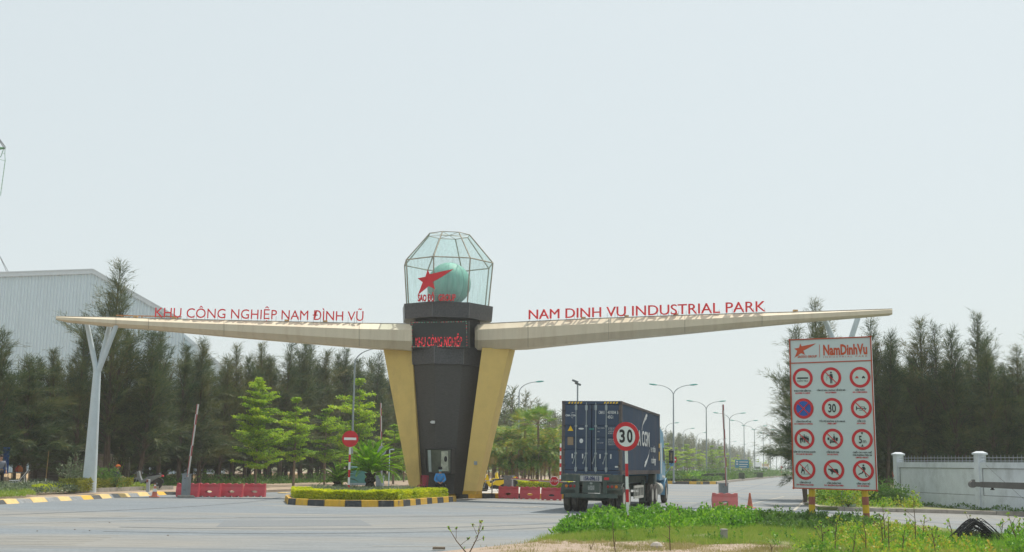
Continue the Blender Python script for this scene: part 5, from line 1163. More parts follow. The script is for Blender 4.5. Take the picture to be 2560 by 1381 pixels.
fen = thing('sheet_fence', XZ(285, 79, .15), 'pale cream ribbed sheet fence with tan post left of the motorbike', 'fence', world=True)
M_cream = mat('cream_sheet', (0.58, 0.58, 0.50), .6, var=.08, scale=3, dirt=(.35, .32, .25), dirt_amt=.4)
def sheetpanel(pa, pb, Yd, ptop, nm, m, par):
    mb = MB(); n = int((pb - pa) / 1.15); prev = None
    for i in range(n + 1):
        x = pa + (pb - pa) * i / n; q = P(x, ptop, Yd); cur = (Vector((q.x, Yd + (.05 if i % 4 in (1, 2) else 0), .1)), Vector((q.x, Yd + (.05 if i % 4 in (1, 2) else 0), q.z)))
        if prev: mb.add([prev[0], cur[0], cur[1], prev[1]], [(0, 1, 2, 3)])
        prev = cur
    return mb.build(nm, m, par)
sheetpanel(238, 291, 79, 1144, 'sheet_panel', M_cream, fen); sheetpanel(308, 325, 79, 1144, 'sheet_panel', M_cream, fen)
p = XZ(299.5, 78.9, .1); mb = MB(); mb.box((p.x, p.y, 1.3), (.38, .25, 2.5)); mb.build('post', mat('tan_concrete', (.40, .28, .19), .9, var=.15), fen)
for i in range(13): 
    q = XZ(240 + i * 6.6 if i < 8 else 310 + (i - 8) * 3.6, 78.9, .1); mb = MB(); mb.box((q.x, q.y, 1.3), (.04, .04, 2.4)); mb.build('batten', mat('dark_batten', (.12, .11, .1), .8), fen)
mb = MB()
for a_, b_ in (((238, 1163), (270, 1180)), ((270, 1180), (300, 1166)), ((305, 1165), (345, 1187))): 
    A0, B0 = P(*a_, 78.6), P(*b_, 78.6); mb.tube([A0, A0.lerp(B0, .5) - ez * .06, B0], .012, 4)
mb.build('hanging_cable', MATS['dark_cable'], fen)
# planter wall with hedge strips
pw = [G(x, y) for x, y in ((150, 1243), (235, 1239.5), (345, 1234), (420, 1231.5))]
mb = MB(); w0 = [Vector((p.x, p.y + .9, .12)) for p in pw]
mb.loft([[p, p + Vector((0, .18, 0)), p + Vector((0, .18, .23)), p + Vector((0, 0, .23))] for p in w0]); pl_w = mb.build('planter_wall', M_conc, None, bevel=.0)
tag(pl_w, 'low grey concrete planter edge below the left column hedge', 'planter wall')
# right wall with pillars and spikes
M_wwall = mat('whitewashed_wall', (0.60, 0.64, 0.675), .85, var=.08, scale=1.6, dirt=(.30, .32, .33), dirt_amt=.6, bump=.15, stretch=(1.3, 1.3, .9))
Yr0 = 5490 / (1262 - 1177); 
WA, WB = G(2243, 1268), G(2470, 1284); WA.z = WB.z = .14
dW = (WB - WA).normalized(); WL = (WB - WA).length; zt = P(2260, 1156, WA.y).z
wallt = thing('boundary_wall', WA, 'whitewashed boundary wall with square pillars and a spiked rail on the right', 'wall', world=True)
Lw = 30; nW = Vector((-dW.y, dW.x, 0))
if nW.y < 0: nW = -nW
def wslab(mb, s0, s1, z0, z1, off, th): a = WA + dW * s0 - nW * off; b = WA + dW * s1 - nW * off; mb.slab([Vector((a.x, a.y, z0)), Vector((b.x, b.y, z0)), Vector((b.x, b.y, z1)), Vector((a.x, a.y, z1))], nW * th)
px_p = lambda px: (XZ(px, WA.y).x)   # only used to space the pillars
# distance along the wall where a pixel column falls
def along(px):
    d = ray(px, 1200); d = Vector((d.x, d.y, 0)); den = d.x * dW.y - d.y * dW.x; t = (WA.x * dW.y - WA.y * dW.x) / den; h = d * t; return (h - Vector((WA.x, WA.y, 0))).dot(dW)
pil = [0.1, along(2448)]; gapp = pil[1] - pil[0]; pil += [pil[1] + gapp * i for i in (1, 2, 3)]
mb = MB(); wslab(mb, 0, pil[-1], .0, zt - .02, 0, .18); wl_ = mb.build('wall_body', M_wwall, wallt)
mb = MB(); wslab(mb, 0, pil[-1], .0, .14 + .62, .05, .05); mb.build('plinth', M_wwall, wallt)
mb = MB(); wslab(mb, 0, pil[-1], zt - .26, zt, .06, .3); mb.build('coping', M_wwall, wallt)
mb = MB()
for s0, s1 in zip(pil, pil[1:]):
    wslab(mb, s0 + .17, s0 + .30, .76, zt - .26, .05, .05); wslab(mb, s1 - .30, s1 - .17, .76, zt - .26, .05, .05)
mb.build('panel_border', M_wwall, wallt)
mb = MB()
for s0, s1 in zip(pil, pil[1:]):
    q_ = [WA + dW * a_ - nW * .012 + ez * (z_ - WA.z) for a_, z_ in ((s0 + .31, .775), (s1 - .31, .775), (s1 - .31, zt - .275), (s0 + .31, zt - .275))]; mb.tube(q_ + [q_[0]], .012, 4)
mb.build('panel_outline', mat('dark_line_grey', (.20, .21, .20), .9, var=.3, scale=4), wallt)  # thin dark line drawn round each wall panel
for s_ in pil:
    c = WA + dW * s_ + nW * .08; ht = P(2243, 1139, WA.y).z; mb = MB(); an_ = math.atan2(dW.y, dW.x)
    mb.cbox((c.x, c.y, ht / 2), (.34, .40, ht), .012, an_); pi_ = mb.build('pillar', M_wwall, wallt)
    mb = MB(); mb.loft([[Vector((c.x, c.y, z)) + (dW * x + nW * y) * r for x, y in ((-1, -1), (1, -1), (1, 1), (-1, 1))] for z, r in ((ht, .24), (ht + .05, .25), (ht + .08, .24), (ht + .16, .10))]); mb.build('pillar_cap', M_wwall, pi_)
M_spk = mat('grey_spiked_rail', (.22, .25, .27), .5, var=.1)
for s0, s1 in zip(pil, pil[1:3]):
    mb = MB(); n = 24
    for z in (zt + .06, zt + .2): a = WA + dW * s0 + nW * .05; b = WA + dW * s1 + nW * .05; mb.tube([Vector((a.x, a.y, z)), Vector((b.x, b.y, z))], .014, 5)
    for i in range(n): c = WA + dW * (s0 + (s1 - s0) * (i + .5) / n) + nW * .05; mb.tube([Vector((c.x, c.y, zt)), Vector((c.x, c.y, zt + .26)), Vector((c.x, c.y, zt + .34))], [.013, .013, .002], 5)
    mb.build('spiked_rail', M_spk, wallt)
# grey telescopic boom in front of the wall
bo = thing('crane_boom', P(2560, 1215, 44), 'grey crane boom reaching in from the right edge before the white wall', 'crane boom', world=True)
M_boomg = mat('grey_boom_steel', (.10, .095, .09), .55, var=.15, scale=2, dirt=(.28, .26, .24), dirt_amt=.3)
a = P(2455, 1212, 44.5); b = P(2760, 1223, 41); d = (b - a).normalized(); 
mb = MB(); mb.loft([[q + Vector((0, s_ * .14, z_ * hh)) for s_, z_ in ((-1, -1), (-1, 1), (1, 1), (1, -1))] for q, hh in ((a, .10), (b, .15))]); mb.build('outer_section', M_boomg, bo)
mb = MB(); mb.loft([[q + Vector((0, s_ * .11, z_ * .085)) for s_, z_ in ((-1, -1), (-1, 1), (1, 1), (1, -1))] for q in (a - d * .45, a + d * .1)]); mb.build('inner_section', M_boomg, bo)
mb = MB(); mb.lathe([(.02, -.13), (.12, -.12), (.13, 0), (.12, .12), (.02, .13)], a - d * .38, 14, 'Y'); mb.box(tuple(a - d * .34 + ez * .14), (.1, .1, .06)); mb.build('boom_head', M_boomg, bo)
q = P(2481, 1222, 44.3); mb = MB(); mb.tube([q + ez * .05, q - ez * .03], .05, 8); mb.tube([q - ez * .02, q - ez * .05], .08, 8); mb.build('hook_pin', M_black, bo)
mb = MB(); mb.tube([P(2437, 1137, WA.y - .6), P(2500, 1196, 48), P(2565, 1253, 44)], .012, 4); tag(mb.build('guy_wire', MATS['dark_cable']), 'thin dark wire slanting down across the white wall', 'wire')
fl_ = thing('small_flag', XZ(2236, 60, .1), 'small red flag on a thin stick by the white wall pillar', 'flag', world=True); p = fl_.location
mb = MB(); q = P(2231, 1176, 60); mb.tube([tuple(p), tuple(q)], .015, 5); mb.build('stick', M_wood, fl_)
mb = MB(); q0, q1, q2 = P(2231, 1177, 60), P(2235, 1192, 60), P(2232, 1190, 60); mb.slab([q0, q1, q2 + Vector((0, .02, -.05)), q0 + Vector((-.02, .0, -.1))], Vector((0, .01, 0))); mb.build('flag_cloth', M_red, fl_)
# coil of black cable in the weeds
ct = thing('cable_coil', G(2440, 1362), 'heap of black cable loops lying in the weeds at lower right', 'cable coil', world=True); c0 = ct.location.copy(); r2 = random.Random(4)
mb = MB(); M_coil = mat('black_cable', (.013, .013, .015), .4)
for i in range(46):
    h = .66 * (0.35 + .65 * r2.random()); wd = .50 + .22 * r2.random(); yo = r2.uniform(-.28, .28); sk = r2.uniform(-.12, .12)
    pts = [c0 + Vector((wd * s + sk, yo + r2.uniform(-.02, .02), max(.02, h * (1 - abs(s) ** 1.35) ))) for s in np.linspace(-1, 1, 13)]
    mb.tube(pts, .011, 5)
for i in range(5): mb.tube([c0 + Vector((.4 + .1 * i, 0, .12)), c0 + Vector((1.0 + i * .1, -.2 - .1 * i, .03)), c0 + Vector((1.5 + .1 * i, -.7, .02))], .01, 5)
mb.build('cable_loops', M_coil, ct)
# concrete marker, stone, planks
mk = G(1810, 1358); mb = MB(); mb.cbox((mk.x, mk.y, .17), (.15, .15, .34), .015, .2); tag(mb.build('marker_stone', M_conc), 'short grey concrete marker block standing in the grass', 'marker')
mb = MB(); p = G(1641, 1375)
mb.lathe([(.01, 0), (.13, .01), (.14, .05), (.09, .11), (.02, .13)], (p.x, p.y, .04), 9); tag(mb.build('stone', mat('pale_stone', (.42, .38, .34), .9, var=.15, bump=.3)), 'pale stone lying in the dry grass at the bottom', 'stone')
mb = MB(); p = G(1097, 1377); mb.box((p.x, p.y, .05), (.26, .1, .05), rz=.1); tag(mb.build('scrap_plank', M_wood), 'small dark scrap of wood on the near road edge', 'plank')
mb = MB(); p = G(1797, 1366); mb.box((p.x, p.y, .08), (.1, .07, .03), rz=.4); tag(mb.build('litter_scrap', M_white), 'white scrap of litter beside the concrete marker', 'litter')
r3 = random.Random(9)
for k, (x, y, l_) in enumerate(((274, 1308, 'dark pebble on the road, left of the faint stripes'), (187, 1325, 'small clod on the lower left road'), (93, 1329, 'tiny clod near the left hatch lines'), (420, 1340, 'small reddish crumb on the road below the barriers'), (224, 1328, 'dark clod lying between two others on the left road'))):
    p = G(x, y); mb = MB(); mb.lathe([(.01, 0), (.022 + .01 * r3.random(), .004), (.018, .012), (.006, .018)], (p.x, p.y, .004), 7); tag(mb.build('clod', M_bark), l_, 'clod')

# ------------------------------------------------------------------ trees
def casuarina(H, spread, seed, nb=74, twigs=8, per=20, clear=.14, nlen=.32, nw=.022, low=True, lean=0.0):
    """feathery casuarina: tapered trunk, rising limbs, drooping needle sprays"""
    global rng; rng = np.random.default_rng(seed); rr = random.Random(seed)
    t = thing('casuarina_tree', (0, 0, 0), '', 'tree'); mb = MB(); br = .011 * H + .03
    wob = [rr.uniform(-.02, .02) * H for _ in range(4)]
    def tc(z): u = z / H; return Vector((wob[0] * math.sin(u * 3) + wob[1] * u + lean * u * u * H, wob[2] * math.sin(u * 2.5) + wob[3] * u, z))
    mb.tube([tc(H * u) for u in np.linspace(0, 1, 10)], [br * (1 - .93 * u) for u in np.linspace(0, 1, 10)], 7)
    VS = []
    for i in range(nb):
        u = clear + (1 - clear) * ((i + rr.random()) / nb) ** 0.92; z = u * H; az = i * 2.4 + rr.uniform(-.6, .6)
        prof = (1 - u) ** 1.2 * (0.55 + .45 * min(1, (u - clear) / .18 + .25)); L = spread * 1.18 * H * prof * rr.uniform(.3, 1.3) + .22
        el = R(rr.uniform(16, 48) + 34 * u); d0 = np.array([math.cos(az) * math.cos(el), math.sin(az) * math.cos(el), math.sin(el)])
        p0 = np.array(tc(z)); n = 6; pts = []
        if rr.random() < .10 and .25 < u < .8: el = R(rr.uniform(66, 80)); L = max(L, (H - z) * rr.uniform(.45, .75)); d0 = np.array([math.cos(az) * math.cos(el), math.sin(az) * math.cos(el), math.sin(el)])
        for k in range(n + 1):
            s = k / n; pts.append(p0 + d0 * L * s + np.array([0, 0, (.16 * math.sin(s * 3.1) - .10 * s * s * (1 - u) * 2.0)]) * L)
        if L > .9: mb.tube([tuple(p) for p in pts[:5]], [.012 + .012 * L * (1 - s) * .9 for s in np.linspace(0, .8, 5)], 4, cap=False)
        P0 = np.array(pts); bd_ = unit(P0[1:] - P0[:-1])
        tw = max(3, int(twigs * (.5 + L / 2.2)))
        for j in range(tw):
            s = (j + .5 + rng.uniform(-.4, .4)) / tw; s = min(.999, .12 + .88 * s); k = int(s * n); q = P0[k] + (P0[k + 1] - P0[k]) * (s * n - k)
            td = bd_[k] + rng.normal(size=3) * .38 + np.array([0, 0, .28 - .30 * (1 - u) * s]); td /= np.linalg.norm(td)
            tl_ = (.40 + .26 * L * (1 - .4 * s)) * rng.uniform(.6, 1.4); m = max(3, int(per * (1.15 - .98 * u) * rng.uniform(.4, 1.5)))
            ss = rng.random(m); base = q + td * (ss * tl_)[:, None] + rng.normal(size=(m, 3)) * .06
            nd = unit(td + rng.normal(size=(m, 3)) * .30 + np.array([0, 0, -.12]))
            VS.append(needles(base, nd, nlen * rng.uniform(.6, 1.4, m), nw * rng.uniform(.7, 1.3, m)))
    # leader tip
    m = 14; ss = rng.random(m); base = np.array([tuple(tc(H * (.88 + .12 * s))) for s in ss]); VS.append(needles(base, unit(rng.normal(size=(m, 3)) * .4 + np.array([0, 0, 1.0])), nlen * rng.uniform(.5, 1.2, m), nw * np.ones(m)))
    mb.build('trunk', M_bark, t, smooth='auto'); leafmesh('crown', np.concatenate(VS), L_cas, t); return t
def terminalia(H, W, seed, tiers=9, clear=.24, dens=1.0):
    """layered yellow green tree with flat tiers"""
    global rng; rng = np.random.default_rng(seed); rr = random.Random(seed)
    t = thing('tiered_tree', (0, 0, 0), '', 'tree'); mb = MB(); mb.tube([(0, 0, 0), (.03, 0, H * .5), (0, .02, H)], [.085, .06, .015], 8); VS = []
    for i in range(tiers):
        u = i / (tiers - 1); z = H * (clear + (1 - clear) * u * .97); Lb = W * (1 - u) ** .5 * (.78 + .35 * (1 if u > .12 else .6)) + .22
        nbr = rr.randint(4, 6)
        for b in range(nbr):
            az = b * 2 * math.pi / nbr + i * 1.1 + rr.uniform(-.35, .35); L = Lb * rr.uniform(.4, 1.25); rise = rr.uniform(.04, .42)
            d = np.array([math.cos(az), math.sin(az), rise]); sd = np.array([-math.sin(az), math.cos(az), 0]); z0 = z + rr.uniform(-.22, .22)
            mb.tube([(0, 0, z0), tuple(np.array([0, 0, z0]) + d * L * .5), tuple(np.array([0, 0, z0]) + d * L)], [.022, .014, .005], 4, cap=False)
            ns = max(4, int(L * 6.5))
            for q in range(ns):
                s = (q + .8) / ns; c = np.array([0, 0, z0]) + d * L * s; w_ = .34 * L * (1.05 - abs(s - .6)) ; 
                for g in range(3):
                    m = int(16 * dens); o = c + sd * rng.uniform(-1, 1) * w_ + np.array([0, 0, .03]); p = o + rng.normal(size=(m, 3)) * np.array([.10, .10, .035])
                    VS.append(leaves(p, unit(rng.normal(size=(m, 3)) * np.array([1, 1, .35]) + np.array([0, 0, .12])), rng.uniform(.07, .14, m), rng.uniform(.05, .085, m), np.array([0, 0, 1.0]) + rng.normal(size=(m, 3)) * .5))
    mb.build('trunk', M_barkl, t, smooth='auto'); leafmesh('crown', np.concatenate(VS), L_term, t); return t
def frond(p0, az, el, L, droop, nl, ll, lw, vee=.4, stiff=0):
    """pinnate frond: returns leaflet array and the midrib points"""
    n = 14; pts = []; p = np.array(p0, float); e = el
    for k in range(n + 1):
        pts.append(p.copy()); p = p + np.array([math.cos(az) * math.cos(e), math.sin(az) * math.cos(e), math.sin(e)]) * L / n; e -= droop / n * (1 + k / n)
    pts = np.array(pts); V = []
    s = np.linspace(.12, .99, nl); k = np.minimum((s * n).astype(int), n - 1); q = pts[k] + (pts[k + 1] - pts[k]) * (s * n - k)[:, None]; td = unit(pts[k + 1] - pts[k])
    side = unit(np.cross(td, np.array([0, 0, 1.0]) + np.zeros_like(td))); upv = np.cross(side, td)
    env = np.sin(np.pi * np.clip(s * .9 + .08, 0, 1)) ** .6
    for sg in (-1, 1):
        dd = unit(side * sg + td * .55 + upv * vee + rng.normal(size=q.shape) * .10 - (np.array([0, 0, 1.0]) * (0.0 if stiff else .25)))
        V.append(leaves(q, dd, ll * env * rng.uniform(.85, 1.1, nl), lw * np.ones(nl), upv))
    return np.concatenate(V), pts
def arecapalm(H, seed, nf=9, stems=4):
    global rng; rng = np.random.default_rng(seed); rr = random.Random(seed)
    t = thing('palm_tree', (0, 0, 0), '', 'palm'); VS, DS = [], []; rib = MB()
    for s in range(stems):
        a = s * 2.2 + rr.random(); h = H * rr.uniform(.5, 1.0) * .70; lean = rr.uniform(.04, .22); bx, by = .22 * math.cos(a), .22 * math.sin(a)
        top = np.array([bx + math.cos(a) * lean * h, by + math.sin(a) * lean * h, h]); mb = MB()
        mb.tube([(bx, by, 0), (bx + (top[0] - bx) * .35, by + (top[1] - by) * .35, h * .5), tuple(top)], [.055, .045, .04], 6); mb.build('stem', M_barkl, t, smooth='auto')
        for f in range(nf):
            az = f * 2.4 + rr.random(); el = rr.uniform(.35, 1.35); L = H * rr.uniform(.30, .44)
            V, pts = frond(top, az, el, L, rr.uniform(1.5, 2.5), 22, L * .32, .07, .3); VS.append(V); rib.tube([tuple(p) for p in pts[::3]], [.018, .014, .01, .006, .004], 4, cap=False)
        for f in range(3):
            V, pts = frond(top - np.array([0, 0, .2]), rr.random() * 6.3, rr.uniform(-.3, .3), H * .28, 1.4, 24, H * .1, .045, -.2); DS.append(V)
    c = leafmesh('crown', np.concatenate(VS), L_palm, t); rib.build('frond_rib', M_barkl, c); leafmesh('dead_fronds', np.concatenate(DS), L_dry, t); return t
def fanpalm(H, seed, nf=26):
    global rng; rng = np.random.default_rng(seed); rr = random.Random(seed)
    t = thing('fan_palm', (0, 0, 0), '', 'palm'); mb = MB(); mb.tube([(0, 0, 0), (.05, 0, H * .5), (0, 0, H * .78)], [.13, .11, .10], 9); mb.build('trunk', M_barkl, t, smooth='auto'); VS = []; rib = MB()
    for f in range(nf):
        az = f * 2.4; el = rr.uniform(-.4, 1.4); L = H * .16 * rr.uniform(.8, 1.2); d = np.array([math.cos(az) * math.cos(el), math.sin(az) * math.cos(el), math.sin(el)]); top = np.array([0, 0, H * .78]); e = top + d * L
        rib.tube([tuple(top), tuple(e)], .012, 4); n = 26; sd = unit(np.cross(d, np.array([0, 0, 1.0]))[None])[0]; a = np.linspace(-1.9, 1.9, n)
        dd = unit(d[None] * np.cos(a)[:, None] + sd[None] * np.sin(a)[:, None] + np.array([0, 0, -.15])); VS.append(leaves(np.repeat(e[None], n, 0), dd, H * .13 * np.ones(n), .055 * np.ones(n), np.cross(sd, d)))
    c = leafmesh('crown', np.concatenate(VS), L_palm, t); rib.build('leaf_stalk', M_barkl, c); return t
def cycad(base, trunk_h, r, nf, label, dark=False, seed=3):
    global rng; rng = np.random.default_rng(seed); rr = random.Random(seed)
    t = thing('cycad_palm', base, label, 'cycad palm'); mb = MB(); n = 22
    rings = []
    for i in range(12):
        z = trunk_h * i / 11; rad = .16 + .05 * math.sin(i * 1.9) + .04; rings.append([(rad * (1 + .18 * ((k + i) % 2)) * math.cos(2 * math.pi * k / n), rad * (1 + .18 * ((k + i) % 2)) * math.sin(2 * math.pi * k / n), z) for k in range(n)])
    mb.loft([[Vector(p) for p in rg] for rg in rings]); mb.build('trunk', mat('shaggy_dark_trunk', (.055, .045, .035), .95, var=.4, scale=14, bump=.6), t); VS = []; rib = MB()
    for f in range(nf):
        u = f / nf; el = 1.42 - 1.15 * u; V, pts = frond((0, 0, trunk_h - .02), f * 2.4 + rr.uniform(-.15, .15), el + rr.uniform(-.08, .08), r * rr.uniform(.9, 1.12), .35 + .55 * u, 64, r * .115, .036, .45, 1); VS.append(V); rib.tube([tuple(p) for p in pts[::3]], [.014, .011, .008, .005, .003], 4, cap=False)
    c = leafmesh('crown', np.concatenate(VS), L_cyc if not dark else L_palm, t); rib.build('frond_rib', mat('green_rib', (.14, .2, .04), .6), c); return t

CA = [casuarina(11.0, .21, 1, 92, 11, 34, .13), casuarina(10.0, .24, 2, 88, 11, 34, .12), casuarina(12.0, .17, 3, 92, 10, 34, .16), casuarina(9.0, .26, 4, 84, 12, 34, .10), casuarina(11.5, .20, 5, 88, 10, 32, .2, lean=.03)]
CH = [11.0, 10.0, 12.0, 9.0, 11.5]
FAR = [casuarina(11.0, .23, 21, 60, 5, 9, .08, .55, .07), casuarina(10.0, .26, 22, 54, 5, 9, .06, .55, .07)]
used = set()
def put(src, key, p, rz, s, label, group):
    o = src if key not in used else copy_tree(src); used.add(key)
    place(o, p, rz, s)
    if label: o['label'] = label
    if group: o['group'] = group
    elif 'group' in o: del o['group']
    return o
def cas(v, px, Yd, top, label=None, group=None, wide=1.0, z0=.1):
    p = XZ(px, Yd, z0); h = P(px, top, Yd).z - z0; s = h / CH[v]; return put(CA[v], ('c', v), p, random.uniform(0, 6.28), (s * wide, s * wide, s), label, group)
GLT = 'casuarinas behind the left lane'; GRT = 'casuarinas behind the right wall'
cas(1, -40, 66, 838, 'casuarina cut by the left frame edge, dark bushy crown', GLT, 1.35)
cas(3, 60, 68, 905, 'low wide casuarina over the hut end near the left edge', GLT, 1.7)
cas(0, 118, 74, 880, 'shorter casuarina between the left edge and the left column', GLT, 1.2)
cas(2, 190, 72, 800, 'slim casuarina just left of the V column, before the warehouse', GLT, 1.0)
cas(2, 268, 74, 672, 'tallest casuarina, rising above the left wing before the warehouse', GLT, 1.25)
cas(0, 300, 76, 835, 'bushy casuarina right beside the left column struts', GLT, 1.4)
cas(1, 345, 75, 845, 'casuarina above the seated worker, right of the tallest one', GLT, 1.3)
cas(4, 398, 78, 812, 'casuarina over the motorbike with a pointed top', GLT, 1.1)
cas(0, 448, 80, 872, 'casuarina above the left boom gate, brown tinted', GLT, 1.2)
cas(3, 500, 82, 868, 'casuarina right of the raised left boom arm', GLT, 1.2)
cas(1, 545, 86, 905, 'casuarina just left of the large yellow green tree', GLT, 1.1)
for k, (px, top, v, wd) in enumerate([(578, 872, 2, 1.15), (612, 905, 1, 1.1), (640, 868, 2, 1.2), (668, 900, 0, 1.1), (697, 862, 4, 1.2), (728, 890, 1, 1.1), (752, 862, 2, 1.1), (780, 852, 4, 1.0), (806, 885, 0, 1.1), (838, 898, 1, 1.1), (856, 880, 2, 1.1), (890, 905, 0, 1.1), (922, 892, 4, 1.1), (948, 925, 2, 1.1), (975, 930, 0, 1.1), (1000, 945, 1, 1.1), (1030, 950, 2, 1.1), (1060, 960, 4, 1.1)]):
    cas(v, px, 43.8 / (.265 - (px - 1280) / F) + random.uniform(-1, 2), top, 'dense casuarina in the dark row between the large yellow green tree and the tower', GLT, wd * 1.15)
r5 = random.Random(5)
for k in range(34):
    px = -30 + k * 32 + r5.uniform(-8, 8); Yd = 43.8 / (.265 - (px - 1280) / F) + r5.uniform(6, 11)
    cas(r5.choice([0, 1, 3]), px, Yd, r5.uniform(905, 945) + 0.02 * max(0, px - 500), 'casuarina filling the shaded second row behind the left tree line', 'second row of casuarinas on the left', 1.35)
for k in range(16):
    px = 330 + k * 42; Yd = 43.8 / (.265 - (px - 1280) / F) + r5.uniform(3, 7)
    cas(3, px, Yd, r5.uniform(1010, 1060), 'short dark casuarina low in the left tree line', 'low casuarinas on the left', 2.0)
# right group
cas(3, 2012, 63, 893, 'casuarina leaning out left of the rules board', GRT, 1.05, .14)
cas(2, 2046, 72, 766, 'tallest right casuarina, poking above the right wing end', GRT, 1.0, .14)
cas(1, 2012, 74, 835, 'casuarina just behind the top left of the rules board', GRT, 1.1, .14)
cas(4, 2088, 73, 812, 'casuarina behind the right wing struts', GRT, 1.15, .14)
cas(0, 2130, 75, 900, 'casuarina hidden behind the middle of the rules board', GRT, 1.2, .14)
for px, top, v, wd, lb in ((2187, 812, 2, 1.1, 'slim casuarina touching the right edge of the rules board'), (2216, 842, 4, 1.1, 'second casuarina right of the rules board'), (2252, 866, 1, 1.1, 'casuarina rising above the first white wall pillar'), (2285, 905, 0, 1.2, 'shorter casuarina between two taller ones right of the board'),
                           (2313, 812, 2, 1.25, 'pointed casuarina with a dense middle above the wall'), (2366, 822, 4, 1.2, 'brownish casuarina above the middle of the first wall panel'), (2397, 842, 1, 1.1, 'thin topped casuarina left of the second pillar'), (2459, 797, 2, 1.2, 'tall open casuarina with a visible trunk near the second pillar'),
                           (2490, 862, 4, 1.1, 'leaning casuarina just right of the tall open one'), (2520, 930, 3, 1.2, 'low casuarina in the gap near the right edge'), (2556, 878, 2, 1.2, 'casuarina cut by the right frame edge'), (2600, 850, 0, 1.2, 'casuarina just past the right frame edge')):
    cas(v, px, 72 + random.uniform(-1, 3), top, lb, GRT, wd, .14)
for k in range(16):
    px = 2150 + k * 31; cas(r5.choice([0, 1, 3]), px, r5.uniform(80, 86), r5.uniform(900, 960), 'casuarina filling the dark second row behind the white wall', 'second row of casuarinas on the right', 1.4, .14)
for k in range(9):
    px = 2190 + k * 48; cas(3, px, r5.uniform(77, 81), r5.uniform(1000, 1040), 'short dark casuarina just behind the white wall', 'low casuarinas on the right', 1.9, .14)
# far rows receding with the boulevard
def far(Yd, X, h, label, group):
    v = r5.randint(0, 1); s = h / (11.0, 10.0)[v]; return put(FAR[v], ('f', v), Vector((X, Yd, .1)), r5.uniform(0, 6.28), (s * 1.35, s * 1.35, s), label, group)
Yd = 122.0
while Yd < 620:
    for rw in range(3):
        far(Yd + r5.uniform(-2, 2), lampX(Yd) - 9 - 4 * rw + r5.uniform(-1, 1), r5.uniform(8.6, 11.6), 'hazy casuarina in the long row left of the far boulevard', 'far casuarinas left of the boulevard')
    Yd += 3.8 + Yd * .012
Yd = 90.0
while Yd < 620:
    far(Yd, edgeX(Yd) + 5 + r5.uniform(-1, 1), r5.uniform(9, 12), 'hazy casuarina in the far row right of the boulevard', 'far casuarinas right of the boulevard'); Yd += 7 + Yd * .02
for k in range(26):
    Yd = 640 + r5.uniform(0, 60); far(Yd, 60 + k * 9, r5.uniform(9, 12), 'faint casuarina closing the view at the end of the boulevard', 'casuarinas at the end of the boulevard')
# yellow green tiered trees
TE = [terminalia(6.6, 1.85, 31, 13, .2, 1.3), terminalia(5.2, 1.5, 32, 7, .3, .9), terminalia(5.0, 1.35, 33, 6, .34, .9)]; TH_ = [6.6, 5.2, 5.0]
def ter(v, px, Yd, top, label, group, wide=1.0):
    p = XZ(px, Yd, .12); h = P(px, top, Yd).z - .12; s = h / TH_[v]; return put(TE[v], ('t', v), p, random.uniform(0, 6), (s * wide, s * wide, s), label, group)
GTT = 'yellow green tiered trees'
ter(0, 640, 79, 950, 'largest yellow green tree, full and bushy, right of the left boom arm', GTT, .86)
ter(1, 735, 84, 1003, 'yellow green tiered tree second from the large bushy one', GTT, .95)
ter(2, 812, 88, 1030, 'yellow green tiered tree left of the no entry sign', GTT, .98)
ter(1, 893, 92, 958, 'tall open yellow green tree behind the street lamp and no entry sign', GTT, .95)
ter(2, 984, 98, 1068, 'small yellow green tree touching the left yellow fin', GTT, 1.15)
ter(1, 850, 104, 1060, 'yellow green tree partly hidden behind the small cycad', GTT, 1.0)
ter(2, 1010, 110, 1120, 'low yellow green tree seen behind the left fin base', GTT, 1.2)
for k, (px, Yd, top) in enumerate(((1668, 190, 1112), (1690, 205, 1122), (1718, 215, 1115), (1748, 232, 1128), (1780, 235, 1118), (1800, 250, 1120), (1822, 270, 1138), (1845, 290, 1140), (1640, 170, 1105), (1872, 330, 1146), (1895, 370, 1150), (1915, 410, 1153))):
    ter(k % 3 if k % 3 else 1, px, Yd, top, 'hazy yellow green tree in the far row beyond the truck', 'far yellow green trees', 1.15)
for k, (px, top) in enumerate(((1250, 1150), (1285, 1158), (1330, 1152), (1390, 1155))): ter(1 + k % 2, px, 128 + k * 5, top, 'yellow green tree glimpsed between the palm stems', 'yellow green trees behind the palms', 1.3)
# palms right of the tower
PA = [arecapalm(6.4, 41), arecapalm(5.8, 42, 10, 4)]; PH = [6.4, 5.8]
GP = 'areca palms right of the tower'
plist = [(1228, 92, 1075, 0), (1243, 98, 1035, 1), (1275, 96, 1022, 0), (1288, 91, 1090, 1), (1358, 91, 1085, 0), (1262, 92, 1080, 1), (1303, 101, 1030, 0), (1318, 92, 1078, 1), (1347, 96, 1045, 0), (1378, 98, 1026, 0), (1393, 92, 1050, 1), (1408, 97, 1060, 0), (1336, 104, 1028, 1)]
for k, (px, Yd, top, v) in enumerate(plist):
    p = XZ(px, Yd, .25); h = P(px, top, Yd).z - .25; s = h / (PH[v] * .94); put(PA[v], ('p', v), p, random.uniform(0, 6), s, 'clumped areca palm with arching fronds in the grove between tower and truck', GP)
FP = fanpalm(7.4, 43); p = XZ(1344, 92, .25); place(FP, p, 0, (P(1344, 1008, 92).z) / 7.9); FP['label'] = 'dark fan leaved palm at the top of the palm grove'
o = copy_tree(FP); p = XZ(1312, 95, .25); place(o, p, 2, (P(1312, 1018, 95).z) / 7.9); o['label'] = 'second fan leaved palm, left of the tallest palm'
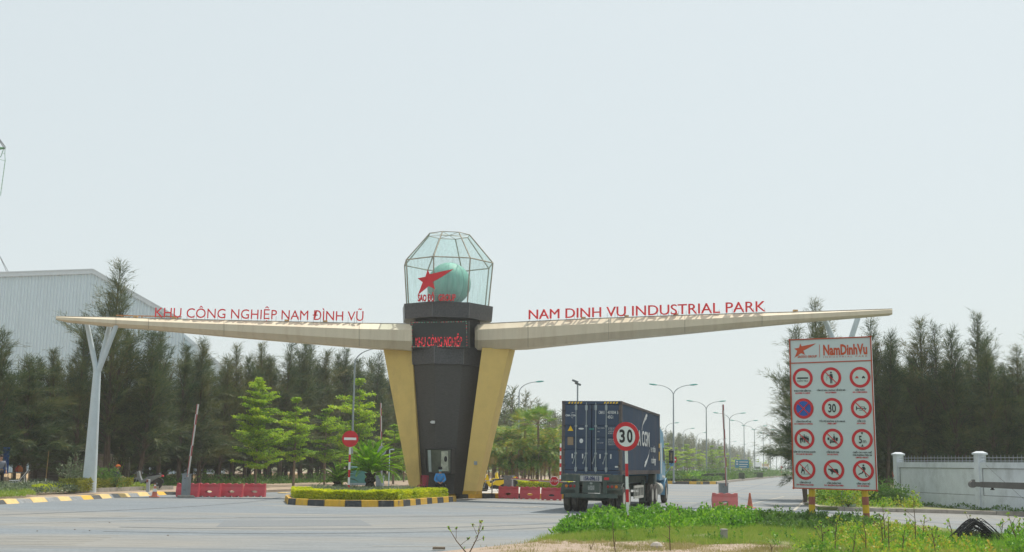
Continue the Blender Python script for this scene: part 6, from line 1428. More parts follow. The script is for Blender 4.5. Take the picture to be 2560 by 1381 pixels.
# cycads in the island
cyc_b = P(921, 1213, 59.2); cyc_b.z = .25
cycad(Vector((P(925, 1213, 59.2).x, 59.2, .25)), 1.05, 1.72, 66, 'big bright green cycad palm in the hedge island')
cycad(Vector((P(845, 1211, 59.4).x, 59.4, .25)), .62, 1.0, 26, 'smaller duller cycad palm left of the no entry post', True, 5)

# ------------------------------------------------------------------ hedges, ground cover
def in_poly(x, y, poly):
    c = np.zeros(x.shape, bool); n = len(poly)
    for i in range(n):
        x1_, y1_ = poly[i]; x2_, y2_ = poly[(i + 1) % n]
        k = ((y1_ > y) != (y2_ > y)) & (x < (x2_ - x1_) * (y - y1_) / (y2_ - y1_ + 1e-12) + x1_); c ^= k
    return c
def scatter(poly, n):
    xs = [p[0] for p in poly]; ys = [p[1] for p in poly]; x = rng.uniform(min(xs), max(xs), n * 4); y = rng.uniform(min(ys), max(ys), n * 4); k = in_poly(x, y, poly); return x[k][:n], y[k][:n]
def lump(x, y, f=1.0): return .5 + .25 * np.sin(x * 2.1 * f + 1.3 * np.sin(y * 1.7 * f)) + .25 * np.sin(y * 2.6 * f + x * 1.1 * f + 2)
def cover(name, poly, n, h0, h1, L, wd, m, label, cat='ground cover', z0=.05, up=.7, f=1.0, kind='stuff', fill=.35):
    """leafy mass filling a low volume over a polygon"""
    x, y = scatter(poly, n); h = h0 + (h1 - h0) * lump(x, y, f); z = z0 + h * (1 - fill * 2 * rng.random(len(x)) ** 1.3).clip(0.05)
    p = np.stack([x, y, z], 1); d = unit(rng.normal(size=p.shape) * np.array([1, 1, .5]) + np.array([0, 0, up]))
    o = leafmesh(name, leaves(p, d, L * rng.uniform(.6, 1.3, len(x)), wd * rng.uniform(.7, 1.2, len(x)), np.array([0, 0, 1.0]) + rng.normal(size=p.shape) * .7), m)
    return tag(o, label, cat, kind=kind)
def clumps(name, poly, nc, r0, r1, h0, h1, per, L, wd, m, label, z0=.02):
    """low bushy weeds: many overlapping leafy tufts"""
    x, y = scatter(poly, nc); V = []
    for cx_, cy_ in zip(x, y):
        r = rng.uniform(r0, r1); h = (h0 + (h1 - h0) * rng.random() ** 1.4) * (.6 + .8 * lump(cx_, cy_, 1.3)); n = int(per * (r / r1) ** 1.3 * rng.uniform(.7, 1.2)); d = unit(rng.normal(size=(n, 3))); d[:, 2] = abs(d[:, 2])
        rad = rng.random((n, 1)) ** .35; p = np.array([cx_, cy_, z0]) + d * rad * np.array([r, r, h]); dd = unit(d * .8 + rng.normal(size=(n, 3)) * .55 + np.array([0, 0, .25])); V.append(leaves(p, dd, L * rng.uniform(.5, 1.3, n), wd * rng.uniform(.6, 1.2, n), np.array([0, 0, 1.0]) + rng.normal(size=(n, 3)) * .8))
        k = rng.integers(0, 3)
        for _ in range(k):
            b = np.array([cx_ + rng.normal() * r * .4, cy_ + rng.normal() * r * .4, z0 + h * .8]); q = 9; pp_ = b + np.array([0, 0, 1.0]) * rng.random((q, 1)) * .16; V.append(leaves(pp_, unit(rng.normal(size=(q, 3)) + np.array([0, 0, .6])), L * rng.uniform(.6, 1.1, q), wd * np.ones(q)))
    return tag(leafmesh(name, np.concatenate(V), m), label, 'weeds', kind='stuff')
def band(pts, wd):
    a = []; b = []
    for i, p in enumerate(pts):
        d = (pts[min(i + 1, len(pts) - 1)] - pts[max(i - 1, 0)]); d.z = 0; d.normalize(); n = Vector((-d.y, d.x, 0)); a.append((p.x, p.y)); b.append((p.x + n.x * wd, p.y + n.y * wd))
    return a + b[::-1]
def hedge(name, pts, wd, h, n, L, m, label, z0=.25, core=True, cat='hedge', jag=.15):
    """clipped hedge: leaves through a box section along a line"""
    pts = [Vector((p.x, p.y, 0)) for p in pts]; cum = np.array([0] + list(np.cumsum([(b - a).length for a, b in zip(pts, pts[1:])]))); s = rng.random(n) * cum[-1]
    X = np.interp(s, cum, [p.x for p in pts]); Y = np.interp(s, cum, [p.y for p in pts]); dx = np.interp(s + .15, cum, [p.x for p in pts]) - np.interp(s - .15, cum, [p.x for p in pts]); dy = np.interp(s + .15, cum, [p.y for p in pts]) - np.interp(s - .15, cum, [p.y for p in pts]); q = np.maximum(np.hypot(dx, dy), 1e-6)
    nx_, ny_ = -dy / q, dx / q; u = rng.random(n); v = rng.random(n)
    face = rng.random(n); u = np.where(face < .45, u, np.where(face < .85, rng.random(n) * .12, 1 - rng.random(n) * .12)); v = np.where(face < .45, 1 - rng.random(n) * .2, v)
    hh = h * (1 + jag * 2 * (lump(X, Y, 2.5) - .5)) ; p = np.stack([X + nx_ * u * wd, Y + ny_ * u * wd, z0 + v * hh], 1)
    outw = np.stack([nx_ * (u - .5) * 2, ny_ * (u - .5) * 2, (v - .3) * 1.6], 1); d = unit(rng.normal(size=p.shape) * .7 + outw)
    t = thing(name, pts[0] + Vector((0, 0, z0)), label, cat, world=True)
    leafmesh('foliage', leaves(p, d, L * rng.uniform(.6, 1.4, n), L * .6 * rng.uniform(.7, 1.2, n)), m, t)
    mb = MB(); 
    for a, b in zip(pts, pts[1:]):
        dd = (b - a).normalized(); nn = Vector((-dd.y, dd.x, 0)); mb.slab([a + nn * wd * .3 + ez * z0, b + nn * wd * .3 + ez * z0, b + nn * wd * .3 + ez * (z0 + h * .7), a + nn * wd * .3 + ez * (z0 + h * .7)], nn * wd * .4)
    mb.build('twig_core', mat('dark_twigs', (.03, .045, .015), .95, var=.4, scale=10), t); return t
rng = np.random.default_rng(77)
hp = [p + (ctr - p) * .085 for p in isf] + [p + (ctr - p) * .06 for p in isb]
HL = [hp[0], hp[1], hp[2], hp[3], hp[4], hp[5], hp[6]]
hedge('golden_hedge', HL, .75, .34, 44000, .08, L_hedge, 'clipped golden yellow hedge along the front of the oval island')
hedge('golden_hedge', [hp[6], hp[8], hp[9], hp[10], hp[0]], .6, .3, 9000, .08, L_hedge, 'rear arm of the golden hedge at the back of the oval island')
inner = [tuple((p + (ctr - p) * .3)[:2]) for p in isf + isb]
cover('island_ground_cover', inner, 15000, .2, .42, .17, .03, L_grey, 'dark strappy ground cover inside the hedge island', z0=.25, up=1.3)
# left verge planting
lc = [tuple(G(x, y)[:2]) for x, y in ((-60, 1262), (0, 1256), (100, 1249), (190, 1244), (215, 1238), (150, 1232), (110, 1222), (20, 1220), (-60, 1222))]
cover('verge_ground_cover', lc, 16000, .14, .46, .13, .05, L_grey, 'grey green weeds on the left verge behind the kerb', z0=.13, up=1.0)
lc2 = [tuple(G(x, y)[:2]) for x, y in ((-60, 1265), (0, 1258), (60, 1255), (90, 1250), (40, 1248), (-60, 1252))]
cover('bright_verge_grass', lc2, 5000, .1, .26, .14, .03, L_grass, 'bright grass tufts at the left kerb', 'grass', z0=.14, up=1.4)
def hp2(lst, Yo=0): return [Vector((G(x, y).x, G(x, y).y, 0)) for x, y in lst]
hedge('low_golden_hedge', hp2([(105, 1246), (235, 1236), (330, 1228.5)]), .5, .24, 9000, .08, L_hedge, 'low bright yellow green hedge strip below the left column', z0=.30, jag=.3)
hedge('green_shrub_strip', [p + Vector((.3, 1.2, 0)) for p in hp2([(140, 1244), (235, 1238), (300, 1233)])], .7, .42, 9000, .09, leafmat('olive_leaves', [(.10, .13, .02), (.24, .26, .03), (.38, .34, .05)], .4), 'olive shrub strip around the left column base', z0=.25, jag=.35)
def bush(px, Yd, w_, h, m, label, z0=.15, n=1500, L=.1, flowers=False, cat='shrub', group=None, sp=.9):
    c = XZ(px, Yd, z0); p = unit(rng.normal(size=(n, 3))) * (rng.random((n, 1)) ** .4) * (1 + .25 * np.sin(rng.random((n, 1)) * 9)); ph = rng.uniform(0, 6, 3)
    rad = 1 + .3 * np.sin(p[:, 0] * 4 + ph[0]) * np.cos(p[:, 2] * 5 + ph[1]); pos = p * rad[:, None] * np.array([w_ / 2, w_ / 2, h / 2]) + np.array([0, 0, h / 2]); pos[:, 2] = pos[:, 2].clip(.02)
    t = thing('shrub', c, label, cat, group); leafmesh('foliage', leaves(pos, unit(p * .8 + rng.normal(size=p.shape) * .6 + np.array([0, 0, .3])), L * rng.uniform(.6, 1.3, n), L * .5 * np.ones(n)), m, t)
    mb = MB()
    for k in range(6): a = k * 1.05; mb.tube([(0, 0, 0), (math.cos(a) * w_ * .15, math.sin(a) * w_ * .15, h * .4), (math.cos(a) * w_ * .35, math.sin(a) * w_ * .35, h * .8)], [.02, .012, .005], 4)
    mb.build('stems', M_bark, t); return t
bush(190, 62, 1.35, 1.5, L_grey, 'loose pale leaved shrub against the left side of the left column', n=1500, L=.11)
bush(258, 62.5, .95, 1.15, L_green, 'green shrub just right of the left column', n=1100, L=.1)
bush(290, 63, .8, 1.3, L_green, 'thin green shrub in front of the seated worker', n=500, L=.1)
bush(345, 66, 1.6, .35, L_grass, 'bright grass clump under the motorbike', n=900, L=.12, cat='grass clump')
# median hedges
mh = [Vector((medX(y) + (2.0 if y > 139 else 1.0), y + .0, 0)) for y in (135, 139, 165, 275, 500)]
hedge('median_hedge', [Vector((8.5, 134.9, 0)), Vector((medX(134) + 1.2, 134.9, 0)), Vector((medX(139) + 1.9, 138.6, 0)), Vector((medX(165) + 1.9, 165, 0)), Vector((medX(275) + 2, 275, 0)), Vector((medX(500) + 2, 500, 0))], 1.0, .42, 24000, .22, L_green, 'long low clipped green hedge along the median kerb', z0=.28)
for k, (px, Yd, w_, h, m) in enumerate(((1668, 139, 3.0, 1.1, L_green), (1695, 139, 3.2, 1.15, L_green), (1728, 141, 2.6, 1.0, L_weed), (1752, 150, 2.8, 1.15, L_green), (1772, 155, 2.2, 1.3, L_green), (1797, 165, 4.0, 1.5, L_green), (1818, 172, 2.8, 1.2, L_green), (1848, 190, 3.6, 1.3, L_green), (1868, 205, 3, 1.2, L_green), (1893, 225, 5, 1.5, L_green), (1915, 245, 5, 1.5, L_green), (1935, 265, 5, 1.4, L_green), (1955, 300, 6, 1.6, L_green))):
    bush(px, Yd, w_, h, m, 'rounded green bush in the median planting beyond the right boom gate', z0=.3, n=900, L=.24, group='median bushes')
for k, (px, Yd) in enumerate(((1750, 146), (1780, 155), (1832, 178), (1882, 210))):
    x = XZ(px, Yd, .3); mb = MB(); mb.cbox((x.x, x.y, .75), (3.2, 1.4, .9), .1); o = tag(mb.build('clipped_box_hedge', mat('clipped_dark_green', (.04, .065, .03), .9, var=.4, scale=6, bump=1.0)), 'dark clipped box hedge block in the median planting', 'hedge', 'box hedge blocks on the median')
bush(1715, 138, 1.0, .7, mat('pale_boulder', (.42, .38, .30), .9) if 0 else L_weedy, 'yellowish low plant beside the median boulder', z0=.3, n=500, L=.2)
# strip behind the barriers and palms
hedge('palm_bed_hedge', [XZ(1248, 86, 0), XZ(1420, 84, 0)], 1.0, .42, 7000, .12, L_hedge, 'pale yellow green hedge behind the red barriers under the palms', z0=.27, jag=.3)
# right bed behind the board
rb = [tuple(G(x, y)[:2]) for x, y in ((2030, 1262), (2050, 1272), (2150, 1276), (2300, 1279), (2300, 1270), (2240, 1258), (2120, 1244), (2040, 1246))]
clumps('bed_ground_cover', rb, 170, .2, .45, .2, .6, 110, .13, .06, L_weedy, 'yellowing low plants in the bed behind the rules board', z0=.12)
bush(2118, 55.9, 1.7, 1.0, L_weedy, 'yellow green shrub hiding the foot of the right column', n=1500, L=.12)
bush(2185, 60, 2.6, 1.15, L_green, 'dense green creeper mound right of the board, before the wall end', n=3200, L=.12)
bush(2232, 59, 1.6, .9, L_green, 'dark creeper heap at the foot of the first wall pillar', n=1500, L=.12)
bush(2080, 60, 1.4, 1.0, L_weedy, 'yellowing shrub behind the left post of the board', n=900, L=.12)
bush(2062, 61, 1.0, 1.1, L_weed, 'bright green shrub behind the board bottom, left of the right column', n=700, L=.11)
# plants at the foot of the wall
wf = [WA - nW * .5, WA + dW * 12 - nW * .5, WA + dW * 12 - nW * .05, WA - nW * .05]
cover('wall_foot_weeds', [(p.x, p.y) for p in wf], 1500, .02, .28, .12, .06, L_green, 'scattered weeds at the foot of the white wall', z0=.12)

ug = [tuple(XZ(x, y)[:2]) for x, y in ((330, 74), (560, 83), (760, 95), (1010, 118), (1010, 126), (760, 102), (560, 89), (330, 80))]
clumps('undergrowth', ug, 420, .3, .9, .2, .9, 110, .16, .07, L_green, 'dark low undergrowth beneath the left tree line', z0=.1)
# foreground weeds
rng = np.random.default_rng(99)
def gp(lst): return [tuple(G(x, y)[:2]) for x, y in lst]
clumps('leafy_weeds', gp([(1400, 1346), (1404, 1330), (1440, 1310), (1500, 1300), (1600, 1297), (1750, 1295), (1900, 1295), (1905, 1318), (1850, 1330), (1700, 1333), (1560, 1338), (1470, 1344)]), 420, .14, .34, .14, .42, 170, .12, .06, L_weed, 'thick bright green leafy weeds around the 30 sign post')
clumps('dark_leafy_weeds', gp([(1895, 1296), (2000, 1303), (2120, 1306), (2200, 1320), (2190, 1338), (2050, 1336), (1930, 1332), (1880, 1322)]), 260, .12, .3, .12, .36, 150, .10, .055, L_green, 'darker green weeds around the board posts')
clumps('yellowing_weeds', gp([(2150, 1314), (2260, 1328), (2330, 1345), (2380, 1372), (2500, 1376), (2520, 1400), (1960, 1400), (2020, 1365), (2100, 1340)]), 170, .10, .26, .10, .34, 80, .085, .045, L_weedy, 'tall yellowing weeds at the lower right')
clumps('low_green_weeds', gp([(2060, 1345), (2200, 1330), (2330, 1345), (2400, 1376), (2560, 1380), (2560, 1400), (1990, 1400)]), 330, .10, .24, .06, .2, 70, .08, .04, L_weed, 'low green weeds among the yellowing ones at lower right')
clumps('right_edge_weeds', gp([(2525, 1345), (2600, 1352), (2620, 1400), (2530, 1400)]), 60, .1, .25, .25, .6, 110, .09, .05, L_weed, 'bright weeds rising at the right frame edge')
def grass(name, poly, n, h, label, m=L_grass):
    """uneven turf: blades gathered in tufts of differing height"""
    nc = max(20, n // 45); cx_, cy_ = scatter(poly, nc); hc = h * rng.uniform(.35, 1.5, len(cx_)) * (.5 + lump(cx_, cy_, 1.7)); k = rng.integers(0, len(cx_), n); r = .10 + .10 * rng.random(len(cx_))
    x = cx_[k] + rng.normal(size=n) * r[k]; y = cy_[k] + rng.normal(size=n) * r[k]; p = np.stack([x, y, np.full(n, .04)], 1)
    o = leafmesh(name, needles(p, unit(rng.normal(size=p.shape) * np.array([.5, .5, .1]) + np.array([0, 0, 1.0])), hc[k] * rng.uniform(.5, 1.2, n), .014 * np.ones(n)), m); return tag(o, label, 'grass', kind='stuff')
grass('grass', gp([(1330, 1364), (1400, 1345), (1560, 1334), (1750, 1326), (1900, 1322), (2060, 1330), (2120, 1345), (2080, 1365), (1900, 1372), (1700, 1364), (1560, 1356), (1440, 1358)]), 90000, .13, 'short bright grass between the weeds and the bare soil')
grass('mixed_grass', gp([(2060, 1335), (2200, 1325), (2400, 1345), (2560, 1350), (2560, 1400), (1960, 1400)]), 60000, .14, 'green grass under the yellowing weeds at lower right')
clumps('small_weed_tufts', gp([(1450, 1352), (1560, 1340), (1750, 1332), (1950, 1335), (2080, 1350), (1980, 1372), (1750, 1366), (1560, 1360)]), 46, .05, .15, .05, .2, 60, .07, .04, L_weed, 'small green tufts dotted through the short grass')
grass('sparse_grass', gp([(1250, 1372), (1400, 1358), (1700, 1366), (2200, 1372), (2560, 1376), (2560, 1400), (1250, 1400)]), 26000, .09, 'thin dry grass along the bottom edge', leafmat('dry_grass', [(.2, .22, .06), (.4, .34, .14)], .3))
grass('tall_grass', gp([(2330, 1345), (2480, 1350), (2560, 1360), (2560, 1395), (2300, 1395)]), 5000, .22, 'tall grass blades around the black cable heap', L_weed)
# single tall stems
M_stem = mat('dry_brown_stem', (.13, .09, .055), .9, var=.3)
def stem(px, py, top, label, lean=0.0, leafy=0, seeds=0, seed=0, br=3, name='weed_stem'):
    rr = random.Random(seed); g = G(px, py); g.z = .02; tp = P(top[0], top[1], g.y); t = thing(name, g, label, 'plant', world=True); mb = MB(); mid = g.lerp(tp, .5) + Vector((rr.uniform(-.04, .04), 0, 0)); mb.tube([g, mid, tp], [.014, .01, .005], 5); VL = []; tips = [tp]
    for k in range(br):
        s = .35 + .5 * k / max(1, br); b = g.lerp(tp, s); e = b + Vector((rr.uniform(-1, 1) * .22, rr.uniform(-.1, .1), rr.uniform(.08, .25))); mb.tube([b, e], [.006, .003], 4); tips.append(e)
    mb.build('stem', M_stem, t)
    if leafy:
        s = np.array([rr.random() ** .7 for _ in range(leafy)]); b = np.array(g)[None] + (np.array(tp) - np.array(g))[None] * s[:, None]; VL.append(leaves(b, unit(rng.normal(size=b.shape) + np.array([0, 0, .3])), .07 * np.ones(leafy), .03 * np.ones(leafy)))
        for e in tips: b = np.repeat(np.array(e)[None], 5, 0); VL.append(leaves(b, unit(rng.normal(size=b.shape) + np.array([0, 0, .4])), .06 * np.ones(5), .035 * np.ones(5)))
        leafmesh('leaves', np.concatenate(VL), L_weedy, t)
    if seeds:
        mb = MB()
        for e in tips: mb.lathe([(.002, -.02), (.018, -.008), (.02, .008), (.004, .024)], e, 7)
        mb.build('seed_heads', M_stem, t)
    return t
stem(1168, 1388, (1122, 1321), 'thin weed with a bud, leftmost at the bottom by the road', leafy=4, seeds=1, seed=1, br=2)
stem(1172, 1388, (1205, 1303), 'thin weed with seed buds leaning right beside the road edge', leafy=6, seeds=1, seed=2, br=4)
stem(1540, 1392, (1532, 1306), 'dark bare stem below the 30 sign post', seed=3, br=1); stem(1676, 1386, (1676, 1286), 'slender dark stem in the grass right of the 30 sign', seed=4, br=2)
stem(1478, 1384, (1474, 1362), 'short dark twig at the bottom in the bare soil', seed=5, br=1); stem(1930, 1390, (1920, 1348), 'dark stem standing in short grass left of the board posts', seed=6, br=1, leafy=4)
stem(1702, 1262 + 60, (1694, 1262), 'thin flowering stem rising above the weeds toward the truck front', seed=16, br=2, seeds=1)
for k, (px, py, tx, ty, lb) in enumerate(((2054, 1392, 2052, 1306, 'brown stem with a yellow tip left of the right board post'), (2088, 1392, 2094, 1292, 'brown stem between the two board posts'), (2165, 1392, 2155, 1290, 'brown leafy stem crossing the right board post'), (2205, 1390, 2199, 1288, 'dark seeded stem just right of the board'), (2213, 1372, 2206, 1262, 'tall bare dark stem right of the board'), (2224, 1392, 2221, 1296, 'dark stem with dried leaves by the tall bare one'),
                                          (2289, 1362, 2283, 1250, 'tall brown stem before the left part of the white wall'), (2304, 1355, 2312, 1290, 'yellow leafed stem right of the tall brown stem'), (2395, 1372, 2372, 1300, 'leafy yellow stem left of the cable heap'), (2420, 1345, 2425, 1290, 'bare forked twig above the cable heap'), (2502, 1352, 2508, 1298, 'yellow tipped stem left of the right edge weeds'), (2556, 1380, 2520, 1285, 'seeded stem leaning left at the right edge'), (2545, 1380, 2549, 1310, 'flowering stem at the right frame edge'),
                                          (2130, 1394, 2140, 1330, 'leafy yellow stem under the board'), (2254, 1394, 2262, 1320, 'leafy yellow stem among the lower right weeds'), (2340, 1394, 2330, 1325, 'leafy stem below the white wall'))):
    stem(px, py, (tx, ty), lb, leafy=(14 if k % 2 else 6), seeds=(k % 3 == 0), seed=20 + k, br=4)

# ------------------------------------------------------------------ people
def skin_obj(name, nodes, edges, m, parent, lv=1):
    """nodes: {name: ((x,y,z), r)}; grown with a Skin modifier and baked to a mesh"""
    keys = list(nodes); idx = {k: i for i, k in enumerate(keys)}; me = bpy.data.meshes.new(name)
    me.from_pydata([nodes[k][0] for k in keys], [(idx[a], idx[b]) for a, b in edges], []); o = bpy.data.objects.new(name, me); COL.objects.link(o)
    md = o.modifiers.new('s', 'SKIN'); md.use_smooth_shade = True
    for i, k in enumerate(keys):
        r = nodes[k][1]; me.skin_vertices[0].data[i].radius = (r, r) if not isinstance(r, tuple) else r; me.skin_vertices[0].data[i].use_root = (i == 0)
    sb = o.modifiers.new('b', 'SUBSURF'); sb.levels = lv; sb.render_levels = lv
    nm = bpy.data.meshes.new_from_object(o.evaluated_get(bpy.context.evaluated_depsgraph_get())); bpy.data.objects.remove(o); bpy.data.meshes.remove(me)
    nm.name = name; nm.materials.clear(); nm.materials.append(m); nm.shade_smooth(); return link(name, nm, parent)
M_hair = mat('black_hair', (.012, .01, .01), .7)
def person(loc, rz, label, J, shirt, trousers, cap=None, mask=None, helmet=None, look=0.0):
    t = thing('person', loc, label, 'person', rz=rz); V = lambda k: Vector(J[k])
    nk, hd = V('neck'), V('head'); fw = Vector((math.sin(look), -math.cos(look), 0)); rg = Vector((math.cos(look), math.sin(look), 0))
    N = {'pelvis': (J['pelvis'], .13), 'spine': (tuple(V('pelvis').lerp(V('chest'), .5)), .12), 'chest': (J['chest'], .14), 'neck': (J['neck'], .055), 'jaw': (tuple(hd - Vector((0, 0, .085)) + fw * .012), .062), 'head': (J['head'], .088), 'crown': (tuple(hd + Vector((0, 0, .075)) - fw * .01), .068),
         'nose': (tuple(hd + fw * .098 - Vector((0, 0, .018))), .013)}
    E = [('pelvis', 'spine'), ('spine', 'chest'), ('chest', 'neck'), ('neck', 'jaw'), ('jaw', 'head'), ('head', 'crown'), ('head', 'nose')]
    for s in 'lr':
        N.update({'sh' + s: (J['sh' + s], .056), 'el' + s: (J['el' + s], .041), 'wr' + s: (J['wr' + s], .027), 'hip' + s: (J['hip' + s], .09), 'kn' + s: (J['kn' + s], .06), 'an' + s: (J['an' + s], .038), 'to' + s: (J['to' + s], .035)})
        E += [('chest', 'sh' + s), ('sh' + s, 'el' + s), ('el' + s, 'wr' + s), ('pelvis', 'hip' + s), ('hip' + s, 'kn' + s), ('kn' + s, 'an' + s), ('an' + s, 'to' + s)]
        w_, e_ = V('wr' + s), V('el' + s); d = (w_ - e_).normalized(); sg = 1 if s == 'l' else -1; ax = Vector((1, 0, 0)) * sg
        ax = (ax - d * ax.dot(d)).normalized(); dn = d.cross(ax).normalized()
        if dn.z > 0: dn = -dn
        pm = w_ + d * .055; N['palm' + s] = (tuple(pm), .026); E.append(('wr' + s, 'palm' + s))
        for f, (off, ln) in enumerate(((-.030, .062), (-.010, .075), (.010, .070), (.030, .055))):
            a = pm + d * .03 + ax * off; b = a + d * ln * .5 + dn * .008; c = b + d * ln * .35 + dn * ln * .4
            for q, (p_, r_) in enumerate(((a, .010), (b, .009), (c, .007))): N[f'f{s}{f}{q}'] = (tuple(p_), r_)
            E += [('palm' + s, f'f{s}{f}0'), (f'f{s}{f}0', f'f{s}{f}1'), (f'f{s}{f}1', f'f{s}{f}2')]
        a = w_ + d * .03 - ax * .035 + dn * .01; b = a + d * .03 - ax * .02; N['th' + s] = (tuple(a), .011); N['ti' + s] = (tuple(b), .009); E += [('wr' + s, 'th' + s), ('th' + s, 'ti' + s)]
    body = skin_obj('body', N, E, M_skin, t)
    SN = {'chest': (J['chest'], .165), 'spine': (tuple(V('pelvis').lerp(V('chest'), .45)), .150), 'belt': (tuple(V('pelvis') + Vector((0, 0, .05))), .152), 'col': (tuple(nk - Vector((0, 0, .05))), .075)}; SE = [('chest', 'spine'), ('spine', 'belt'), ('chest', 'col')]
    for s in 'lr': SN.update({'sh' + s: (J['sh' + s], .078), 'el' + s: (J['el' + s], .06), 'cu' + s: (tuple(V('el' + s).lerp(V('wr' + s), .9)), .046)}); SE += [('chest', 'sh' + s), ('sh' + s, 'el' + s), ('el' + s, 'cu' + s)]
    skin_obj('shirt', SN, SE, shirt, t)
    TN = {'pelvis': (J['pelvis'], .152)}; TE_ = []
    for s in 'lr': TN.update({'hip' + s: (J['hip' + s], .108), 'kn' + s: (J['kn' + s], .078), 'cf' + s: (tuple(V('kn' + s).lerp(V('an' + s), .94)), .06)}); TE_ += [('pelvis', 'hip' + s), ('hip' + s, 'kn' + s), ('kn' + s, 'cf' + s)]
    skin_obj('trousers', TN, TE_, trousers, t)
    for s in 'lr':
        a, b = V('an' + s), V('to' + s); d = (b - a); d.z = 0; d.normalize()
        skin_obj('shoe', {'a': (tuple(Vector((a.x, a.y, J['to' + s][2] + .012)) - d * .04), .045), 'b': (tuple(Vector((a.x, a.y, J['to' + s][2] + .012)) + d * .08), .048), 'c': (tuple(b + Vector((0, 0, .008)) + d * .03), .038)}, [('a', 'b'), ('b', 'c')], M_black, t)
    mb = MB()
    for sx in (-1, 1): mb.lathe([(.001, -.009), (.011, -.004), (.012, .002), (.001, .008)], hd + fw * .083 + rg * sx * .032 + Vector((0, 0, .012)), 8, 'Y')
    mb.build('eyes', M_black, body)
    mb = MB(); c = hd + Vector((0, 0, .012)) - fw * .012; mb.loft([[c + rg * (r_ * math.cos(q)) + fw * (r_ * 1.08 * math.sin(q)) + Vector((0, 0, z_)) for q in np.linspace(0, 6.283, 15)[:-1]] for r_, z_ in ((.094, .0), (.104, .04), (.096, .08), (.06, .112), (.01, .12))]); mb.build('hair', M_hair, t, smooth='auto')
    if cap or helmet:
        m_ = cap or helmet; mb = MB(); c = hd + Vector((0, 0, .045)); R_ = .106 if cap else .125
        mb.loft([[c + rg * (r_ * math.cos(q)) + fw * (r_ * 1.1 * math.sin(q)) + Vector((0, 0, z_)) for q in np.linspace(0, 6.283, 17)[:-1]] for r_, z_ in ((R_, -.01), (R_ * 1.02, .03), (R_ * .9, .075), (R_ * .5, .105), (.01, .112))])
        mb.slab([c + rg * x * .08 + fw * y + Vector((0, 0, -.004)) for x, y in ((-1, .06), (-.9, .14), (0, .19), (.9, .14), (1, .06))], Vector((0, 0, .012))); mb.build('helmet' if helmet else 'cap', m_, t, smooth='auto')
    if mask:
        mb = MB(); c = hd - Vector((0, 0, .045)); mb.loft([[c + rg * (.088 * math.cos(q) * k) + fw * (.100 * math.sin(q) * k) + Vector((0, 0, z_)) for q in np.linspace(.15, math.pi - .15, 9)] for z_, k in ((-.045, .72), (-.02, .95), (.01, 1.04), (.035, 1.0))], close=False, cap=False); mb.build('face_mask', mask, t)
    return t
SIT = dict(pelvis=(0, .02, .50), chest=(0, -.01, .88), neck=(0, -.02, 1.06), head=(0, -.04, 1.22), shl=(.19, 0, .97), shr=(-.19, 0, .97), ell=(.27, -.10, .70), elr=(-.27, -.10, .70), wrl=(.09, -.28, .58), wrr=(-.09, -.28, .58), hipl=(.10, -.02, .48), hipr=(-.10, -.02, .48), knl=(.22, -.42, .50), knr=(-.20, -.42, .50), anl=(.34, -.52, .09), anr=(-.24, -.40, .09), tol=(.40, -.66, .035), tor=(-.27, -.55, .035))
M_shirt = mat('bright_blue_uniform_shirt', (.07, .30, .66), .8, var=.1, scale=9); M_trs = mat('black_trousers', (.012, .013, .016), .8); M_mask = mat('pale_blue_mask', (.25, .55, .62), .7)
gp_ = XZ(1100.5, 63.0, .272)
guard = person(gp_, .12, 'seated guard in blue shirt, black cap and face mask before the slate tower', SIT, M_shirt, M_trs, cap=M_trs, mask=M_mask, look=.35)
mb = MB()
for sx, m_ in ((-.10, 0), (.08, 0)): mb.box((sx, -.168, .93), (.04, .012, .03))
mb.build('chest_badge', mat('gold_badge', (.55, .35, .12), .5), guard)
# folding chair for the guard, red plastic chair
t = thing('folding_chair', gp_ + Vector((0, .02, 0)), 'folding metal chair under the seated guard', 'chair', rz=.12)
mb = MB(); mb.cbox((0, 0, .39), (.42, .40, .04), .03); mb.build('seat', mat('pale_olive_seat', (.25, .25, .18), .7), t)
mb = MB(); mb.box((0, .21, .74), (.40, .02, .18), rx=-.12); mb.build('backrest', MATS['pale_olive_seat'], t)
for sx in (-.215, .215):
    for a, b in (((sx, -.22, 0), (sx, .24, .84)), ((sx, .22, 0), (sx, -.18, .42))): mb = MB(); mb.tube([a, b], .014, 7); mb.build('leg', M_chrome, t)
t = thing('plastic_chair', XZ(1057.5, 63.0, .272), 'empty dark red plastic chair left of the seated guard', 'chair', rz=-.35); M_pl = mat('dark_red_plastic', (.30, .022, .045), .45, var=.08)
mb = MB(); mb.cbox((0, 0, .43), (.42, .42, .035), .05); mb.build('seat', M_pl, t)
for sx, sy in ((-1, -1), (1, -1), (-1, 1), (1, 1)): mb = MB(); mb.tube([(sx * .18, sy * .18, .42), (sx * .22, sy * .22, 0)], [.028, .022], 6); mb.build('leg', M_pl, t)
mb = MB()
for sx in (-.19, .19): mb.tube([(sx, .19, .42), (sx * 1.02, .25, .90)], .026, 6)
for z in (.62, .88): mb.tube([(-.2, .19 + (z - .42) * .13, z), (0, .21 + (z - .42) * .13, z + .025), (.2, .19 + (z - .42) * .13, z)], .028 if z > .8 else .015, 6)
mb.slab([Vector((-.11, .2, .43)), Vector((.11, .2, .43)), Vector((.13, .25, .87)), Vector((-.13, .25, .87))], Vector((0, .015, 0))); mb.build('backrest', M_pl, t)
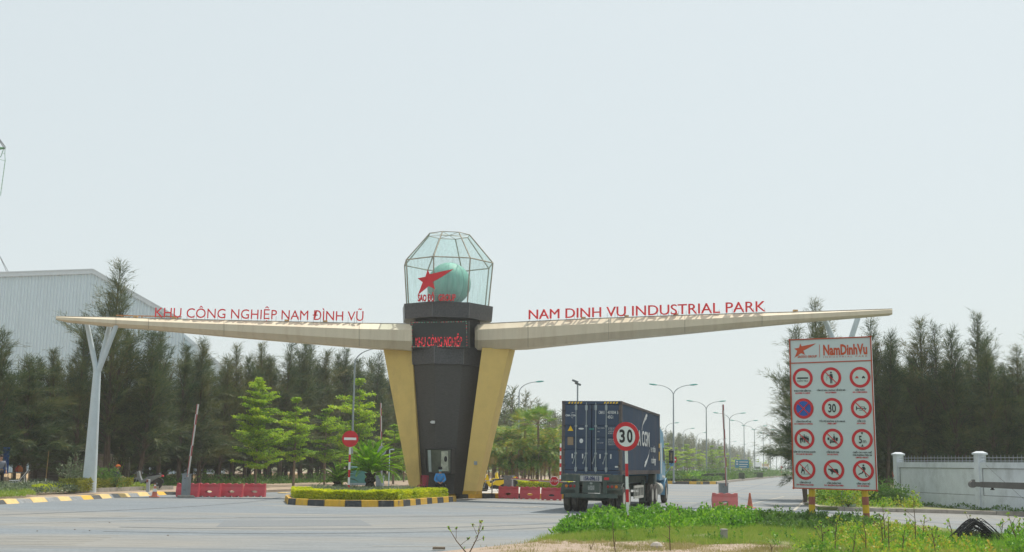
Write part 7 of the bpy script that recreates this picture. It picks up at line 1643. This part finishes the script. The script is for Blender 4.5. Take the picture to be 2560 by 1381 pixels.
# worker with orange helmet by the trees, and a person at the left frame edge
M_navy = mat('navy_workwear', (.02, .035, .05), .85, var=.2)
W_ = dict(SIT); W_.update(pelvis=(0, .05, .42), hipl=(.10, .0, .42), hipr=(-.10, .0, .42), knl=(.14, -.42, .62), knr=(-.12, -.46, .52), anl=(.10, -.62, .30), anr=(-.12, -.50, .09), tol=(.10, -.76, .30), tor=(-.12, -.66, .035), head=(0, -.12, 1.16), neck=(0, -.06, 1.0), chest=(0, 0, .82), shl=(.19, .0, .91), shr=(-.19, 0, .91), ell=(.24, -.16, .66), elr=(-.24, -.18, .66), wrl=(.12, -.36, .68), wrr=(-.12, -.36, .66))
wp_ = XZ(290, 67, .15); person(wp_, R(75), 'seated worker in navy clothes with an orange helmet beside a tree trunk', W_, M_navy, M_navy, helmet=mat('orange_helmet', (.55, .13, .02), .4))
t = thing('stool', wp_, 'small dark stool under the worker with the orange helmet', 'stool'); mb = MB(); mb.cbox((0, 0, .30), (.3, .3, .03), .02); mb.build('seat', M_navy, t)
for sx, sy in ((-1, -1), (1, -1), (-1, 1), (1, 1)): mb = MB(); mb.tube([(sx * .1, sy * .1, .3), (sx * .13, sy * .13, 0)], .016, 5); mb.build('leg', M_navy, t)
ST = dict(pelvis=(0, .02, .92), chest=(0, 0, 1.28), neck=(0, 0, 1.47), head=(0, -.03, 1.62), shl=(.2, 0, 1.38), shr=(-.2, 0, 1.38), ell=(.27, .0, 1.10), elr=(-.27, .0, 1.10), wrl=(.24, -.16, .92), wrr=(-.26, -.06, .86), hipl=(.1, .0, .88), hipr=(-.1, .0, .88), knl=(.12, -.03, .49), knr=(-.12, .0, .49), anl=(.13, 0, .09), anr=(-.13, .03, .09), tol=(.15, -.14, .035), tor=(-.15, -.11, .035))
person(XZ(1, 62, .15), .8, 'person in a grey shirt standing at the far left edge in the shade', ST, mat('grey_shirt', (.14, .16, .2), .85, var=.15), M_trs)

# ------------------------------------------------------------------ motorbikes
def motorbike(loc, rz, label, body_m, trim_m, lean=0.0):
    t = thing('motorbike', loc, label, 'motorbike', rz=rz); t.rotation_euler = (0, lean, rz)      # travels towards +x
    def pr(name, poly, w_, m, par=t, y0=None):
        mb = MB(); y0_ = -w_ / 2 if y0 is None else y0; mb.slab([Vector((x, y0_, z)) for x, z in poly], Vector((0, w_, 0))); return mb.build(name, m, par, bevel=.012)
    for x in (.62, -.62):
        mb = MB(); mb.lathe([(.22, -.035), (.275, -.04), (.295, 0), (.275, .04), (.22, .035)], (x, 0, .295), 24, 'Y'); wh = mb.build('wheel', M_rubber, t, smooth='auto')
        mb = MB(); mb.lathe([(.225, -.02), (.205, -.015), (.205, .015), (.225, .02)], (x, 0, .295), 24, 'Y')
        for k in range(6): a = k * 1.047; mb.tube([(x, 0, .295), (x + .21 * math.cos(a), 0, .295 + .21 * math.sin(a))], .012, 5)
        mb.lathe([(.01, -.05), (.05, -.04), (.05, .04), (.01, .05)], (x, 0, .295), 12, 'Y'); mb.build('rim', M_galv, wh)
    pr('front_fender', [(.40, .58), (.62, .66), (.86, .52), (.84, .46), (.64, .60), (.44, .52)], .12, body_m)
    pr('front_shield', [(.28, .38), (.34, .36), (.52, .70), (.50, 1.0), (.40, 1.02), (.34, .74), (.22, .46)], .20, body_m)
    pr('body_panel', [(.26, .30), (-.20, .28), (-.35, .42), (-.86, .68), (-.90, .76), (-.50, .74), (-.08, .68), (.18, .52), (.34, .44)], .22, body_m)
    pr('engine', [(.22, .22), (-.30, .2), (-.34, .36), (.0, .44), (.24, .36)], .26, M_black)
    pr('seat', [(-.06, .70), (.02, .76), (-.35, .80), (-.74, .86), (-.80, .80), (-.5, .73)], .24, M_black)
    pr('rear_fender', [(-.70, .60), (-.95, .50), (-.98, .30), (-.93, .30), (-.88, .46), (-.68, .56)], .14, trim_m)
    mb = MB(); mb.box((-.93, 0, .70), (.08, .18, .09)); mb.build('tail_light', M_red, t, bevel=.01)
    mb = MB(); mb.lathe([(.01, -.02), (.08, .0), (.09, .06), (.05, .1)], (.46, 0, .92), 14, 'X'); mb.build('headlight', M_chrome, t)
    mb = MB(); mb.tube([(.62, .06, .295), (.46, .06, .80)], .022, 6); mb.tube([(.62, -.06, .295), (.46, -.06, .80)], .022, 6); mb.build('front_fork', M_galv, t)
    mb = MB(); mb.tube([(.36, -.34, .98), (.42, -.12, 1.0), (.42, .12, 1.0), (.36, .34, .98)], .016, 6); hb = mb.build('handlebar', M_black, t)
    for sy in (-1, 1): mb = MB(); mb.tube([(.40, sy * .28, .99), (.36, sy * .32, 1.16)], .008, 4); mb.lathe([(.01, -.01), (.05, 0), (.05, .015), (.01, .02)], (.36, sy * .34, 1.19), 10, 'X'); mb.build('mirror', M_black, hb)
    mb = MB(); mb.tube([(.1, -.15, .26), (-.4, -.17, .26), (-.85, -.18, .36)], [.02, .035, .045], 8); mb.build('exhaust', M_galv, t, smooth='auto')
    mb = MB(); mb.tube([(-.1, .1, .25), (-.2, .26, 0)], .012, 5); mb.build('kick_stand', M_black, t); return t
motorbike(XZ(369, 67.5, .15), R(172), 'black motorbike with silver side panels parked beneath the trees', mat('silver_black_panel', (.20, .21, .22), .35, var=.2, scale=2), M_black, .05)
motorbike(XZ(1236, 71, .20), R(196), 'bright yellow motorbike half hidden behind the tower kerb barriers', mat('bright_yellow_panel', (.75, .52, .01), .35, var=.05), M_black)
motorbike(XZ(1258, 80, .27), R(165), 'second yellow motorbike under the palms behind the boom gate cabinet', MATS['bright_yellow_panel'], M_black)
# small table by the fin, bits of the roadside stall
t = thing('metal_table', XZ(1218, 66, .27), 'small grey metal table between the right fin and the yellow motorbike', 'table', rz=.1); M_tb = mat('grey_table_metal', (.22, .21, .19), .6, var=.15)
mb = MB(); mb.cbox((0, 0, .66), (.62, .45, .035), .015); mb.build('tabletop', M_tb, t); mb = MB(); mb.box((0, -.2, .2), (.56, .02, .02)); mb.box((0, .2, .2), (.56, .02, .02)); mb.build('stretcher', M_tb, t)
for sx, sy in ((-1, -1), (1, -1), (-1, 1), (1, 1)): mb = MB(); mb.tube([(sx * .28, sy * .2, 0), (sx * .28, sy * .2, .65)], .016, 6); mb.build('leg', M_tb, t)
t = thing('striped_post', XZ(1213, 72, .27), 'thin red and white post seen right of the right fin', 'post'); mb = MB()
for i in range(5): mb.mi = i % 2; mb.tube([(0, 0, i * .26), (0, 0, i * .26 + .26)], .035, 8)
mb.build('post', [M_red, M_white], t)
t = thing('striped_post', XZ(1401, 88, .27), 'red and white post rising just left of the truck container', 'post'); mb = MB()
for i in range(11): mb.mi = i % 2; mb.tube([(0, 0, i * .28), (0, 0, i * .28 + .28)], .06, 8)
mb.build('post', [M_white, M_red], t)
t = thing('striped_post', XZ(2091, 64, .14), 'white and red post end under the board, left of the right column', 'post'); mb = MB()
for i in range(3): mb.mi = i % 2; mb.tube([(0, 0, i * .3), (0, 0, i * .3 + .3)], .06, 8)
mb.build('post', [M_red, M_white], t)
# teal tarpaulin shelter behind the cycads
t = thing('teal_shelter', XZ(895, 74, .2), 'teal sheet shelter with sloping side behind the cycad palms', 'shelter', world=True); M_teal = mat('teal_sheet', (.07, .22, .20), .6, var=.12, scale=2, dirt=(.2, .26, .24), dirt_amt=.4)
q = [P(x, y, 74) for x, y in ((872, 1212), (920, 1212), (913, 1180), (902, 1168), (880, 1166), (873, 1172))]; mb = MB(); mb.slab(q, Vector((0, 2.0, 0))); mb.build('sheet_wall', M_teal, t, bevel=.04)
mb = MB(); mb.slab([Vector((p.x, p.y - .02, p.z)) for p in (P(873, 1213, 74), P(919, 1213, 74), P(919, 1208, 74), P(873, 1208, 74))], Vector((0, .05, 0))); mb.build('base_strip', M_galv, t)
# roadside stall: blue cabinet, lounge chair, stools, bucket, bamboo pole
YS = 64.0
def cab_box(px, Yd, w_, h, d, m, name, label, cat, z0=.15): p = XZ(px, Yd, z0); mb = MB(); mb.cbox((p.x, p.y, z0 + h / 2), (w_, d, h), .03); return tag(mb.build(name, m), label, cat)
M_bluep = mat('blue_tarpaulin', (.01, .08, .30), .6, var=.2, scale=4)
mb = MB(); a, b = XZ(4, 66, .15), XZ(22, 66, .15)
wv = [Vector((a.x + (b.x - a.x) * i / 8, 66 + .05 * math.sin(i * 2.2), 0)) for i in range(9)]
mb.loft([[Vector((p.x, p.y, z)) for z in (.9, 1.5, 2.3)] + [Vector((p.x, p.y + .02, z)) for z in (2.3, 1.5, .9)] for p in wv]); tag(mb.build('tarpaulin', M_bluep), 'blue tarpaulin hanging in the shade at the left edge', 'tarpaulin')
cab_box(8, 65.5, .55, .6, .4, M_wood, 'wooden_crate', 'tan wooden crate below the blue tarpaulin', 'crate')
t = thing('lounge_chair', XZ(58, 65, .15), 'folding lounge chair with pale frame in the shade by the hut', 'chair', rz=.2)
mb = MB(); mb.slab([Vector(p) for p in ((-.1, -.25, .42), (.28, -.25, .95), (.28, .25, .95), (-.1, .25, .42))], Vector((-.02, 0, .02))); mb.build('backrest', M_navy, t)
mb = MB(); mb.slab([Vector(p) for p in ((-.6, -.25, .40), (-.1, -.25, .40), (-.1, .25, .40), (-.6, .25, .40))], Vector((0, 0, .02))); mb.build('seat', M_navy, t)
for y in (-.26, .26):
    mb = MB(); mb.tube([(-.62, y, .41), (-.1, y, .43), (.3, y, .97)], .018, 6); mb.build('frame', M_white, t)
    for a, b in (((-.5, y, 0), (-.05, y, .42)), ((.0, y, 0), (-.45, y, .42)), ((.2, y, 0), (.12, y, .68))): mb = MB(); mb.tube([a, b], .015, 6); mb.build('leg', M_white, t)
for k, (px, lb) in enumerate(((34, 'low blue plastic stool beside the lounge chair'), (43, 'second low blue plastic stool, nearer the tree trunk'))):
    t = thing('plastic_stool', XZ(px, 64.2 + k * .5, .15), lb, 'stool'); mb = MB(); mb.cbox((0, 0, .34), (.28, .28, .03), .03); mb.build('seat', mat('dark_blue_plastic', (.02, .06, .12), .5), t)
    for sx, sy in ((-1, -1), (1, -1), (-1, 1), (1, 1)): mb = MB(); mb.tube([(sx * .1, sy * .1, .34), (sx * .13, sy * .13, 0)], .014, 5); mb.build('leg', MATS['dark_blue_plastic'], t)
t = thing('bucket', XZ(87, 66, .15), 'dark teal bucket standing against the hut', 'bucket'); mb = MB(); mb.lathe([(.13, 0), (.17, .36), (.18, .37), (.16, .36), (.12, .03)], (0, 0, 0), 16); mb.build('bucket_body', mat('dark_teal_plastic', (.03, .10, .10), .5), t); mb = MB(); mb.tube([(.17 * math.cos(q), -.02, .36 + .14 * math.sin(q)) for q in np.linspace(0, math.pi, 9)], .006, 4); mb.build('handle', M_galv, t)
for k, (px, c_, lb) in enumerate(((46, (.35, .05, .03), 'red goods sack on the stall behind the lounge chair'), (50, (.40, .14, .05), 'orange goods sack beside the red one at the stall'))):
    p = XZ(px, 67, .15); mb = MB(); mb.lathe([(.02, 0), (.14, .03), (.17, .14), (.13, .26), (.05, .32), (.08, .36)], (p.x, p.y, .965), 12); tag(mb.build('goods_sack', mat('sack%d' % k if 0 else ('red_sack_cloth', 'orange_sack_cloth')[k], c_, .8, var=.2), smooth='auto'), lb, 'sack')
p = XZ(48, 67, .15); t = thing('stall_table', p, 'low wooden stall table carrying the sacks', 'table'); mb = MB(); mb.cbox((0, 0, .78), (1.1, .6, .04), .01); mb.build('tabletop', M_wood, t)
for sx, sy in ((-1, -1), (1, -1), (-1, 1), (1, 1)): mb = MB(); mb.tube([(sx * .48, sy * .24, 0), (sx * .48, sy * .24, .77)], .02, 5); mb.build('leg', M_wood, t)
mb = MB(); a, b = P(113, 1214, 66), P(122, 1128, 66); mb.tube([a, a.lerp(b, .2)], .022, 7); mb.mi = 1; mb.tube([a.lerp(b, .2), b], [.02, .015], 7); tag(mb.build('bamboo_pole', [M_white, mat('bamboo', (.30, .20, .08), .7, var=.2)]), 'leaning bamboo pole with white foot before the hut wall', 'pole')
mb = MB(); p = XZ(373, 61.8, .15); mb.cbox((p.x, p.y, .15 + .32), (.16, .14, .64), .012); mb.mi = 1; mb.cbox((p.x - .035, p.y - .075, .15 + .56), (.09, .012, .14), .004); tag(mb.build('kerb_bollard', [mat('pale_marker_post', (.36, .37, .38), .8, var=.1), mat('brick_red_patch', (.2, .06, .04), .8)]), 'short grey marker post with a red top by the motorbike', 'bollard')
p = XZ(241, 64, .3); mb = MB(); mb.lathe([(.12, 0), (.13, .02), (.13, .42), (.12, .44)], (p.x, p.y, .3), 14); mb.mi = 1; mb.lathe([(.135, 0), (.135, .06)], (p.x, p.y, .74), 14); tag(mb.build('paint_drum', [mat('grey_blue_drum', (.16, .2, .22), .5), M_red]), 'small drum with a red lid behind the left column', 'drum')

# ------------------------------------------------------------------ haze
hz_ = MB(); hz_.box((50, 650, 19), (1500, 1400, 40.5)); hm = bpy.data.materials.new('thin_haze'); hm.use_nodes = True; n_ = hm.node_tree.nodes; l_ = hm.node_tree.links
for q in list(n_): n_.remove(q)
pv = n_.new('ShaderNodeVolumePrincipled'); pv.inputs['Color'].default_value = (.97, .985, 1.0, 1); pv.inputs['Density'].default_value = .00045; pv.inputs['Anisotropy'].default_value = .3; ou = n_.new('ShaderNodeOutputMaterial'); l_.new(pv.outputs[0], ou.inputs['Volume'])
hz_o = tag(hz_.build('haze', hm), 'thin pale haze in the air', 'haze', kind='stuff')
